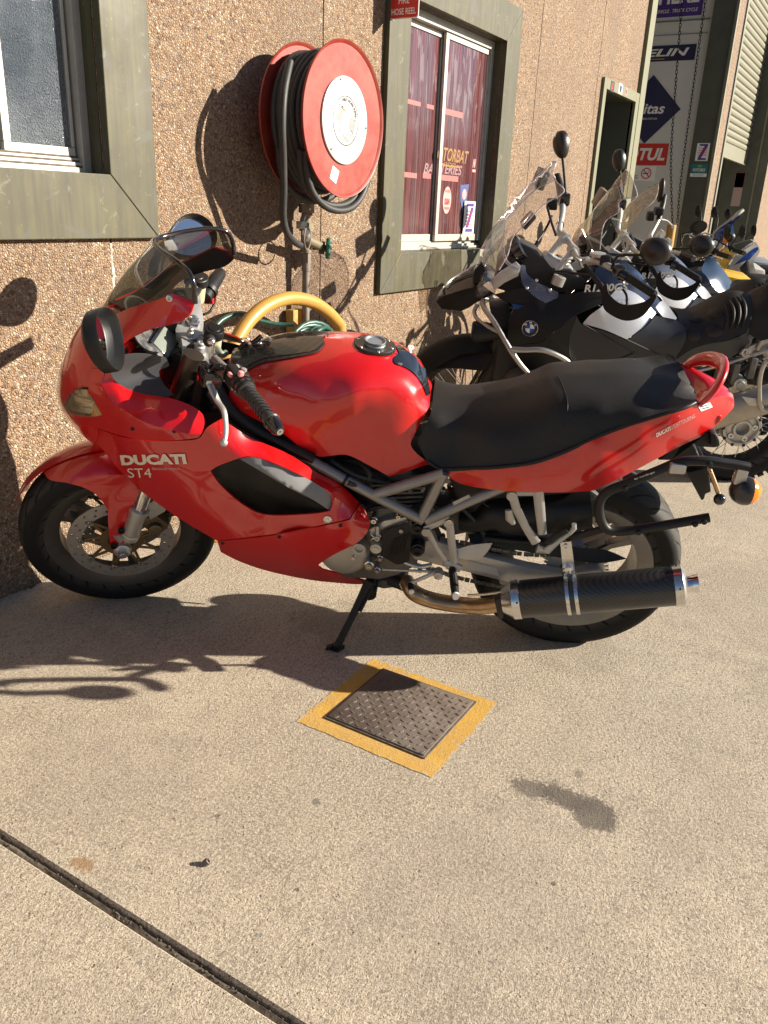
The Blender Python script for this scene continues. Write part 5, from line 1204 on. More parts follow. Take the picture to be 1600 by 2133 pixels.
    for px, py in ((560, 709), (541, 719)): b = MB(); b.ball(A(px, py, .012 if py > 712 else -.03) + np.array([0, 0, .006]), .007, (1, 1, .6)); b.build('cover_screw', M_TIN, root)
    p = A(856, 745, .004) + np.array([.002, 0, .009])
    text_on('lettering', 'P', lambda u, v: p + np.array([-.006 * 0 + u * -.75 - v * -.0, .0, 0]) + np.array([v * .4, -u * .45, v * .75 + .004]), .034, M_WHT, root, bold=.05, shear=.2)
    # keys in the ignition, fob on the cover
    b = MB(); b.tube([A(513, 713, .0), A(500, 728, .0)], .009, 8, flat=((0, 1, 0), .5)); b.tube([A(545, 700, -.0), A(525, 716, .0)], .008, 6, flat=((0, 1, 0), .4)); b.build('ignition_key', M_GLB, root)
    q = A(512, 717, .012) + np.array([0, 0, .012]); b = MB(); b.tube([q + np.array([.014 * math.cos(t), .010 * math.sin(t), .010 * math.sin(t)]) for t in np.linspace(0, 6.28, 18, endpoint=False)], .0014, 6, closed=True); b.build('key_ring', M_TIN, root)
    # ---------------- seat and tail
    sl = [(902, 822), (960, 823), (1030, 817), (1090, 803), (1130, 788), (1165, 782), (1240, 778), (1350, 781), (1415, 791), (1440, 803), (1449, 818)]
    Sc = [(x, y, 0.) for x, y in sl] + [(873, 925, .14), (897, 860, .10), (886, 890, .125), (892, 960, .16), (920, 977, .17), (1037, 972, .192), (1112, 962, .192), (1178, 939, .187), (1272, 897, .177), (1366, 866, .167), (1426, 848, .15), (1449, 834, .12), (960, 862, .085), (1000, 905, .145), (1160, 826, .10), (1300, 822, .10), (1400, 824, .085), (1250, 852, .145), (1350, 845, .140), (1100, 850, .10), (1060, 918, .166), (950, 922, .135), (1200, 890, .165), (1130, 905, .165), (1420, 838, .13)]
    fS = tps(Sc, 8e-3)
    PAN('seat', [(902, 824, 1)] + sl[1:-1] + [(1449, 818, 1), (1451, 834, 1), (1426, 850), (1366, 868), (1272, 899), (1178, 941), (1112, 964), (1037, 974), (920, 978, 1), (892, 962), (873, 928), (872, 915), (886, 888), (898, 858)], fS, M_SEAT, root, seam=True, step=13, smooth=60)
    Rc = [(925, 981, .165), (1037, 972, .19), (1112, 962, .191), (1178, 939, .187), (1272, 897, .177), (1366, 866, .167), (1426, 848, .15), (1452, 841, .125), (934, 992, .168), (967, 1009, .172), (1047, 1021, .185), (1131, 1025, .185), (1225, 1023, .172), (1319, 981, .148), (1416, 928, .108), (1472, 900, .08), (1523, 853, .04), (1529, 840, .026), (1524, 829, .03), (1497, 827, .065), (1100, 995, .205), (1250, 950, .20), (1400, 890, .155), (1480, 858, .085), (1180, 985, .205), (1000, 995, .192), (1330, 915, .18)]
    fR = tps(Rc, 8e-3)
    PAN('tail_fairing', [(925, 981, 1), (1037, 976), (1112, 966), (1178, 943), (1272, 901), (1366, 870), (1426, 852), (1453, 842, 1), (1497, 827), (1520, 826), (1529, 838), (1523, 855), (1472, 902), (1416, 930), (1319, 982), (1258, 1012), (1225, 1023), (1131, 1026), (1047, 1022), (967, 1010), (934, 992)], fR, RB, root, th=.005, mirror=True, step=12)
    b = MB(); b.tube([A(x, y - 1, fS(x, y - 2) + .002) for x, y in ((892, 962), (920, 978), (975, 977), (1037, 974), (1112, 964), (1178, 941), (1272, 899), (1366, 868), (1426, 850), (1450, 838))], .0055, 8, 4); b.build('seat_edge', M_BPL, root, smooth=60)
    PAN('tail_top', [(1449, 818, 1), (1475, 806), (1500, 806), (1527, 822, 1), (1530, 838, 1), (1520, 828), (1497, 828), (1453, 843, 1)], [(1449, 818, 0), (1475, 806, 0), (1500, 806, 0), (1527, 822, 0), (1530, 838, .012), (1520, 828, .03), (1497, 828, .065), (1453, 843, .124), (1470, 822, .05)], M_RED, root, seam=True, step=8)
    G = [A(1456, 842, .115), A(1478, 823, .112), A(1496, 800, .096), A(1506, 776, .06), A(1503, 757, .0), A(1480, 747, -.06), A(1448, 751, -.096), A(1425, 768, -.112), A(1412, 790, -.115)]
    b = MB(); b.tube(G, [.012, .016, .018, .020, .021, .020, .018, .016, .012], 12, 5, flat=((1, 0, .25), .55)); b.build('grab_handle', M_RED, root, smooth=60)
    
    d_ = np.array([79, -40.]); d_ /= np.linalg.norm(d_); n2 = np.array([d_[1], -d_[0]])
    def rtxt(s, x0, y0, L, h, m_, bold):
        V, Fq = text_mesh(s, bold); V = V - V.min(0); e = V.max(0); P = []
        for u, v in V: q = np.array([x0, y0]) + d_ * (u / e[0] * L) + n2 * (v / e[1] * h) * np.array([1, 1]); P.append(A(q[0], q[1], fR(*q) + .0025))
        mesh_obj('lettering', P, Fq, m_, root, False, 0)
    n2 = np.array([-.12, -1.]); rtxt('DUCATI', 1368, 911, 33, 8.5, M_WPR, .05); rtxt('SPORTTOURING', 1399, 895, 55, 8.5, M_GREYP, 0)
    b = MB(); q = [(1454, 846), (1479, 838), (1485, 848), (1461, 857)]; b.add([A(x, y, fR(x, y) + .003) for x, y in q], [(0, 1, 2, 3)]); b.build('warning_label', M_WHT, root, smooth=0)
    b = MB()
    for k, (x0, y0, x1, y1) in enumerate(((1459, 847, 1477, 841.5), (1462, 851, 1479, 846))): b.add([A(x0, y0, fR(x0, y0) + .0036), A(x1, y1, fR(x1, y1) + .0036), A(x1, y1 + 2.2, fR(x1, y1) + .0036), A(x0, y0 + 2.2, fR(x0, y0) + .0036)], [(0, 1, 2, 3)])
    b.build('label_print', M_NAVY, root, smooth=0)
    # under the tail: lamp, tray, plate hanger, ball
    b = MB(); prism_px(b, [(1470, 899), (1500, 880), (1505, 868), (1494, 866), (1460, 888)], .07, .14); b.build('tail_lamp', M_LENSR, root, bevel=.004)
    b = MB(); prism_px(b, [(1410, 930), (1472, 900), (1492, 912), (1500, 930), (1490, 934), (1460, 932), (1440, 925), (1455, 945), (1462, 965), (1400, 960), (1370, 960)], .085, .17); prism_px(b, [(1480, 902), (1494, 905), (1501, 922), (1498, 932), (1481, 933)], .1, .2); b.build('tail_tray', M_BPL, root, bevel=.006)
    b = MB(); prism_px(b, [(1430, 985), (1476, 974), (1482, 1025), (1470, 1030), (1468, 1040), (1462, 1044)], .06, .12); b.build('plate_hanger', M_BPL, root, bevel=.004)
    T('hanger_rod', M_BRZ, [(1478, 978, .10), (1488, 1004, .11), (1499, 1034, .12)], .0065, 0); b = MB(); b.ball(A(1499, 1040, .13), .016, n=16); b.build('rubber_ball', M_GLB, root)
    # pannier rail, clamp, indicator
    RAIL = [(1560, 974, .235), (1529, 968, .235), (1465, 960, .235), (1416, 963, .235), (1372, 980, .235), (1310, 1006, .235), (1268, 1023, .235), (1251, 1042, .235), (1248, 1068, .235), (1257, 1094, .235), (1276, 1106, .235), (1320, 1104, .235), (1397, 1092, .235), (1478, 1078, .235)]
    b = MB(); b.tube([A(*p) * [1, -1, 1] for p in RAIL], .0125, 10, 6); b.build('pannier_rail', M_BPL, root, smooth=60); b = MB(); b.tube([A(*p) for p in RAIL], .0125, 10, 6); rl = b.build('pannier_rail', M_BPL, root, smooth=60)
    for px, py in ((1478, 967), (1302, 1017), (1330, 1109), (1448, 1092), (1467, 1087)): b = MB(); b.lathe(A(px, py, .248), (0, 1, 0), [(-.006, .007), (.004, .007), (.006, .004)], 12); b.build('rail_bolt', M_BPL, rl)
    b = MB(); b.box(A(1411, 975, .245), (.040, .02, .026)); b.build('rail_clamp', M_CAST, rl, bevel=.005)
    text_on('lettering', 'by nonfango', lambda u, v: A(1322 + u * 42 / .042, 1001 - u * 15 / .042 - v * 640, .249), None, M_WHT, root, width=.042, height=.008)
    T('rail_strut', M_BPL, [(1262, 1100, .22), (1220, 1112, .19), (1180, 1120, .17)], .010, 2)
    b = MB(); b.box(A(1543, 988, .235), (.028, .022, .05)); b.build('indicator_stem', M_CAST, root, bevel=.003)
    ic = A(1552, 1022, .235); b = MB()
    pr = [(-math.cos(math.pi * i / 12), math.sin(math.pi * i / 12)) for i in range(13)]
    for i in range(13): pass
    b.lathe(ic, (-1, 0, -.08), [(d_ * .038, r_ * .037) for d_, r_ in pr[:8]], 24); o = b.build('indicator', mat('black lamp housing', (.02, .018, .017), .3, coat=.3), root, smooth=60)
    b = MB(); b.lathe(ic, (-1, 0, -.08), [(d_ * .038, r_ * .0368) for d_, r_ in pr[7:]], 24); b.build('indicator_lens', M_LENSO, o, smooth=60)
    # ---------------- frame
    for nm, pts in (('frame_tube', [(440, 818, .09), (500, 884, .145), (600, 936, .158), (720, 1000, .165), (790, 1037, .18), (882, 1084, .185)]), ('frame_tube', [(778, 1031, .178), (925, 986, .18)]), ('frame_tube', [(925, 984, .18), (878, 1080, .183)]), ('frame_tube', [(886, 1084, .183), (1020, 1026, .165), (1130, 985, .15)]), ('frame_tube', [(640, 958, .12), (560, 1040, .10)])):
        for sg in (1, -1): b = MB(); b.tube(np.array([A(*p) for p in pts]) * [1, sg, 1], .0148, 14, 3 if len(pts) > 2 else 0); b.build(nm, M_FRAME, root, smooth=60)
    b = MB(); P = [A(448, 800, .12), A(470, 845, .145), A(520, 888, .155), A(600, 930, .165), (A(655, 957, .17))]; b.tube(P, [.017, .020, .018, .016, .013], 10, 4); b.build('rubber_edge', M_BPL, root, smooth=60)
    b = MB(); q = A(690, 983, .198); b.tube([A(717, 998, .166), A(722, 1001, .167)], .0162, 12); b.build('cable_tie', M_BPL, root)
    q = [(943, 1046), (977, 1030), (980, 1036), (945, 1053)]; b = MB(); b.add([A(x, y, .196) for x, y in q], [(0, 1, 2, 3)]); b.build('frame_label', mat('worn grey label', (.42, .40, .36), .6, noise=(120, .7, (.2, .19, .17))), root, smooth=0)
    # ---------------- engine, airbox and dark innards
    b = MB(); prism_px(b, [(470, 900), (660, 985), (760, 1050), (760, 1120), (690, 1165), (560, 1180), (480, 1130), (420, 1060), (330, 960), (330, 925)], .075, .15); b.build('dark_radiator_filler', M_DIRT, root)  # dark filler block standing in for the unlit hollow behind the vent
    b = MB(); prism_px(b, [(660, 955), (810, 990), (925, 985), (880, 1075), (770, 1050), (700, 1005)], .11, .22); b.build('cylinder_block', M_DIRT, root, bevel=.01)
    for k in range(6): b = MB(); prism_px(b, [(775 + k * 3, 1010 + k * 9), (880, 1006 + k * 9), (882, 1010 + k * 9), (775 + k * 3, 1014 + k * 9)], .125, .25); b.build('cooling_fin', M_ENG, root)
    b = MB(); prism_px(b, [(690, 1060), (765, 1055), (850, 1060), (880, 1085), (868, 1130), (870, 1180), (830, 1200), (790, 1210), (710, 1205), (670, 1170)], .12, .26); b.build('crankcase', M_ENG, root, bevel=.012)
    b = MB(); prism_px(b, [(768, 1103), (800, 1085), (846, 1077), (852, 1090), (800, 1104), (775, 1118)], .15, .05); b.build('cam_cover', M_CAST, root, bevel=.006)
    c = A(716, 1152, .14); b = MB(); b.lathe(c, (0, 1, 0), [(-.05, .075), (.0, .075), (.012, .068), (.02, .055), (.024, .03), (.024, .002)], 40); b.build('alternator_cover', mat('clean cast cover', (.42, .40, .36), .45, .6, bump=(220, .15, .001)), root, smooth=40)
    b = MB(); c2 = A(748, 1142, .168); b.lathe(c2, (0, 1, 0), [(-.03, .0185), (.004, .0185), (.004, .013), (-.004, .012)], 24); b.build('sight_glass', M_CAST, root)
    b = MB(); c2 = A(783, 1142, .16); b.lathe(c2, (0, 1, 0), [(-.03, .0165), (.004, .0165), (.006, .014), (.006, .009), (.009, .009), (.009, .002)], 24); b.build('oil_filler_cap', mat('cream plastic cap', (.58, .53, .42), .5), root)
    PAN('sprocket_cover', [(797, 1112, 1), (820, 1100), (852, 1089, 1), (856, 1130), (853, 1168, 1), (830, 1176), (812, 1168), (795, 1158, 1)], [(797, 1112, .165), (852, 1089, .165), (853, 1168, .165), (795, 1158, .165), (825, 1135, .172)], M_BPL, root, th=.004, step=10)
    for k in range(5): b = MB(); b.tube([A(810 + k * 8, 1158 - k * 2, .174), A(815 + k * 8, 1138 - k * 3, .175), A(824 + k * 8, 1122 - k * 3, .173)], .0018, 6, 2); b.build('cover_rib', M_BPL, root)
    for px, py, r_, m_ in ((769, 1178, .011, M_TIN), (786, 1187, .007, M_TIN), (779, 1083, .0075, M_TIN), (786, 1118, .008, M_CAST), (836, 1103, .006, M_TIN), (870, 1100, .014, M_BPL), (870, 1146, .016, M_BPL), (830, 1074, .006, M_TIN), (792, 1162, .006, M_TIN), (737, 1160, .005, M_TIN)):
        b = MB(); c2 = A(px, py, .165); b.lathe(c2, (0, 1, 0), [(-.03, r_ * 1.3), (0, r_ * 1.3), (.002, r_), (.01, r_), (.01, r_ * .5), (.006, r_ * .45)], 14); b.build('engine_bolt', m_, root)
    T('neutral_switch', M_CAST, [(786, 1095, .165), (786, 1125, .165)], .006, 0); T('wire', M_TIN, [(768, 1105, .16), (778, 1118, .17), (788, 1120, .168)], .0022)
    b = MB(); b.tube([A(1163, 784, fS(1163, 784)) , A(1171, 800, fS(1171, 800)), A(1180, 828, fS(1180, 828)), A(1182, 850, fS(1182, 850)), A(1176, 890, fS(1176, 890))], .0016, 6, 4); b.build('seat_seam', M_BPL, root, smooth=60)
    rb = random.Random(12)
    for k in range(26): px, py = rb.uniform(770, 990), rb.uniform(1015, 1195); r_ = rb.uniform(.0035, .007); b = MB(); b.lathe(A(px, py, .10 + rb.uniform(-.02, .035)), (0, 1, 0), [(-.02, r_ * 1.4), (0, r_ * 1.4), (.001, r_), (.008, r_), (.008, r_ * .5), (.005, r_ * .45)], 6 if k % 2 else 12); b.build('engine_bolt', (M_TIN, M_CAST, M_ENG)[k % 3], root, smooth=30)
    for pts, r_, m_ in (([(860, 1060, .14), (890, 1048, .13), (930, 1062, .12), (985, 1050, .11)], .008, M_BPL), ([(765, 1062, .15), (800, 1055, .155), (850, 1066, .15), (872, 1092, .15)], .006, M_BPL), ([(940, 1040, .1), (985, 1080, .12), (1010, 1120, .12), (1000, 1150, .13)], .007, M_DIRT), ([(990, 1030, .12), (1012, 1052, .12), (1030, 1056, .12)], .003, M_BPL), ([(840, 1170, .15), (870, 1180, .15), (900, 1176, .14)], .006, M_TIN), ([(1010, 1120, .125), (1080, 1128, .125), (1140, 1130, .12)], .009, M_BPL)): T('hose', m_, pts, r_)
    b = MB(); prism_px(b, [(862, 1110), (905, 1104), (925, 1150), (905, 1172), (866, 1168)], .12, .06); b.build('sprocket_carrier', M_ENG, root, bevel=.006)
    b = MB(); prism_px(b, [(905, 1060), (985, 1040), (1015, 1062), (1010, 1104), (945, 1118), (905, 1096)], .085, .1); b.build('linkage_block', M_ENG, root, bevel=.01)
    b = MB(); prism_px(b, [(775, 1212), (840, 1205), (850, 1222), (800, 1228), (780, 1224)], .08, .16); b.build('sump', M_ENG, root, bevel=.008)
    for pts in ([(660, 965, .12), (720, 980, .14), (780, 1000, .13), (840, 1012, .11)], [(690, 960, .13), (740, 990, .15), (800, 1005, .14)], [(745, 960, .10), (770, 985, .14), (765, 1010, .15)], [(725, 1005, .18), (760, 1018, .17), (790, 1022, .15)]): T('wiring', M_DIRT, pts, .007)
    b = MB(); prism_px(b, [(690, 955), (760, 960), (800, 990), (760, 1010), (700, 985)], .10, .2); b.build('throttle_body', M_BPL, root, bevel=.008)
    b = MB(); prism_px(b, [(930, 985), (1230, 1020), (1260, 1040), (1240, 1080), (1200, 1100), (1075, 1100), (1010, 1110), (960, 1075)], .10, .2); b.build('under_seat_box', M_DIRT, root, bevel=.015)
    b = MB(); b.tube([A(960, 1085, .09), A(1000, 1085, .10), A(1030, 1070, .10), A(1080, 1072, .10), A(1230, 1060, .10)], [.03, .034, .05, .058, .058], 20, 3); b.build('airbox_hose', M_BPL, root, smooth=60)
    # shock absorber
    s0, s1 = A(968, 985, .0), A(930, 1085, .0); b = MB(); dv = s1 - s0; x, y, z = basis(dv); L = np.linalg.norm(dv)
    b.tube([s0 + dv * t + .030 * (x * math.cos(t * 44) + y * math.sin(t * 44)) for t in np.linspace(0, 1, 150)], .0065, 8); b.build('shock_spring', mat('dark red spring', (.22, .03, .03), .4, coat=.3), root, smooth=60)
    b = MB(); b.tube([s0, s1], .018, 12); b.build('shock_damper', M_ENG, root)
    # swingarm, chain, guards
    for sg in (1, -1):
        b = MB(); b.prism([A(x, y, .125) * [1, 1, 1] for x, y in [(852, 1128), (905, 1126), (1000, 1158), (1100, 1183), (1170, 1196), (1250, 1186), (1262, 1204), (1240, 1222), (1160, 1228), (1065, 1216), (960, 1190), (860, 1166)]], (0, -.035, 0))
        if sg < 0: b.V = [v * np.array([1, -1, 1]) for v in b.V]; b.F = [f[::-1] for f in b.F]
        b.build('swingarm', M_SILV, root, bevel=.007)
    q = [(976, 1168), (1035, 1183), (1040, 1200), (975, 1186)]; b = MB(); b.add([A(x, y, .1268) for x, y in q], [(0, 1, 2, 3)]); b.build('swingarm_label', mat('faint label', (.42, .42, .41), .5), root, smooth=0)
    b = MB()
    P = [A(x, y, .10) for x, y in ((845, 1121), (900, 1122), (960, 1130), (1100, 1155), (1242, 1150))]; Q = [A(x, y, .10) for x, y in ((845, 1172), (900, 1185), (960, 1205), (1060, 1224), (1150, 1232), (1242, 1235))]
    for PP in (P, Q):
        PP = cr(PP, 40); Ls = np.concatenate([[0], np.cumsum(np.linalg.norm(np.diff(PP, axis=0), axis=1))]); n = int(Ls[-1] / .0155)
        for i in range(n):
            s = (i + .5) * Ls[-1] / n; k = max(0, np.searchsorted(Ls, s) - 1); dd = PP[k + 1] - PP[k]; b.tube([PP[k] - dd / np.linalg.norm(dd) * .007, PP[k] + dd / np.linalg.norm(dd) * .007], .0075, 8, flat=((0, 1, 0), .35 if i % 2 else .75))
    o = b.build('drive_chain', mat('grimy chain', (.14, .13, .12), .5, .6, noise=(50, .5, (.04, .035, .03))), root, smooth=50); tag(o, kind='stuff')
    PAN('chain_guard', [(975, 1112, 1), (1060, 1112), (1140, 1122), (1200, 1140), (1260, 1145), (1306, 1164, 1), (1250, 1173), (1190, 1166), (1100, 1150), (980, 1130, 1)], [(975, 1112, .09), (1060, 1112, .10), (1200, 1140, .11), (1306, 1164, .115), (1250, 1173, .125), (1100, 1150, .12), (980, 1130, .11)], M_BPL, root, th=.003, step=12)
    b = MB(); b.grid([[((.332 + .004 * abs(q)) * math.cos(a), q * .09, .312 + (.332 - .02 * q * q) * math.sin(a)) for q in (-1, -.5, 0, .5, 1)] for a in np.linspace(rad(10), rad(72), 14)]); b.build('rear_hugger', M_BPL, root, smooth=60)
    # hangers, pegs, levers
    def leg_(b, P, r, q=.55): b.tube([A(*p) for p in P], r, 10, flat=((0, 1, 0), q))
    b = MB(); leg_(b, [(889, 1102, .17), (908, 1140, .172), (933, 1178, .175)], [.010, .0085, .010]); leg_(b, [(936, 1084, .17), (941, 1130, .172), (946, 1172, .175)], [.011, .012, .012]); leg_(b, [(885, 1102, .17), (938, 1080, .17)], .009); leg_(b, [(926, 1172, .175), (960, 1185, .175)], [.013, .013])
    b.disc(A(889, 1103, .165), (0, 1, 0), .0135, .016, 16); b.disc(A(935, 1085, .165), (0, 1, 0), .0135, .016, 16); b.build('footrest_hanger', M_SILV, root, smooth=50)
    for q in ((891, 1106), (936, 1086), (933, 1181)): b = MB(); b.lathe(A(*q, .182), (0, 1, 0), [(-.004, .007), (.003, .007), (.003, .0035), (0, .003)], 12); b.build('hanger_bolt', M_TIN, root)
    PAN('heel_guard', [(956, 1143, 1), (985, 1135), (1026, 1131, 1), (1015, 1150), (1000, 1165, 1), (975, 1166), (955, 1162, 1)], [(956, 1143, .168), (1026, 1131, .175), (1000, 1165, .185), (955, 1162, .18), (985, 1150, .182)], M_SILV, root, th=.003, step=9)
    b = MB(); b.tube([A(942, 1186, .18), A(946, 1214, .225), A(949, 1240, .275)], [.014, .0155, .014], 12, flat=((1, 0, 0), .8)); fp = b.build('footpeg', M_BPL, root)
    b = MB(); b.tube([A(949, 1239, .274), A(950, 1243, .282)], .0125, 12, flat=((1, 0, 0), .8)); b.build('peg_tip', M_WHT, fp)
    b = MB(); leg_(b, [(912, 1190, .18), (890, 1200, .188), (853, 1216, .20)], [.007, .0065, .006], .8); b.tube([A(797, 1186, .165), A(905, 1191, .175)], .0042, 8); b.lathe(A(914, 1188, .17), (0, 1, 0), [(0, .013), (.028, .013), (.03, .008)], 14); b.build('gear_lever', M_CAST, root, smooth=50)
    b = MB(); b.tube([A(855, 1217, .20), A(857, 1232, .23)], .0085, 10); b.build('lever_rubber', M_BPL, root); b = MB(); b.tube([A(857, 1231, .229), A(857.5, 1234, .234)], .008, 10); b.build('lever_tip', M_WHT, root)
    b = MB(); leg_(b, [(1066, 1026, .18), (1076, 1060, .18), (1095, 1098, .182), (1117, 1130, .185)], [.013, .012, .011, .014]); leg_(b, [(1121, 1022, .18), (1126, 1070, .18), (1130, 1112, .184)], [.015, .014, .012]); leg_(b, [(1066, 1028, .178), (1124, 1027, .178)], .008); b.disc(A(1066, 1027, .172), (0, 1, 0), .014, .018, 16)
    leg_(b, [(1060, 1062, .175), (1062, 1080, .175), (1070, 1092, .175)], [.010, .013, .006]); leg_(b, [(1118, 1143, .19), (1140, 1148, .19)], [.015, .010]); b.build('pillion_hanger', M_SILV, root, smooth=50)
    b = MB(); leg_(b, [(1138, 1148, .2), (1160, 1130, .2), (1185, 1112, .2), (1196, 1100, .2), (1196, 1091, .2)], [.012, .008, .007, .008, .0065], .8); pp = b.build('pillion_peg', M_SILV, root, smooth=50)
    b = MB(); leg_(b, [(1138, 1130, .205), (1160, 1115, .205), (1182, 1103, .205)], [.009, .009, .008], 1); b.build('peg_rubber', M_BPL, pp)
    # exhausts
    def can(sg):
        a, c = A(1072, 1249, .215), A(1418, 1219, .235); dv = c - a
        if sg < 0: a, c = A(1010, 1100, -.17), A(1338, 1043, -.19); dv = c - a
        L = np.linalg.norm(dv); r_ = .0545
        b = MB(); b.lathe(a, dv, [(0, r_ * .96), (.004, r_), (L * .5, r_ * 1.01), (L - .006, r_), (L, r_ * .97)], 40); s_ = b.build('silencer', M_CARB if sg > 0 else M_BPL, root, smooth=40)
        b = MB(); b.lathe(a, dv, [(-.035, .026), (-.034, .036), (-.012, .050), (-.004, r_ + .0025), (.018, r_ + .0025), (.019, r_)], 40); b.build('end_cap', M_TIN, s_, smooth=40); b = MB(); b.lathe(a, dv, [(L - .020, r_), (L - .019, r_ + .0025), (L + .004, r_ + .0025), (L + .008, r_ - .002), (L + .014, .040), (L + .016, .026)], 40); b.build('end_cap', M_TIN, s_, smooth=40)
        b = MB(); b.lathe(a, dv, [(L + .012, .026), (L + .02, .022), (L + .034, .025), (L + .045, .0265), (L + .045, .0235), (L + .02, .019)], 28); b.build('tail_pipe', M_CHR, s_, smooth=50)
        if sg > 0:
            u_ = dv / L
            for q in (.150, .174): b = MB(); b.lathe(a, dv, [(q - .005, r_ + .0005), (q - .005, r_ + .003), (q + .005, r_ + .003), (q + .005, r_ + .0005)], 40, closed=True); b.build('strap', M_TIN, s_, smooth=40)
            for q in (.012, L - .006):
                for t in (1.2, 2.6): x, y, z = basis(dv); b = MB(); b.ball(a + u_ * q + (x * math.cos(t) + y * math.sin(t)) * (r_ + .003), .003); b.build('rivet', M_BPL, s_)
    can(1); can(-1)
    b = MB(); b.prism([A(x, y, .19) for x, y in ((1167, 1130), (1190, 1128), (1197, 1180), (1198, 1205), (1172, 1205), (1172, 1180))], (0, -.004, 0)); b.lathe(A(1178, 1138, .19), (0, 1, 0), [(-.003, .008), (.005, .008), (.005, .004), (.002, .003)], 12); b.lathe(A(1184, 1192, .20), (0, 1, 0), [(-.014, .016), (.0, .016), (.003, .007), (.012, .007), (.012, .002)], 14); b.build('silencer_bracket', M_TIN, root, smooth=30)
    for w_, dy in ((.15, 0), (.11, -4)):
        T('exhaust_pipe', M_BRZ, [(846, 1212 + dy, w_ - .04), (862, 1236 + dy, w_), (900, 1252 + dy, w_), (960, 1262 + dy, w_ + .01), (1010, 1264 + dy, w_ + .04), (1056, 1254 + dy, .205)], .0225, 5, n=16)
    T('exhaust_pipe', M_DIRT, [(790, 1200, .05), (830, 1212, .07), (860, 1225, .10)], .022, 4)
    T('pipe_spring', M_TIN, [(975, 1240, .17), (1010, 1238, .19), (1052, 1232, .215)], .004, 2)
    b = MB(); prism_px(b, [(1030, 1252), (1045, 1246), (1058, 1252), (1050, 1262), (1048, 1290), (1038, 1290)], .235, .02); b.build('pipe_clamp', M_DIRT, root, bevel=.003)
    # side stand down on the concrete
    g = np.array(PG(701, 1355)); gl = F.A @ (g - F.o); top = A(770, 1212, .12)
    ft = F.A @ (np.array([g[0], g[1], .012]) - F.o)
    b = MB(); b.tube([top, top + (ft - top) * .25, top + (ft - top) * .6, ft], [.017, .0135, .011, .012], 10, flat=((0, 1, 0), .8)); b.disc(A(772, 1216, .09), (0, 1, 0), .024, .05, 16)
    wl = lambda dx, dy, z: F.A @ (np.array([g[0] + dx, g[1] + dy, z]) - F.o)
    b.prism([wl(-.012, .028, .002), wl(.018, .02, .002), wl(.022, -.015, .002), wl(-.012, -.012, .002)], F.A @ np.array([0, 0, .012])); b.tube([wl(-.0, .012, .012), wl(-.03, .015, .014)], .006, 8); b.build('side_stand', M_BPL, root)
    b = MB(); x, y, z = basis(ft - top); b.tube([top + (ft - top) * (.05 + .38 * t) + x * .004 * math.cos(t * 150) + y * .004 * math.sin(t * 150) + np.array([-.015, .006, 0]) for t in np.linspace(0, 1, 150)], .0016, 5); b.build('stand_spring', M_DIRT, root)
    # ---------------- cockpit
    b = MB(); b.lathe(A(306, 708, .06), (-.75, .1, .75), [(-.06, .035), (-.045, .044), (.0, .046), (.004, .044), (.003, .040)], 28); b.build('gauge', M_GLB, root); b = MB(); b.disc(A(306, 708, .06) + np.array([-.75, .1, .75]) * .004, (-.75, .1, .75), .040, .001, 28); b.build('gauge_face', mat('gauge face', (.06, .06, .06), .15, coat=.6, noise=(60, .5, (.3, .3, .28))), root)
    b = MB(); b.lathe(A(290, 650, -.06), (-.75, .1, .75), [(-.05, .04), (0, .05), (.004, .048), (.003, .044)], 28); b.build('gauge', M_GLB, root); b = MB(); b.lathe(A(290, 650, -.06), (-.75, .1, .75), [(.0035, .05), (.008, .05), (.008, .044), (.0035, .044)], 28, closed=True); b.build('gauge_ring', M_TIN, root)
    nrm = np.array([-.80, .15, .6]); nrm /= np.linalg.norm(nrm); ex = np.array([.05, 1, -.15]); ex -= nrm * (ex @ nrm); ex /= np.linalg.norm(ex); ey = np.cross(nrm, ex)
    lc = A(346, 712, .02); b = MB(); b.box(lc - nrm * .02, (.125, .085, .04), [ex, ey, nrm]); b.build('dash_housing', M_BPL, root, bevel=.010)
    b = MB(); b.box(lc + nrm * .001, (.088, .054, .004), [ex, ey, nrm]); b.build('dash_display', M_LCD, root, bevel=.002)
    b = MB(); b.box(lc + nrm * .0012 + ey * .033, (.10, .006, .005), [ex, ey, nrm]); b.box(lc + nrm * .0012 - ey * .033, (.10, .006, .005), [ex, ey, nrm]); b.build('dash_frame', M_GLB, root)
    b = MB(); prism_px(b, [(330, 745), (400, 720), (430, 760), (440, 860), (380, 835), (345, 800)], .05, .12); prism_px(b, [(235, 700), (330, 640), (390, 640), (340, 740), (260, 745)], -.02, .16); b.build('dash_carrier', M_DIRT, root, bevel=.01)
    T('fork_boot', mat('dusky fork leg', (.16, .10, .08), .35, .6), [(398, 850, .06), (408, 800, .06), (416, 768, .06)], .024, 0, n=18)
    # alloy top clamp with its raised bar mounts
    PAN('top_clamp', [(366, 690), (374, 668), (384, 640), (392, 600), (398, 588), (412, 596), (420, 640), (424, 672), (420, 694), (404, 706), (385, 704)], [(366, 690, .0), (384, 640, -.10), (398, 588, -.19), (420, 640, -.13), (424, 672, -.08), (404, 706, .01), (398, 660, -.07)], M_CAST, root, th=.03, step=8)
    PAN('top_clamp', [(378, 705, 1), (420, 697, 1), (440, 722), (452, 748), (440, 772, 1), (410, 752), (384, 738, 1)], [(378, 705, .02), (420, 697, -.02), (452, 748, .06), (440, 772, .10), (384, 738, .07), (410, 725, .03)], M_CAST, root, th=.035, step=8)
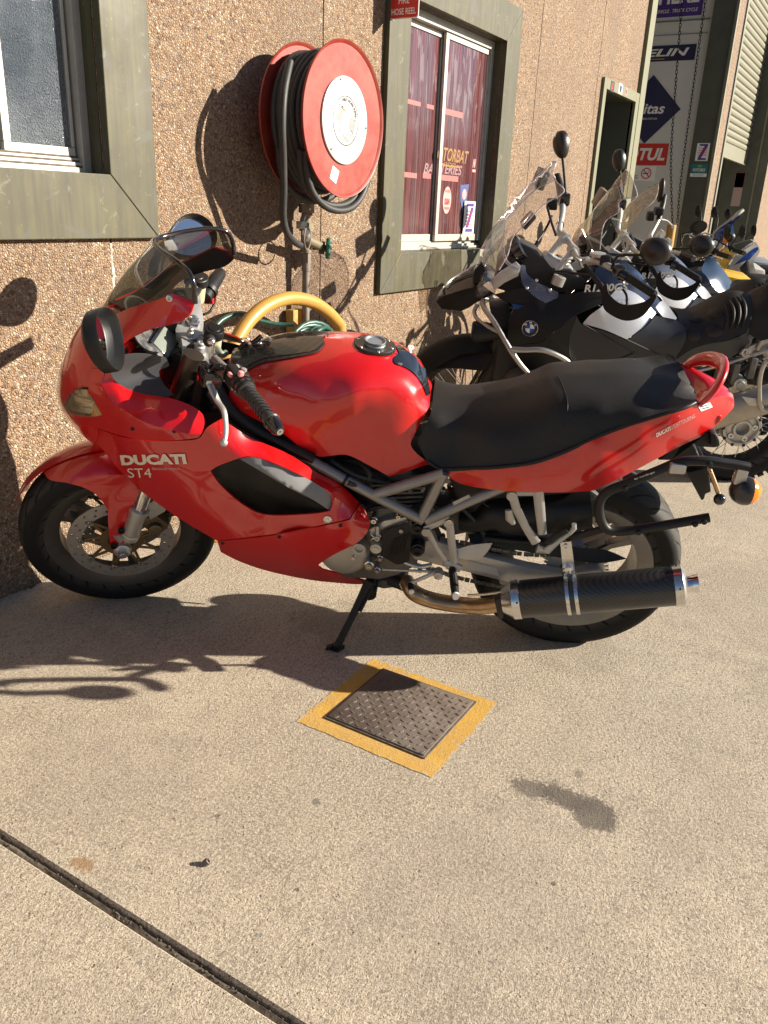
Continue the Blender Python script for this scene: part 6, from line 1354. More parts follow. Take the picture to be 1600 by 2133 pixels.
    for px, py, w_, r_, m_ in ((402, 676, -.05, .021, M_TIN), (397, 699, .0, .009, M_CAST), (417, 728, .04, .014, M_CAST)): b = MB(); b.lathe(A(px, py, w_) + np.array([0, 0, .008]), (-.35, .1, .93), [(-.02, r_), (.004, r_), (.006, r_ * .75), (.014, r_ * .7), (.016, r_ * .4), (.012, r_ * .35)], 6 if r_ > .02 else 18); b.build('clamp_nut', m_, root, smooth=25)
    # brake and clutch reservoirs
    def pot(px, py, w_, r_, h_):
        c = A(px, py, w_); ax_ = (-.25, .12, 1); b = MB(); b.lathe(c, ax_, [(-h_, r_ * .8), (-h_ * .95, r_ * .86), (0, r_ * .86)], 24); o = b.build('fluid_reservoir', M_FLUID, root)
        b = MB(); b.lathe(c, ax_, [(0, r_), (.022, r_), (.024, r_ * .95), (.024, r_ * .6), (.026, r_ * .55), (.026, r_ * .2)], 24); b.build('reservoir_cap', M_BPL, o)
    pot(408, 590, -.22, .034, .055); pot(445, 700, -.02, .027, .040)
    T('reservoir_hose', mat('grey green hose', (.16, .18, .13), .5), [(450, 722, -.01), (462, 738, .0), (470, 735, -.02)], .009, 3)
    T('reservoir_hose', M_BPL, [(442, 600, -.28), (448, 625, -.28), (438, 648, -.25), (424, 655, -.2)], .004, 4)
    b = MB(); b.tube([A(425, 620, -.24), A(442, 592, -.30), A(458, 570, -.42)], [.022, .022, .019], 14); b.tube([A(432, 606, -.27), A(436, 600, -.28)], .03, 12); b.build('throttle_grip', M_BPL, root); b = MB(); b.box(A(438, 626, -.27), (.02, .02, .014)); b.build('kill_switch', M_REDP, root)
    # left bar: tube, switchgear, grip, lever
    b0, b1, b2 = A(446, 748, .14), A(508, 806, .235), A(578, 893, .375); ub = (b2 - b1) / np.linalg.norm(b2 - b1)
    b = MB(); b.tube([b0, b1, b2], .012, 12); b.build('handlebar', M_FRAME, root)
    b = MB(); b.tube([b1 + ub * .01, b1 + ub * .02, b1 + ub * .022, b2 - ub * .035], [.024, .024, .0185, .0175], 18); b.tube([b2 - ub * .034, b2 - ub * .030, b2 - ub * .027], [.0175, .022, .0195], 18); gr = b.build('grip', mat('grip rubber', (.028, .028, .028), .42, bump=(90, .5, .003)), root, smooth=50)
    b = MB(); b.tube([b2 - ub * .027, b2 - ub * .024, b2, b2 + ub * .012], [.0185, .0185, .017, .012], 18); b.build('bar_end', M_GLB, gr); b = MB(); b.lathe(b2 + ub * .012, ub, [(0, .0085), (.002, .0085), (.002, .004), (0, .003)], 12); b.build('bar_end_screw', M_TIN, gr)
    # chevron tread of the grip
    for k in range(9):
        t = .10 + k * .075; c = b1 + (b2 - b1) * t; x, y, z = basis(ub); b = MB(); b.tube([c + ub * (.012 * abs(q) - .006) + (x * math.cos(q * 1.3 + 2.2) + y * math.sin(q * 1.3 + 2.2)) * .0182 for q in np.linspace(-1, 1, 9)], .0012, 5); b.build('grip_rib', M_GLB, gr)
    sw = A(492, 786, .205); ex = ub; ez = np.array([-.3, -.1, .95]); ez -= ex * (ez @ ex); ez /= np.linalg.norm(ez); ey = np.cross(ez, ex)
    b = MB(); b.box(sw, (.058, .046, .050), [ex, ey, ez]); b.build('switch_box', M_BPL, root, bevel=.009)
    b = MB(); b.tube([sw + ex * .028, sw + ex * .052], [.027, .025], 18); b.tube([sw + ex * .034, sw + ex * .040], .029, 18); b.build('grip_collar', M_GLB, root)
    b = MB(); b.box(sw + ex * .012 - ey * .026 + ez * .014, (.014, .010, .010), [ex, ey, ez]); b.box(sw + ex * .034 + ez * .03 - ey * .012, (.012, .012, .014), [ex, ey, ez]); b.build('switch_button', M_PINK, root, bevel=.002)
    b = MB(); b.lathe(sw + ez * .024 + ex * .008 + ey * .01, ez, [(0, .008), (.006, .007), (.007, .003)], 14); b.build('switch_knob', M_CAST, root)
    b = MB(); b.tube([sw + ey * .02 + ex * .02, sw + ey * .034 + ex * .034 + ez * .004], [.010, .006], 8); b.build('horn_switch', M_GLB, root)
    text_on('switch_print', 'OFF', lambda u, v: sw + ez * .0256 + ex * (u - .02) - ey * (v - .008), None, M_WHT, root, width=.016, height=.006)
    pv = A(440, 780, .17); b = MB(); b.box(pv + np.array([.004, 0, -.004]), (.05, .05, .045), [ex, ey, ez]); b.tube([A(424, 760, .13), A(436, 775, .16)], .014, 12); b.tube([A(452, 770, .17), A(478, 782, .20)], .02, 14); b.build('clutch_master', M_GLB, root, bevel=.006)
    b = MB(); L = [(436, 797, .19), (446, 820, .205), (455, 838, .22), (466, 855, .245), (470, 880, .27), (470, 905, .295), (467, 920, .31)]; b.tube([A(*p) for p in L], [.011, .0105, .009, .008, .007, .0065, .006], 10, 4, flat=(ez, .6)); b.ball(A(466, 922, .312), .0105, n=14); lv = b.build('clutch_lever', M_CAST, root, smooth=60)
    b = MB(); b.box(A(433, 794, .192), (.016, .016, .012), [ex, ey, ez]); b.build('lever_pivot', M_WHT, lv, bevel=.003)
    # bright slotted bracket with its rubber-topped bolt
    b = MB(); o_ = [A(x, y, w_) for x, y, w_ in ((434, 716, .13), (446, 716, .13), (450, 752, .135), (448, 764, .135), (438, 764, .135), (435, 750, .135))]; i_ = [A(x, y, w_) for x, y, w_ in ((440, 730, .13), (443, 730, .13), (444, 750, .135), (443, 755, .135), (441, 755, .135), (440, 750, .135))]
    V = o_ + i_; V2 = [v + np.array([0, -.003, 0]) for v in V]; b.add(V + V2, [(k, (k + 1) % 6, 6 + (k + 1) % 6, 6 + k) for k in range(6)] + [(18 + k, 18 + (k + 1) % 6, 12 + (k + 1) % 6, 12 + k) for k in range(6)]); b.box(A(445, 768, .14), (.022, .02, .012)); b.build('slotted_bracket', M_TIN, root, smooth=0)
    b = MB(); b.ball(A(440, 712, .135), .011, n=16); b.build('bracket_bolt', M_TIN, root); b = MB(); b.lathe(A(435, 710, .125), (0, 1, 0), [(-.012, .014), (.006, .014)], 16); b.build('bracket_rubber', M_BPL, root)
    for pts in ([(405, 745, .08), (395, 790, .10), (370, 815, .08), (352, 800, .05)], [(425, 765, .13), (405, 790, .11), (385, 825, .09), (370, 860, .05)], [(452, 760, .1), (470, 770, .05), (480, 762, .02)], [(372, 738, .05), (388, 748, .08), (404, 758, .10)]): T('cable', M_BPL, pts, .0055)
    T('cable_sleeve', mat('tan sleeve', (.30, .19, .10), .5), [(402, 772, .115), (394, 792, .11), (384, 810, .10)], .005)
    # ---------------- mirrors on stalks
    def mirror(px, py, w_, sg, a_, b_):
        c = A(px, py, w_); n = np.array([-.93, -.05, .35] if sg > 0 else [-.6, .5, .6]); n /= np.linalg.norm(n)
        if sg > 0: v_ = F.eye() - c; v_ /= np.linalg.norm(v_); q_ = np.array([-1., -.1, .22]); q_ -= v_ * (q_ @ v_); q_ /= np.linalg.norm(q_); n = q_ * .93 + v_ * .37
        ey = np.array([0, 1, -.25 * sg]); ey -= n * (ey @ n); ey /= np.linalg.norm(ey); ez = np.cross(n, ey)
        if ez[2] < 0: ez = -ez
        egg = lambda t, k: c + ey * a_ * k * math.cos(t) * (1 + .0 * math.sin(t)) + ez * b_ * k * math.sin(t) * (1 + .22 * math.cos(t) * sg)
        TT = np.linspace(0, 2 * math.pi, 40, endpoint=False)
        b = MB(); b.grid([[egg(t, k) + n * dz for t in TT] for dz, k in ((-.004, .86), (.014, .93), (.018, .97), (.012, 1.0), (-.012, .99))], closed_v=True); mo = b.build('mirror_shell', M_BPL, root, smooth=60)
        b = MB(); b.grid([[egg(t, k) + n * dz for t in TT] for dz, k in ((-.010, .985), (-.020, .86), (-.030, .6), (-.034, .2), (-.035, .01))], closed_v=True); b.build('mirror_back', M_RED if sg < 0 else M_BPL, mo, smooth=60)
        b = MB(); b.V = [egg(t, .87) + n * -.003 for t in TT]; b.F = [list(range(40))]; b.I = [0]; g_ = b.build('mirror_glass', M_MIRR, mo, smooth=0)
        return c, n, ey, ez
    c, n, ey, ez = mirror(217, 704, .40, 1, .076, .067)
    b = MB(); b.tube([A(231, 738, .33), A(233, 742, .28), A(236, 746, .21)], [.014, .018, .022], 12, 3, flat=((1, 0, 0), .6)); b.build('mirror_stalk', M_RED, root, smooth=60)
    c, n, ey, ez = mirror(396, 497, -.40, -1, .088, .062)
    b = MB(); b.tube([c - n * .04 + ey * .06 - ez * .02, A(345, 512, -.30), A(328, 545, -.22), A(322, 575, -.19)], [.016, .016, .018, .02], 12, 4); b.build('mirror_stalk', M_BPL, root, smooth=60)
    return root
DUC = sport_tourer()
# ------------------------------------------------------------------ adventure bikes behind
M_MATTE = mat('matte black cover', (.008, .0078, .0078), .5, bump=(420, .15, .0006), noise=(7, .4, (.016, .0145, .013)), spec=.28)
M_NAVYB = mat('blue black gloss', (.010, .012, .022), .12, coat=.8)
M_SLATE = mat('slate grey cover', (.035, .035, .038), .4, bump=(420, .1, .0005))
M_SILVT = mat('silver metallic tank', (.56, .57, .60), .26, .45, coat=.5)
M_WHTT = mat('white pearl tank', (.66, .67, .69), .25, .15, coat=.6)
M_CLEAR = glassy('clear touring screen', (.84, .82, .84), .09, (.62, .58, .60), .03, 12, .13)
M_DUSTY = glassy('dusty tall screen', (.74, .68, .60), .26, (.50, .42, .30), .08, 7)
M_DUSTY2 = glassy('clouded screen', (.72, .70, .64), .62, (.52, .48, .40), .2, 30)
M_TUBE = mat('brushed steel tube', (.42, .40, .37), .32, .85, noise=(14, .4, (.26, .24, .22)))
M_SEATB = m_seat('brown black seat cover', (.012, .010, .009), (.022, .018, .015))
M_GLASSK = mat('dark lens', (.02, .02, .022), .08, coat=.8)

def spoked_wheel(name, fn, r, wd, rr, parent, hub_r, spokes=40, mrim=None, knob=True, hubdisc=True):
    b = MB(); w2 = wd * .36
    b.lathe((0, 0, 0), (0, 1, 0), [(-w2, rr), (-w2, rr + .008), (-w2 + .012, rr - .004), (0, rr - .014), (w2 - .012, rr - .004), (w2, rr + .008), (w2, rr), (w2 - .01, rr - .014), (0, rr - .024), (-w2 + .01, rr - .014)], 56, closed=True)
    b.lathe((0, 0, 0), (0, 1, 0), [(-.05, .02), (-.05, hub_r), (-.042, hub_r), (-.035, hub_r * .6), (.035, hub_r * .6), (.042, hub_r), (.05, hub_r), (.05, .02)], 32)
    o = xf(b, fn).build(name, mrim or M_DIRT, parent, smooth=40)
    tyre_mesh('tyre', fn, r, wd, rr + .002, o)
    b = MB()
    for k in range(spokes):
        a = 2 * math.pi * k / spokes; s = 1 if k % 2 else -1; a2 = a + (.32 if (k // 2) % 2 else -.32)
        b.tube([(hub_r * .92 * math.cos(a), s * .045, hub_r * .92 * math.sin(a)), ((rr - .012) * math.cos(a2), s * .02, (rr - .012) * math.sin(a2))], .0022, 5)
    xf(b, fn).build('spoke', M_TIN, o)
    if knob:
        b = MB(); n = 44
        for i in range(n):
            for y, yaw in ((-.36, .3), (-.12, -.3), (.12, .3), (.36, -.3)):
                a = 2 * math.pi * (i + (.5 if abs(y) < .2 else 0)) / n; q = r - .001 - (wd * y) ** 2 * 2.2; c, s = math.cos(a), math.sin(a)
                b.box((q * c, y * wd, q * s), (.014, wd * .2, .030), [[c, 0, s], [0, 1, 0], [-s, 0, c]])
        t = xf(b, fn).build('tread_block', M_TYRE, o, smooth=0); tag(t, kind='stuff')
    return o

def adventure_bike():
    F = Frame((4.529828, .44761303, 0), rad(118), rad(10))
    root = thing('adventure_motorcycle', 'black and silver adventure motorcycle with tall clear curved windscreen, right behind the red one', 'motorcycle', M=F.M, group='adventure motorcycles parked in a row')
    A = lambda px, py, w: F.at(px, py, w)
    PAN = lambda *a, **k: panel(a[0], F, *a[1:], **k)
    def T(name, m_, pts, r, k=4, n=10, parent=root, both=False, **kw):
        P = np.array([A(*p) for p in pts]); b = MB(); b.tube(P, r, n, k, **kw); o = b.build(name, m_, parent, smooth=60)
        if both: b = MB(); b.tube(P * [1, -1, 1], r, n, k, **kw); b.build(name, m_, parent, smooth=60)
        return o
    def PR(name, m_, pts, w, th, parent=root, bevel=.006, b=None):
        b = b or MB(); b.prism([A(x, y, w) for x, y in pts], (0, -th, 0)); return b.build(name, m_, parent, bevel=bevel)
    MM = [M_MATTE, M_BPL]
    # wheels
    spoked_wheel('front_wheel', lambda x, y, z: (x + 1.50, y, z + .335), .335, .115, .255, root, .06)
    spoked_wheel('rear_wheel', lambda x, y, z: (x + .14, y, z + .322), .322, .15, .228, root, .085, mrim=M_BPL)
    hc = np.array([.14, .055, .322]); b = MB(); b.lathe(hc, (0, 1, 0), [(0, .10), (.035, .098), (.045, .092), (.046, .080), (.03, .072), (.034, .050), (.05, .044), (.05, .034), (.01, .032), (.01, .001)], 40); h_ = b.build('rear_hub', M_CAST, root, smooth=35)
    for k in range(5): a = k * 1.2566 + .5; b = MB(); b.lathe(hc + np.array([.062 * math.cos(a), .030, .062 * math.sin(a)]), (0, 1, 0), [(0, .014), (.012, .014), (.012, .0085), (.002, .008)], 14); b.build('wheel_bolt', M_TIN, h_)
    for k in range(10): a = k * .6283; b = MB(); b.ball(hc + np.array([.092 * math.cos(a), .044, .092 * math.sin(a)]), .009); b.build('hub_notch', M_DIRT, h_)
    # fork and front fender
    for sg in (1, -1):
        b = MB(); d0 = np.array([1.50, sg * .10, .335]); d1 = np.array([1.22, sg * .105, .98]); b.tube([d0, d0 + (d1 - d0) * .55, d0 + (d1 - d0) * .56, d1], [.030, .031, .023, .023], 14); b.build('fork_leg', M_DIRT, root, smooth=50)
    b = MB(); rows = []
    for a in np.linspace(rad(32), rad(150), 20): rows.append([(1.50 + (.375 - q * q * .06) * math.cos(a), q * .085, .335 + (.375 - q * q * .06) * math.sin(a)) for q in (-1, -.8, -.4, 0, .4, .8, 1)])
    b.grid(rows); b.build('front_fender', M_MATTE, root, smooth=60)
    fc = [(893, 772, .05), (916, 744, .02), (944, 725, .0), (986, 709, .0), (1029, 716, .06), (1030, 740, .09), (1027, 770, .10), (986, 770, .09), (944, 767, .08), (960, 745, .07)]
    PAN('front_fender', [(900, 770, 1), (916, 744), (944, 724), (986, 709), (1030, 716, 1), (1032, 742), (1027, 772, 1), (986, 771), (944, 767)], fc, MM, root, th=.004, step=14)
    # telelever, engine and lower darkness
    b = MB(); b.prism([A(x, y, .16) for x, y in ((1040, 700), (1180, 720), (1330, 745), (1420, 760), (1400, 830), (1250, 900), (1100, 880), (1020, 820))], (0, -.32, 0)); b.build('engine_block', M_DIRT, root, bevel=.02)
    b = MB(); b.lathe(A(1085, 800, .18), (0, 1, 0), [(0, .09), (.14, .085), (.17, .07), (.175, .03)], 24); b.build('cylinder_head', M_ENG, root)
    PR('front_frame', M_DIRT, ((1020, 640), (1060, 640), (1075, 700), (1050, 760), (1025, 740), (1030, 690)), .08, .16)
    T('brake_hose', M_TIN, [(1058, 768, .10), (1040, 790, .10), (1020, 815, .1)], .003)
    # beak
    bc = [(908, 625, .0), (918, 604, 0), (944, 578, .0), (990, 551, .0), (1010, 545, 0), (924, 614, .045), (1004, 593, .115), (960, 590, .06), (1010, 570, .09)]
    PAN('beak', [(908, 626, 1), (917, 605), (944, 578), (990, 551), (1012, 545, 1), (1016, 570), (1006, 594, 1), (960, 604), (924, 615, 1)], bc, M_NAVYB, root, seam=True, step=12)
    PAN('beak_side', [(908, 627, 1), (924, 616, 1), (1006, 595, 1), (1030, 612, 1), (995, 629), (978, 640), (961, 648, 1), (920, 643, 1)], [(908, 627, .015), (924, 616, .05), (1006, 595, .12), (1030, 612, .13), (978, 640, .10), (961, 648, .09), (920, 643, .05), (960, 620, .098)], MM, root, th=.004, mirror=True, step=12)
    for k in range(3): b = MB(); b.tube([A(938 + k * 3, 598 - k * 5, .035), A(975, 585 - k * 6, .05), A(1000, 580 - k * 7, .07)], .003, 6); b.build('beak_rib', M_SLATE, root)
    PR('lamp_pod', M_MATTE, ((985, 590), (988, 562), (1003, 548), (1010, 560), (1004, 590)), .11, .05, bevel=.004)
    b = MB(); b.lathe(A(1000, 585, .06), (1, 0, .25), [(-.08, .05), (-.02, .085), (0, .085), (.01, .07)], 24); b.build('headlamp', M_CLEAR, root)
    # shrouds
    sc_ = [(1029, 613, .12), (1100, 598, .14), (1160, 610, .17), (1240, 600, .18), (1310, 594, .17), (1067, 650, .20), (1060, 667, .21), (1065, 714, .22), (1124, 712, .25), (1156, 689, .26), (1200, 655, .25), (1250, 636, .23), (1104, 684, .25), (1120, 640, .215)]
    fs_ = tps(sc_)
    PAN('tank_shroud', [(1029, 613, 1), (1060, 606), (1100, 600), (1162, 612), (1240, 604), (1290, 596, 1), (1255, 630), (1200, 656), (1156, 690), (1124, 713, 1), (1065, 716), (1058, 690), (1060, 667), (1068, 650), (1101, 633, 1), (1060, 630)], fs_, MM, root, th=.006, mirror=True, step=14)
    PAN('radiator_cover', [(1060, 718, 1), (1124, 714), (1156, 691), (1200, 658), (1188, 700), (1186, 735), (1195, 762, 1), (1150, 770), (1100, 768), (1072, 745)], [(1060, 718, .215), (1124, 714, .245), (1156, 691, .255), (1200, 658, .245), (1188, 700, .24), (1195, 762, .22), (1100, 768, .19), (1130, 740, .235)], MM, root, th=.006, mirror=True, step=14)
    PAN('blue_flash', [(1062, 627, 1), (1080, 626), (1098, 643, 1), (1076, 646)], lambda x, y: .165 + (y - 627) * .001, mat('blue panel', (.012, .04, .16), .3, coat=.4), root, th=.003, step=10)
    # roundel
    def roundel(par):
        c = A(1104, 684, fs_(1104, 684) + .004); p1 = A(1108, 684, fs_(1108, 684) + .004); p2 = A(1104, 680, fs_(1104, 680) + .004); n = np.cross(c - p1, p2 - c); n /= np.linalg.norm(n); n = n if n[1] > 0 else -n
        ex = np.array([-1, 0, 0]); ex = ex - n * (ex @ n); ex /= np.linalg.norm(ex); ey = np.cross(n, ex); ey = ey if ey[2] > 0 else -ey; R = .0365
        b = MB(); b.lathe(c, n, [(-.002, R), (.003, R), (.0042, R * .97), (.003, R * .93)], 36); o = b.build('badge_rim', M_TIN, par)
        b = MB(); b.disc(c + n * .001, n, R * .94, .0025, 36); b.build('badge_ring', M_BLK, o)
        for k in range(4):
            P = [c + n * .0041] + [c + n * .0041 + (ex * math.cos(t) + ey * math.sin(t)) * R * .56 for t in np.linspace(k * math.pi / 2, (k + 1) * math.pi / 2, 8)]
            mesh_obj('badge_quarter', P, [list(range(len(P)))], M_WHT if k % 2 == 0 else mat('badge blue', (.01, .09, .45), .3), o, False, 0)
        for ch, an in (('B', 140), ('M', 90), ('W', 40)):
            t = rad(an); u_ = ex * math.sin(t) - ey * math.cos(t); v_ = ex * math.cos(t) + ey * math.sin(t)
            text_on('lettering', ch, lambda u, v: c + n * .0042 + v_ * (R * .62 + v) + u_ * (u - .005), None, M_WHT, o, width=.011, height=.0095, bold=.02)
    roundel(root)
    # tank: dome, silver flank, slate cover
    tc_ = [(1262, 548, .0), (1290, 540, .0), (1318, 555, .0), (1345, 583, .0), (1372, 625, .0), (1240, 600, .15), (1262, 590, .14), (1330, 618, .13), (1368, 650, .10), (1290, 580, .10), (1330, 590, .075)]
    PAN('fuel_tank', [(1240, 560, 1), (1262, 548), (1290, 540), (1318, 555), (1345, 583), (1374, 626, 1), (1374, 648), (1364, 654, 1), (1330, 622), (1290, 600), (1240, 604, 1)], tc_, M_NAVYB, root, seam=True, step=12)
    sv = [(1216, 673, .235), (1250, 640, .22), (1262, 600, .175), (1300, 590, .155), (1335, 612, .15), (1362, 652, .14), (1370, 640, .11), (1345, 680, .19), (1305, 706, .235), (1270, 660, .225), (1315, 650, .195)]
    fv = tps(sv)
    PAN('tank_side', [(1214, 674, 1), (1230, 656), (1256, 636), (1266, 608), (1290, 598), (1332, 616), (1366, 652, 1), (1345, 678), (1306, 707, 1), (1262, 688)], fv, [M_SILVT, M_BPL], root, th=.005, mirror=True, step=12)
    V, Fq = text_mesh('GS', .0); V = V - V.min(0); e = V.max(0); mesh_obj('lettering', [A(1288 + v[0] / e[0] * 28, 634 - v[1] / e[1] * 13, fv(1288 + v[0] / e[0] * 28, 634 - v[1] / e[1] * 13) + .003) for v in V], Fq, mat('embossed grey', (.34, .35, .37), .35), root, smooth=0)
    V, Fq = text_mesh('R1200GS', .03, .2); V = V - V.min(0); e = V.max(0); mesh_obj('lettering', [A(1217 + v[0] / e[0] * 92, 609 - v[1] / e[1] * 16 - v[0] / e[0] * 4, fs_(1217 + v[0] / e[0] * 92, 604) + .012) for v in V], Fq, M_WHT, root, smooth=0)
    lc = [(1200, 658, .245), (1214, 675, .24), (1262, 690, .238), (1306, 708, .235), (1345, 680, .20), (1366, 655, .16), (1410, 664, .15), (1430, 690, .18), (1420, 725, .19), (1398, 752, .185), (1319, 752, .21), (1195, 752, .22), (1186, 735, .228), (1188, 700, .24), (1300, 725, .232), (1380, 700, .20)]
    PAN('tank_cover', [(1202, 658, 1), (1214, 676), (1262, 691), (1306, 709, 1), (1345, 681), (1366, 657, 1), (1410, 666, 1), (1430, 690), (1422, 722), (1400, 754, 1), (1319, 756), (1194, 756, 1), (1186, 735), (1188, 700)], lc, [mat('navy matte cover', (.008, .010, .018), .36, bump=(420, .1, .0005)), M_BPL], root, th=.005, mirror=True, step=14)
    PAN('tank_trim', [(1366, 640, 1), (1378, 627), (1390, 634), (1410, 662, 1), (1404, 675, 1), (1384, 663)], [(1366, 640, .12), (1378, 627, .06), (1390, 634, .07), (1410, 662, .12), (1404, 675, .15), (1384, 650, .105)], [M_SILVT, M_BPL], root, th=.006, mirror=True, step=9)
    b = MB(); 
    for x0, y0, x1, y1 in ((1215, 676, 1322, 735), (1322, 735, 1275, 756), (1306, 708, 1400, 752)): b.tube([A(x0, y0, tps(lc)(x0, y0) + .002), A((x0 + x1) / 2, (y0 + y1) / 2, tps(lc)((x0 + x1) / 2, (y0 + y1) / 2) + .002), A(x1, y1, tps(lc)(x1, y1) + .002)], .0035, 6, 3)
    b.build('cover_groove', M_BLK, root)
    # seats
    s1 = [(1411, 652, 0), (1440, 648, 0), (1470, 632, 0), (1505, 612, 0), (1535, 605, 0), (1560, 612, 0), (1411, 664, .11), (1420, 700, .16), (1410, 745, .175), (1454, 720, .18), (1519, 707, .18), (1556, 688, .17), (1565, 660, .13), (1560, 630, .08), (1480, 665, .12), (1520, 650, .13), (1450, 690, .155), (1530, 685, .165)]
    PAN('seat', [(1411, 652, 1), (1440, 648), (1470, 632), (1505, 612), (1535, 605), (1561, 612, 1), (1567, 635), (1566, 662), (1557, 690, 1), (1519, 708), (1454, 721), (1408, 750, 1), (1420, 705), (1416, 675)], s1, M_SEATB, root, seam=True, step=12, smooth=70)
    f1 = tps(s1)
    for cx, cy, rx, ry in ((1490, 652, 17, 11), (1487, 690, 19, 12), (1444, 697, 16, 14), (1450, 665, 14, 6)): PAN('seat_pad', [(cx + rx * math.cos(t), cy - ry * math.sin(t)) for t in np.linspace(0, 6.283, 14, endpoint=False)], lambda x, y: f1(x, y) + .010 * max(0, 1 - ((x - cx) / rx) ** 2 - ((y - cy) / ry) ** 2) ** .5, M_SEATB, root, th=.002, step=6, off=.002)
    for k in range(4): x = 1512 + k * 12; b = MB(); b.tube([A(q[0], q[1], f1(*q)) + np.array([0, .003, .006]) for q in ((x - 6, 632 - k * 5), (x + 2, 648 - k * 4), (x + 3, 668 - k * 3), (x - 3, 690 - k * 2))], [.003, .008, .008, .003], 8, 4); b.build('seat_roll', M_SEATB, root, smooth=70)
    s2 = [(1562, 614, 0), (1600, 592, 0), (1660, 585, 0), (1563, 690, .16), (1600, 680, .17), (1660, 660, .15), (1567, 650, .12), (1600, 630, .11), (1650, 620, .10)]
    PAN('passenger_seat', [(1562, 614, 1), (1580, 600), (1600, 594), (1660, 586, 1), (1668, 625), (1660, 662, 1), (1600, 706), (1575, 706, 1), (1560, 690), (1567, 650)], s2, M_SEATB, root, seam=True, step=14, smooth=70)
    b = MB(); b.add([A(x, y, .188) for x, y in ((1530, 704), (1542, 700), (1543, 706), (1531, 710))], [(0, 1, 2, 3)]); b.build('seat_tag', M_BLK, root, smooth=0)
    PAN('side_cover', [(1400, 756, 1), (1410, 748), (1454, 722), (1519, 709), (1556, 692, 1), (1562, 714, 1), (1530, 740), (1505, 756, 1), (1450, 760)], [(1400, 756, .17), (1454, 722, .175), (1519, 709, .175), (1556, 692, .165), (1562, 714, .16), (1505, 756, .16), (1470, 740, .172)], [M_SLATE, M_BPL], root, th=.005, mirror=True, step=12)
    # crash bars
    T('crash_bar', M_TUBE, [(1006, 625, .13), (1008, 640, .17), (1030, 672, .24), (1061, 725, .30), (1084, 759, .30), (1114, 795, .29), (1140, 840, .25)], .0125, 4, 12, both=True)
    T('crash_bar', M_TUBE, [(1063, 727, .30), (1092, 729, .315), (1129, 729, .32), (1163, 741, .31), (1186, 757, .29), (1205, 790, .25)], .0125, 4, 12, both=True)
    T('crash_bar', M_TUBE, [(995, 634, .13), (988, 650, .15), (996, 666, .19), (1016, 680, .23), (1038, 691, .255)], .010, 4, 10, both=True)
    b = MB(); fa = A(986, 690, .20); b.lathe(fa, (-1, 0, .0), [(-.005, .040), (.0, .047), (.02, .048), (.06, .046), (.10, .036), (.13, .03)], 24); o = b.build('fog_lamp', M_BPL, root); b = MB(); b.disc(fa + np.array([.006, 0, 0]), (1, 0, 0), .040, .002, 24); b.build('fog_lens', M_GLASSK, o)
    # cockpit
    b = MB(); b.lathe(A(1086, 512, .05), (-.8, .1, .6), [(-.06, .03), (-.04, .06), (0, .062), (.004, .055)], 24); b.build('gauge', M_GLB, root); b = MB(); b.lathe(A(1082, 530, .03), (-.8, .1, .6), [(-.05, .04), (0, .05), (.004, .045)], 24); b.build('gauge', M_GLB, root)
    PR('dash_carrier', M_DIRT, ((1030, 600), (1040, 540), (1075, 500), (1120, 520), (1150, 560), (1190, 560), (1230, 600), (1150, 612), (1080, 615)), .06, .12, bevel=.01)
    PR('screen_bracket', M_CAST, ((1022, 585), (1040, 568), (1075, 545), (1085, 555), (1080, 575), (1050, 590), (1030, 605)), .12, .012, bevel=.003)
    T('screen_stay', M_CLEAR, [(1080, 560, .13), (1055, 545, .13), (1048, 510, .12), (1055, 480, .10)], .008)
    PR('top_clamp', M_CAST, ((1120, 545), (1140, 530), (1195, 560), (1190, 580), (1165, 600), (1125, 570)), .05, .10, bevel=.008)
    b = MB(); b.lathe(A(1133, 540, -.06), (-.3, 0, 1), [(-.03, .03), (.01, .03), (.012, .018), (0, .017)], 20); b.lathe(A(1165, 580, .11), (-.3, 0, 1), [(-.03, .03), (.01, .03), (.012, .018), (0, .017)], 20); b.build('fork_cap', M_CAST, root)
    for k in range(4): b = MB(); b.prism([A(x, y, .05) for x, y in ((1157 + k * 6, 560 - k * 6), (1182 + k * 4, 562 - k * 7), (1182 + k * 4, 559 - k * 7), (1157 + k * 6, 557 - k * 6))], (0, -.05, 0)); b.build('clamp_fin', M_WHT, root, smooth=0)
    for a_, c_ in (((1138, 540, -.05), (1174, 494, -.06)), ((1160, 565, .05), (1195, 520, .03))): b = MB(); b.tube([A(*a_), A(*c_)], .017, 12, flat=((0, 1, 0), .7)); b.build('bar_riser', M_CAST, root)
    T('handlebar', M_SILV, [(1172, 420, -.33), (1171, 445, -.27), (1166, 470, -.20), (1165, 484, -.15), (1176, 494, -.08), (1188, 508, -.02), (1194, 522, .04), (1204, 538, .11), (1222, 546, .19), (1246, 545, .25), (1290, 566, .31)], .0145, 5, 14)
    for p in ((1176, 494, -.07), (1193, 520, .03)): b = MB(); b.tube([A(p[0] - 3, p[1] - 3, p[2] - .015), A(p[0] + 4, p[1] + 4, p[2] + .02)], .024, 14); b.build('bar_clamp', M_SILV, root)
    b = MB(); b.tube([A(1215, 546, .17), A(1218, 547, .185)], .021, 12); b.build('bar_band', M_TIN, root); b = MB(); b.tube([A(1166, 466, -.22), A(1167, 470, -.21)], .020, 12); b.build('bar_band', M_TIN, root)
    g0, g1 = A(1300, 572, .32), A(1364, 614, .45); b = MB(); b.tube([g0, g0 + (g1 - g0) * .97, g1], [.018, .018, .016], 14); b.build('grip', M_BPL, root)
    b = MB(); b.box(A(1288, 562, .30), (.055, .05, .05)); b.build('switch_box', M_GLB, root, bevel=.01); b = MB(); b.tube([A(1294, 572, .315), A(1306, 578, .33)], .026, 14); b.build('grip_collar', M_GLB, root)
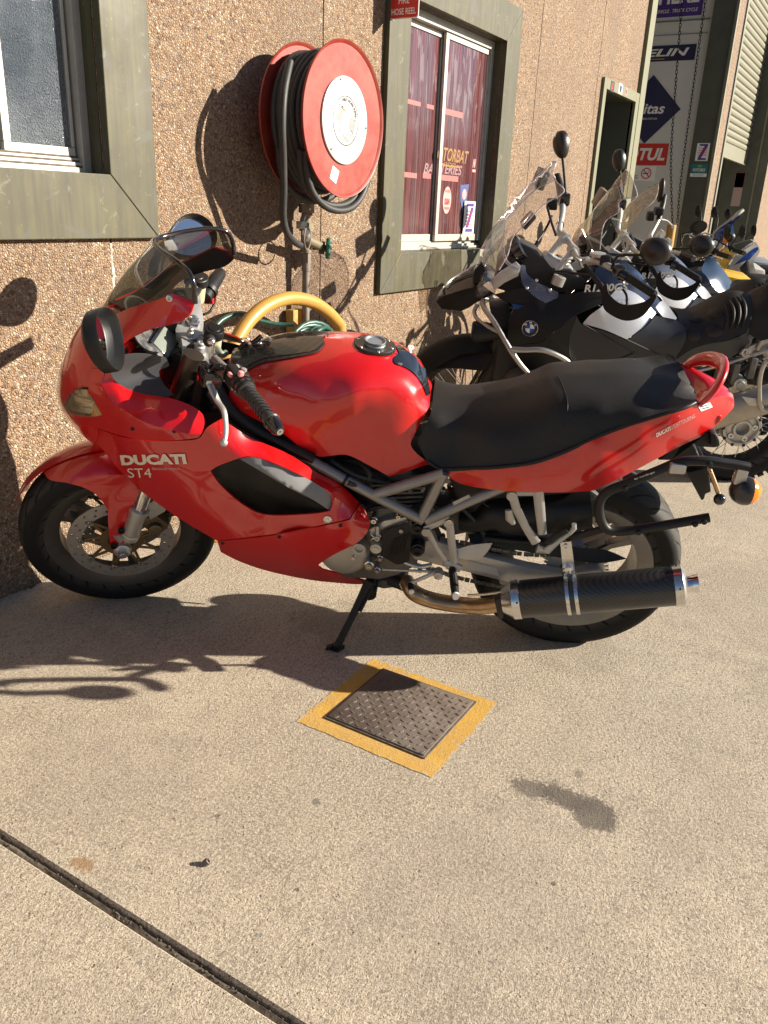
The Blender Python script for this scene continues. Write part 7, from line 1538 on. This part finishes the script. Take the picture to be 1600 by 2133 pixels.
    b = MB(); b.box(A(1260, 541, .26), (.045, .04, .045)); b.build('clutch_reservoir', M_BPL, root, bevel=.006); b = MB(); b.lathe(A(1245, 533, .24), (0, 0, 1), [(0, .035), (.012, .035), (.014, .03)], 20); b.build('reservoir_cap', M_CAST, root)
    b = MB(); b.tube([A(1172, 425, -.33), A(1166, 385, -.46), A(1160, 365, -.5)], [.02, .019, .018], 12); b.build('grip', M_BPL, root); b = MB(); b.box(A(1176, 415, -.33), (.05, .05, .06)); b.build('switch_box', M_GLB, root, bevel=.01); b = MB(); b.box(A(1150, 425, -.30), (.05, .045, .05)); b.build('brake_reservoir', M_BPL, root, bevel=.006)
    b = MB(); b.box(A(1126, 372, -.36), (.05, .15, .085), [[.95, 0, .3], [0, 1, 0], [-.3, 0, .95]]); b.build('hand_shield', M_BPL, root, bevel=.008)
    b = MB(); b.box(A(1100, 458, -.06), (.03, .10, .075), [[.8, 0, .6], [0, 1, 0], [-.6, 0, .8]]); b.build('navigation_unit', M_GLB, root, bevel=.006)
    for pts in ([(1150, 450, -.25), (1135, 480, -.15), (1115, 510, -.05), (1110, 540, 0)], [(1140, 430, -.28), (1148, 460, -.2), (1158, 490, -.1)], [(1118, 590, .08), (1150, 566, .1), (1215, 572, .16), (1236, 574, .2)], [(1200, 535, .1), (1250, 528, .15), (1300, 533, .2)]): T('cable', M_BPL, pts, .006)
    # mirrors on long black stalks
    def mir(c, n, a_, b_, stalk, roll=0.):
        n = np.array(n, float); n /= np.linalg.norm(n); ez = np.array([0, 0, 1.]); ez -= n * (ez @ n); ez /= np.linalg.norm(ez); ey = np.cross(ez, n)
        ey, ez = ey * math.cos(roll) + ez * math.sin(roll), ez * math.cos(roll) - ey * math.sin(roll)
        TT = np.linspace(0, 2 * math.pi, 32, endpoint=False); rows = []
        for dz, k in ((.004, .01), (.0, .9), (-.004, .985), (.006, 1.), (.02, .97), (.034, .8), (.042, .5), (.045, .02)): rows.append([c + ey * a_ * k * math.cos(t) * (1 + .12 * math.sin(t)) + ez * b_ * k * math.sin(t) - n * dz for t in TT])
        b = MB(); b.grid(rows[1:], closed_v=True); o = b.build('mirror_shell', mat('dusty mirror shell', (.016, .013, .011), .33, noise=(18, .4, (.030, .024, .020))), root, smooth=60)
        b = MB(); b.V = rows[1]; b.F = [list(range(32))]; b.I = [0]; b.build('mirror_glass', M_MIRR, o, smooth=0)
        b = MB(); b.tube(stalk, .0065, 8, 4); b.build('mirror_stalk', M_BPL, root, smooth=60)
    mir(A(1366, 524, .46), (-.30, -.95, -.1), .064, .056, [A(1274, 560, .30), A(1280, 545, .31), A(1291, 532, .33), A(1330, 531, .39), A(1350, 528, .43)], .1)
    mir(A(1172, 301, -.46), (-.75, -.66, 0), .040, .064, [A(1178, 401, -.33), A(1176, 370, -.38), A(1172, 328, -.44), A(1171, 315, -.45)], -.3)
    # left handguard: arm and cup
    PR('guard_arm', M_BPL, ((1214, 552), (1222, 549), (1268, 606), (1262, 622), (1254, 612)), .30, .012, bevel=.003)
    gc = [(1253, 612, .34), (1262, 648, .37), (1300, 667, .42), (1337, 657, .46), (1366, 618, .48), (1272, 620, .36), (1300, 636, .41), (1340, 630, .46)]
    PAN('hand_guard', [(1253, 606, 1), (1262, 590), (1270, 614), (1298, 634), (1340, 629), (1364, 610, 1), (1366, 622), (1339, 658), (1302, 668), (1264, 650), (1254, 628)], gc, MM, root, th=.004, step=10)
    T('guard_lever', M_BPL, [(1297, 602, .40), (1305, 615, .42), (1306, 636, .43)], .005)
    # clear deflector below the screen
    PAN('wind_deflector', [(1082, 552, 1), (1094, 553), (1098, 570), (1122, 589), (1162, 608, 1), (1161, 619), (1137, 631, 1), (1112, 616), (1090, 594), (1085, 572)], [(1082, 552, .18), (1098, 570, .19), (1122, 589, .22), (1162, 608, .25), (1161, 619, .265), (1137, 631, .27), (1090, 594, .22), (1112, 600, .235)], M_CLEAR, root, th=.003, step=10, mirror=True)
    for p in ((1118, 584, .225), (1146, 604, .25), (1098, 600, .23)): b = MB(); b.ball(A(*p), .008); b.build('deflector_screw', M_TIN, root)
    # rack, silencer, pannier frame at the back
    T('luggage_rack', M_TUBE, [(1570, 738, .17), (1600, 728, .18), (1660, 700, .18)], .012, both=True); T('luggage_rack', M_TUBE, [(1578, 729, .18), (1586, 712, .18), (1600, 704, .18), (1640, 690, .18)], .010, both=True)
    PR('rack_plate', M_CAST, ((1540, 738), (1562, 722), (1600, 705), (1640, 690), (1645, 705), (1600, 722), (1560, 745)), .165, .012, bevel=.003)
    b = MB(); b.lathe(A(1553, 734, .18), (0, 1, 0), [(-.01, .020), (.006, .020), (.006, .014), (.002, .013)], 20); b.build('seat_lock', M_CAST, root); b = MB(); b.box(A(1553, 734, .187), (.003, .003, .018)); b.build('key_slot', M_BLK, root)
    T('subframe_tube', M_TUBE, [(1440, 775, .14), (1520, 755, .15), (1575, 735, .16)], .012, both=True); T('subframe_tube', M_DIRT, [(1420, 800, .13), (1500, 790, .14), (1590, 740, .15)], .012, both=True)
    T('pannier_frame', M_TUBE, [(1640, 740, .27), (1600, 752, .27), (1589, 765, .27), (1583, 790, .27), (1582, 826, .27), (1585, 847, .27), (1596, 856, .27), (1640, 850, .27)], .011, 4, both=True)
    for q in ((1500, 770), (1530, 775), (1565, 765)): b = MB(); b.box(A(*q, .15), (.03, .05, .10)); b.build('rear_bracket', M_ENG, root, bevel=.004)
    b = MB(); b.lathe(A(1540, 798, .16), (0, 1, 0), [(-.05, .03), (.02, .03), (.022, .02), (.03, .018), (.03, .008)], 16); b.build('rear_bracket', M_CAST, root)
    a_, c_ = A(1440, 880, .20), A(1700, 800, .20); b = MB(); dv = c_ - a_; b.tube([a_, a_ + dv * .04, a_ + dv * .96, c_], [.05, .072, .074, .06], 24, flat=((0, 1, 0), .72)); b.build('silencer', mat('dull silencer steel', (.40, .37, .32), .36, .75, noise=(9, .5, (.26, .23, .19))), root, smooth=40)
    PR('silencer_shield', M_CAST, ((1545, 826), (1575, 830), (1590, 832), (1588, 846), (1560, 845)), .262, .006, bevel=.002)
    T('swingarm', M_ENG, [(1400, 880, -.02), (1480, 890, -.04), (1540, 898, -.06)], .04)
    screen = PAN('windscreen', [(996, 562, 1), (1000, 530), (1008, 505), (1050, 444), (1098, 386), (1133, 353), (1150, 337, 1), (1160, 336), (1154, 352), (1153, 364), (1160, 379), (1175, 394, 1), (1168, 406), (1131, 428), (1102, 460), (1080, 482), (1066, 499), (1058, 530), (1040, 562), (1022, 570)],
        [(996, 562, 0), (1000, 530, 0), (1008, 505, 0), (1050, 444, .0), (1098, 386, 0), (1133, 353, 0), (1150, 337, 0), (1160, 336, .02), (1154, 352, .05), (1153, 364, .08), (1160, 379, .13), (1175, 394, .17), (1131, 428, .19), (1080, 482, .20), (1066, 499, .19), (1058, 530, .18), (1022, 570, .13), (1060, 460, .09), (1110, 400, .09), (1030, 510, .10)], M_CLEAR, root, seam=True, step=12)
    b = MB(); E_ = [A(*p) for p in ((1150, 337, 0), (1160, 336, .02), (1154, 352, .05), (1153, 364, .08), (1160, 379, .13), (1175, 394, .17), (1168, 406, .18), (1131, 428, .19), (1080, 482, .20), (1066, 499, .19), (1058, 530, .18), (1040, 562, .16))]; b.tube(E_, .0026, 6, 4); b.tube(np.array(E_) * [1, -1, 1], .0026, 6, 4); b.build('screen_edge', glassy('screen edge', (.7, .66, .72), .45, (.80, .76, .80), .05), screen, smooth=60)
    return root, F
def copy_tree(o, parent=None, skip=(), swap=None):
    if o.name.split('.')[0] in skip: return None
    c = o.copy(); COL.objects.link(c)
    if parent is not None: c.parent = parent
    if swap and c.data is not None and c.data.materials and c.data.materials[0].name in swap:
        c.data = c.data.copy(); c.data.materials[0] = swap[c.data.materials[0].name]
    for ch in list(o.children): copy_tree(ch, c, skip, swap)
    return c
ADV, FA = adventure_bike()
def second_bike():
    c = copy_tree(ADV, None, ('windscreen', 'navigation_unit', 'hand_shield'), {'silver metallic tank': M_WHTT, 'blue black gloss': mat('grey blue gloss', (.10, .115, .15), .16, coat=.8)})
    F = Frame(FA.o + np.array([1.15, .05, 0]), rad(118), rad(10)); c.matrix_basis = F.M
    c['label'] = 'white tanked adventure motorcycle with straight dusty tall windscreen, second one behind the red motorcycle'
    ctr = [(1186, 515, 0), (1200, 480, 0), (1230, 447, 0), (1270, 397, 0), (1303, 353, 0), (1312, 362, .03), (1327, 401, .16), (1323, 411, .18), (1300, 414, .17), (1289, 424, .19), (1288, 442, .20), (1264, 458, .19), (1255, 478, .19), (1250, 520, .18), (1262, 430, .10), (1230, 480, .11), (1300, 385, .09)]
    s = panel('windscreen', F, [(1186, 516, 1), (1200, 480), (1230, 447), (1270, 397), (1303, 353, 1), (1312, 361, 1), (1327, 401), (1323, 411), (1301, 415), (1290, 424, 1), (1288, 442), (1264, 459), (1255, 478), (1250, 522, 1)], tps(ctr), M_DUSTY, c, seam=True, step=11)
    b = MB(); E_ = [F.at(*p) for p in ctr[4:14]]; b.tube(E_, .0028, 6, 3); b.tube(np.array(E_) * [1, -1, 1], .0028, 6, 3); b.build('screen_edge', MATS['screen edge'], s, smooth=60)
    b = MB(); b.box(F.at(1250, 412, -.34), (.04, .15, .11), [[.9, 0, .4], [0, 1, 0], [-.4, 0, .9]]); b.build('hand_shield', mat('dusty shield', (.16, .13, .10), .5), c, bevel=.01)
    b = MB(); b.lathe(F.at(1282, 455, -.25), (0, 0, 1), [(-.04, .03), (0, .032)], 16); b.build('brake_reservoir', mat('pale green reservoir', (.28, .36, .28), .4), c)
    b = MB(); b.tube([F.at(1212, 478, .08), F.at(1222, 500, .09), F.at(1234, 525, .10)], .005, 6); b.tube([F.at(1294, 374, .1), F.at(1295, 395, .12), F.at(1300, 412, .13)], .004, 6); b.build('screen_stay', M_TIN, c)
    return c, F
BK2, FB = second_bike()
def third_bike():
    F = Frame(FA.o + np.array([2.25, .10, 0]), rad(118), rad(10)); A = F.at
    root = thing('adventure_motorcycle', 'adventure motorcycle with glossy dark blue tank and clouded grey windscreen, third from the red one', 'motorcycle', M=F.M, group='adventure motorcycles parked in a row')
    sk = ('windscreen', 'navigation_unit', 'hand_shield', 'hand_guard', 'guard_arm', 'guard_lever', 'mirror_shell', 'mirror_stalk', 'handlebar', 'grip', 'switch_box', 'wind_deflector', 'fuel_tank', 'tank_side', 'seat', 'passenger_seat', 'seat_pad', 'seat_roll', 'lettering', 'badge_rim', 'cable', 'brake_reservoir', 'clutch_reservoir', 'tank_trim', 'tank_cover', 'grip_collar', 'bar_band', 'reservoir_cap', 'blue_flash', 'cover_groove', 'deflector_screw', 'seat_tag')
    for ch in list(ADV.children): copy_tree(ch, root, sk)
    P = lambda *a, **k: panel(a[0], F, *a[1:], **k)
    P('windscreen', [(1292, 482, 1), (1301, 440), (1325, 412), (1349, 392), (1371, 380, 1), (1372, 388), (1369, 405), (1360, 421), (1332, 445), (1320, 463), (1305, 476)], [(1292, 482, 0), (1301, 440, 0), (1349, 392, 0), (1371, 380, 0), (1369, 405, .11), (1360, 421, .15), (1332, 445, .16), (1320, 463, .15), (1330, 425, .08)], M_DUSTY2, root, th=.004, step=9, holes=[[(1303, 459), (1312, 446), (1318, 441), (1316, 450), (1306, 462)]], mirror=True)
    P('fuel_tank', [(1468, 545, 1), (1481, 530), (1500, 552), (1520, 580), (1526, 592, 1), (1518, 602), (1503, 613, 1), (1490, 602), (1463, 566)], [(1468, 545, .02), (1481, 530, 0), (1500, 552, 0), (1520, 580, 0), (1526, 592, 0), (1518, 602, .09), (1503, 613, .16), (1490, 602, .17), (1463, 566, .15), (1490, 570, .10), (1508, 590, .09)], mat('deep blue gloss', (.035, .06, .10), .14, .2, coat=.9), root, seam=True, step=8)
    P('tank_side', [(1420, 560, 1), (1462, 566), (1490, 603), (1503, 614, 1), (1470, 640), (1430, 630)], [(1420, 560, .18), (1462, 566, .17), (1490, 603, .19), (1503, 614, .18), (1470, 640, .2), (1430, 630, .21)], [mat('deep blue gloss'), M_BPL], root, th=.005, step=12, mirror=True)
    P('seat', [(1524, 588, 1), (1560, 586), (1610, 577), (1660, 566, 1), (1665, 590), (1610, 610), (1552, 617), (1510, 623, 1), (1504, 614)], [(1524, 588, 0), (1560, 586, 0), (1610, 577, 0), (1660, 566, 0), (1610, 610, .17), (1552, 617, .17), (1510, 623, .17), (1504, 614, .15), (1560, 600, .12)], M_SEAT, root, seam=True, step=10)
    b = MB(); b.tube([A(1381, 425, -.36), A(1373, 455, -.28), A(1363, 475, -.2), A(1355, 493, -.12), A(1365, 503, -.05), A(1390, 520, .08), A(1420, 530, .2)], .0145, 14, 5); b.build('handlebar', M_SILV, root, smooth=60)
    b = MB(); b.tube([A(1372, 458, -.27), A(1381, 425, -.36), A(1384, 408, -.42)], [.02, .02, .019], 12); b.build('grip', M_BPL, root)
    b = MB(); b.box(A(1372, 440, -.3), (.06, .07, .05)); b.box(A(1355, 450, -.26), (.05, .06, .06)); b.build('switch_box', M_BPL, root, bevel=.008)
    b = MB(); b.tube([A(1376, 457, -.28), A(1390, 460, -.33), A(1401, 471, -.38)], [.007, .006, .006], 8, 3); b.lathe(A(1402, 472, -.38), (1, .2, .2), [(-.003, .014), (.003, .014), (.003, .008), (-.003, .008)], 12, closed=True); b.build('brake_lever', M_SILV, root)
    b = MB(); b.ball(A(1377, 396, -.42), .07, (.35, .7, 1.2), 16); b.build('mirror_shell', M_BPL, root, smooth=60)
    b = MB(); b.grid([[A(1457 + 15 * k * math.cos(t), 473 + 13 * k * math.sin(t) - 4 * k * math.cos(t), .42) + np.array([dz, 0, 0]) for t in np.linspace(0, 6.283, 24, endpoint=False)] for dz, k in ((-.01, .9), (.0, 1.), (.02, .9), (.035, .5), (.037, .02))], closed_v=True); b.build('mirror_shell', mat('dusty mirror shell'), root, smooth=60)
    b = MB(); b.tube([A(1420, 512, .25), A(1418, 488, .27), A(1428, 484, .31), A(1445, 480, .38)], .006, 8, 4); b.build('mirror_stalk', M_BPL, root)
    b = MB(); b.tube([A(1420, 530, .2), A(1445, 540, .32)], .018, 12); b.build('grip', M_BPL, root)
    return root
third_bike()

# ------------------------------------------------------------------ trail bikes farther along
def trail_bike(name, label, org, px_parts, steer=0.):
    F = Frame(org, rad(118), rad(10)); A = F.at; root = thing(name, label, 'motorcycle', M=F.M, group='trail motorcycles at the end of the row')
    spoked_wheel('front_wheel', lambda x, y, z: (x + 1.42, y, z + .34), .34, .085, .27, root, .05, 24); spoked_wheel('rear_wheel', lambda x, y, z: (x, y, z + .32), .32, .11, .23, root, .06, 24)
    for sg in (1, -1): b = MB(); b.tube([(1.42, sg * .09, .34), (1.22, sg * .09, .80), (1.14, sg * .09, 1.0)], [.028, .025, .025], 12); b.build('fork_leg', M_TIN, root)
    b = MB(); b.prism([(.95, .11, .30), (.55, .12, .30), (.45, .12, .52), (.62, .11, .68), (.95, .10, .66), (1.02, .1, .45)], (0, -.22, 0)); b.build('engine_block', M_ENG, root, bevel=.02)
    b = MB(); b.tube([(1.12, 0, .92), (.75, .09, .74), (.35, .10, .70), (.0, .08, .78)], .016, 10, 3); b.tube([(1.12, 0, .92), (.75, -.09, .74), (.35, -.10, .70), (.0, -.08, .78)], .016, 10, 3); b.tube([(.5, .1, .4), (.0, .1, .33)], .025, 10); b.tube([(.5, -.1, .4), (.0, -.1, .33)], .025, 10); b.build('frame', M_DIRT, root)
    b = MB(); b.tube([(.95, -.42, 1.10), (1.02, -.22, 1.08), (1.07, -.05, 1.01), (1.07, .05, 1.01), (1.02, .22, 1.08), (.95, .42, 1.10)], .0125, 10, 5); b.build('handlebar', M_TIN, root)
    for sg in (1, -1):
        b = MB(); b.tube([(.995, sg * .29, 1.095), (.95, sg * .43, 1.10)], .019, 12); b.build('grip', M_BPL, root); b = MB(); b.tube([(1.04, sg * .22, 1.085), (1.06, sg * .33, 1.09), (1.01, sg * .44, 1.09)], .006, 8, 3); b.build('lever', M_TIN, root)
        b = MB(); b.box((1.01, sg * .24, 1.10), (.05, .05, .045)); b.build('switch_box', M_BPL, root, bevel=.006)
        b = MB(); b.tube([(1.02, sg * .24, 1.09), (1.0, sg * .30, 1.22), (1.0, sg * .36, 1.27)], .006, 8, 3); st = b.build('mirror_stalk', M_BPL, root); b = MB(); b.lathe((1.0, sg * .42, 1.28), (-1, .1 * sg, .1), [(0, .05), (.004, .055), (-.012, .056), (-.03, .035), (-.034, .005)], 20); b.build('mirror_shell', M_BPL, root); b = MB(); b.disc((.995, sg * .42, 1.28), (-1, .1 * sg, .1), .049, .002, 20); b.build('mirror_glass', M_MIRR, root)
    for pts in ([(1.02, .2, 1.1), (1.15, .15, 1.15), (1.2, .05, 1.0), (1.1, .05, .85)], [(1.02, -.2, 1.1), (1.17, -.12, 1.14), (1.2, 0, .95)], [(1.0, .25, 1.08), (1.12, .2, 1.0), (1.05, .1, .85)]): b = MB(); b.tube(pts, .006, 8, 4); b.build('cable', M_BPL, root)
    px_parts(root, F, lambda *a, **k: panel(a[0], F, *a[1:], **k))
    return root
M_YEL = mat('yellow plastic', (.62, .38, .012), .3, coat=.3); M_BLUE = mat('blue plastic', (.008, .035, .20), .25, coat=.5); M_BLUEB = mat('bright blue plastic', (.01, .22, .62), .3, coat=.3); M_WPL = mat('grey white plastic', (.42, .40, .36), .35, coat=.2)
def yellow_parts(root, F, P):
    P('tank_shroud', [(1492, 536, 1), (1513, 517), (1518, 523, 1), (1531, 531, 1), (1510, 562, 1), (1498, 548)], [(1492, 536, .05), (1513, 517, .04), (1531, 531, .15), (1510, 562, .19), (1498, 548, .14)], M_YEL, root, th=.006, step=6, mirror=True)
    b = MB(); b.grid([[(.95 - .42 * u, q * .13 * (1 - .2 * u), .93 - .10 * u - .05 * q * q) for q in (-1, -.6, 0, .6, 1)] for u in np.linspace(0, 1, 8)]); b.build('fuel_tank', M_YEL, root, smooth=60)
    b = MB(); b.prism([(.98, .15, .92), (.60, .15, .86), (.62, .16, .66), (.9, .16, .62)], (0, -.3, 0)); b.build('tank_body', M_YEL, root, bevel=.03)
    b = MB(); b.prism([(.60, .12, .87), (.3, .13, .86), (-.2, .12, .90), (-.35, .09, .92), (-.32, .09, .84), (.2, .13, .77), (.6, .12, .78)], (0, -.24, 0)); b.build('seat', M_SEAT, root, bevel=.03)
    b = MB(); b.prism([(.45, .14, .77), (.0, .14, .80), (-.45, .06, .88), (-.3, .1, .72), (.2, .14, .58), (.45, .14, .62)], (0, -.28, 0)); b.build('side_panel', M_YEL, root, bevel=.015)
    b = MB(); b.grid([[(1.15 + .55 * u, q * .08 * (1 - .5 * u * u), .80 - .06 * u * u) for q in (-1, 0, 1)] for u in np.linspace(0, 1, 8)]); b.build('front_fender', M_YEL, root, smooth=60)
trail_bike('trail_motorcycle', 'yellow trail motorcycle with black seat, partly hidden between dark blue and white blue motorcycles', FA.o + np.array([3.35, .12, 0]), yellow_parts)
def blue_parts(root, F, P):
    A = F.at
    P('front_cowl', [(1486, 497, 1), (1489, 483), (1520, 460), (1544, 437), (1551, 438, 1), (1544, 450), (1527, 466), (1519, 487), (1509, 512, 1)], [(1486, 497, 0), (1489, 483, 0), (1520, 460, 0), (1544, 437, 0), (1551, 438, .02), (1527, 466, .09), (1519, 487, .12), (1509, 512, .13), (1505, 485, .07)], M_BLUE, root, seam=True, step=6)
    b = MB(); b.tube([A(1486, 497, 0), A(1489, 483, 0), A(1520, 459, 0), A(1532, 448, 0)], [.006, .01, .012, .012], 8, 4); b.tube([A(1524, 459, .03), A(1536, 446, .04), A(1548, 437, .02)], [.012, .02, .016], 10, 4); b.build('fly_screen', mat('dusty clear edge', (.5, .47, .40), .4), root, smooth=60)
    P('cowl_flash', [(1526, 466, 1), (1531, 489, 1), (1518, 487, 1)], lambda x, y: .125, M_BLUEB, root, th=.003, step=6)
    b = MB(); b.ball(A(1520, 494, .22), .055, (.9, .6, .8), 16); b.build('indicator', M_BPL, root, smooth=60); b = MB(); b.ball(A(1513, 499, .22), .04, (.7, .5, 1), 14); b.build('indicator_lens', M_LENSO, root, smooth=60)
    W = [(1536, 526, .13), (1569, 504, .05), (1580, 513, .08), (1581, 526, .12), (1570, 545, .16), (1573, 566, .16), (1560, 586, .17), (1524, 586, .18), (1516, 572, .18), (1520, 555, .17), (1545, 550, .175)]
    fw_ = tps(W)
    P('tank_shroud', [(1536, 526, 1), (1569, 504), (1580, 513), (1582, 526), (1570, 545), (1573, 566), (1560, 587, 1), (1524, 587), (1515, 572), (1520, 553)], fw_, [M_WPL, M_BPL], root, th=.006, step=7, mirror=True, holes=[[(1541, 557, 1), (1558, 540, 1), (1563, 572, 1), (1545, 573, 1)]])
    P('shroud_stripe', [(1528, 553, 1), (1545, 538), (1576, 515), (1580, 520, 1), (1562, 540, 1), (1545, 546)], lambda x, y: fw_(x, y) + .004, M_BLUE, root, th=.002, step=7)
    P('shroud_vent', [(1540, 558, 1), (1558, 539, 1), (1564, 573, 1), (1544, 574, 1)], lambda x, y: fw_(x, y) - .012, M_BLK, root, th=.002, step=8)
    V, Fq = text_mesh('Kawasaki', .03, .15); V = V - V.min(0); e = V.max(0); mesh_obj('lettering', [A(1536 + v[0] / e[0] * 33 - v[1] / e[1] * 1, 531 - v[0] / e[0] * 20 - v[1] / e[1] * 6, fw_(1536 + v[0] / e[0] * 33, 528 - v[0] / e[0] * 20) + .006) for v in V], Fq, M_BLK, root, smooth=0)
    b = MB(); b.prism([(1.0, .14, .95), (.60, .14, .90), (.60, .15, .66), (.9, .15, .62)], (0, -.28, 0)); b.build('fuel_tank', M_WPL, root, bevel=.04)
    b = MB(); b.prism([(.60, .12, .90), (.3, .13, .88), (-.2, .12, .92), (-.35, .09, .94), (-.32, .09, .86), (.2, .13, .79), (.6, .12, .80)], (0, -.24, 0)); b.build('seat', M_SEAT, root, bevel=.03)
    b = MB(); b.prism([(.45, .14, .79), (.0, .14, .82), (-.45, .06, .90), (-.3, .1, .74), (.2, .14, .60), (.45, .14, .64)], (0, -.28, 0)); b.build('side_panel', M_WPL, root, bevel=.015)
    b = MB(); b.grid([[(1.15 + .55 * u, q * .08 * (1 - .5 * u * u), .82 - .06 * u * u) for q in (-1, 0, 1)] for u in np.linspace(0, 1, 8)]); b.build('front_fender', M_BLUE, root, smooth=60)
trail_bike('trail_motorcycle', 'white and blue trail motorcycle with dark blue front cowl, at the right edge', FA.o + np.array([4.4, .18, 0]), blue_parts)
def dark_parts(root, F, P):
    b = MB(); b.prism([(1.0, .14, .95), (.60, .14, .92), (.60, .15, .66), (.9, .15, .62)], (0, -.28, 0)); b.build('fuel_tank', mat('silver grey tank', (.30, .29, .27), .3, .3, coat=.4), root, bevel=.05)
    b = MB(); b.prism([(.60, .12, .90), (.3, .13, .88), (-.2, .12, .92), (-.35, .09, .94), (-.32, .09, .86), (.2, .13, .79), (.6, .12, .80)], (0, -.24, 0)); b.build('seat', M_SEAT, root, bevel=.03)
    b = MB(); b.lathe((1.24, 0, .95), (1, 0, 0), [(-.1, .05), (-.02, .09), (.02, .09), (.03, .08)], 24); b.build('headlamp', M_CAST, root)
    b = MB(); b.box((1.18, .12, 1.02), (.06, .03, .16)); b.box((1.18, -.12, 1.02), (.06, .03, .16)); b.build('lamp_bracket', M_CAST, root, bevel=.005)
trail_bike('trail_motorcycle', 'grey trail motorcycle, farthest in the row, with bare handlebars and round mirrors', FA.o + np.array([5.5, .25, 0]), dark_parts)
def orange_parts(root, F, P):
    b = MB(); b.prism([(1.0, .14, .95), (.60, .14, .92), (.60, .15, .66), (.9, .15, .62)], (0, -.28, 0)); b.build('fuel_tank', M_YEL, root, bevel=.05)
    b = MB(); b.prism([(.60, .12, .90), (.3, .13, .88), (-.2, .12, .92), (-.35, .09, .94), (-.32, .09, .86), (.2, .13, .79), (.6, .12, .80)], (0, -.24, 0)); b.build('seat', M_LENSR, root, bevel=.03)
    b = MB(); b.prism([(.45, .14, .79), (.0, .14, .82), (-.45, .06, .90), (-.3, .1, .74), (.2, .14, .60), (.45, .14, .64)], (0, -.28, 0)); b.build('side_panel', M_YEL, root, bevel=.015)
q = PX(1258, 500, 8.9)
trail_bike('trail_motorcycle', 'yellow and red trail motorcycle standing inside the bay, glimpsed through the dusty windscreen', np.array([9.2, 3.6, 0]), orange_parts)

# ------------------------------------------------------------------ the trees across the yard (seen in the mirrors and the paint)
def treeline():
    r = np.random.default_rng(11); C_ = []
    for x in np.arange(-60, 70, 2.3):
        hgt = r.uniform(3.6, 6.2); cx = x + r.uniform(-1, 1); cy = -17 + r.uniform(-2.5, 2.5)
        for k in range(9): C_.append((cx + r.normal(0, 1.0), cy + r.normal(0, .9), hgt * r.uniform(.25, .95), r.uniform(.7, 1.5)))
    C_ = np.array(C_); n = 34; c = np.repeat(C_, n, 0); m_ = len(c)
    d = r.normal(size=(m_, 3)); d /= np.linalg.norm(d, axis=1)[:, None]; P = c[:, :3] + d * (c[:, 3] * r.uniform(.55, 1.05, m_))[:, None]; P[:, 2] = np.clip(P[:, 2], .1, 6.6)
    a = r.normal(size=(m_, 3)); a -= d * (a * d).sum(1)[:, None] * .6; a /= np.linalg.norm(a, axis=1)[:, None]; b_ = np.cross(a, r.normal(size=(m_, 3))); b_ /= np.linalg.norm(b_, axis=1)[:, None]
    s = r.uniform(.16, .38, m_)[:, None]; V = np.stack([P - a * s, P - b_ * s * .6, P + a * s, P + b_ * s * .6], 1).reshape(-1, 3)
    F = np.arange(m_ * 4).reshape(-1, 4)
    t = NT('dark leaves'); col = t.mix(t.rng(t.noise(.9, 3), .35, .65), (.035, .055, .018), (.07, .085, .03)); mt = t.out(col, .6)
    o = mesh_obj('treeline', V, F, mt, None, smooth=0); tag(o, kind='stuff')
    b = MB()
    for x in np.arange(-59, 69, 4.6): b.tube([(x, -17, 0), (x + .1, -17.1, 1.6), (x - .1, -17, 3.4)], [.2, .16, .1], 8)
    o = b.build('treeline_trunks', mat('bark', (.09, .07, .05), .9), None); tag(o, kind='stuff')
treeline()
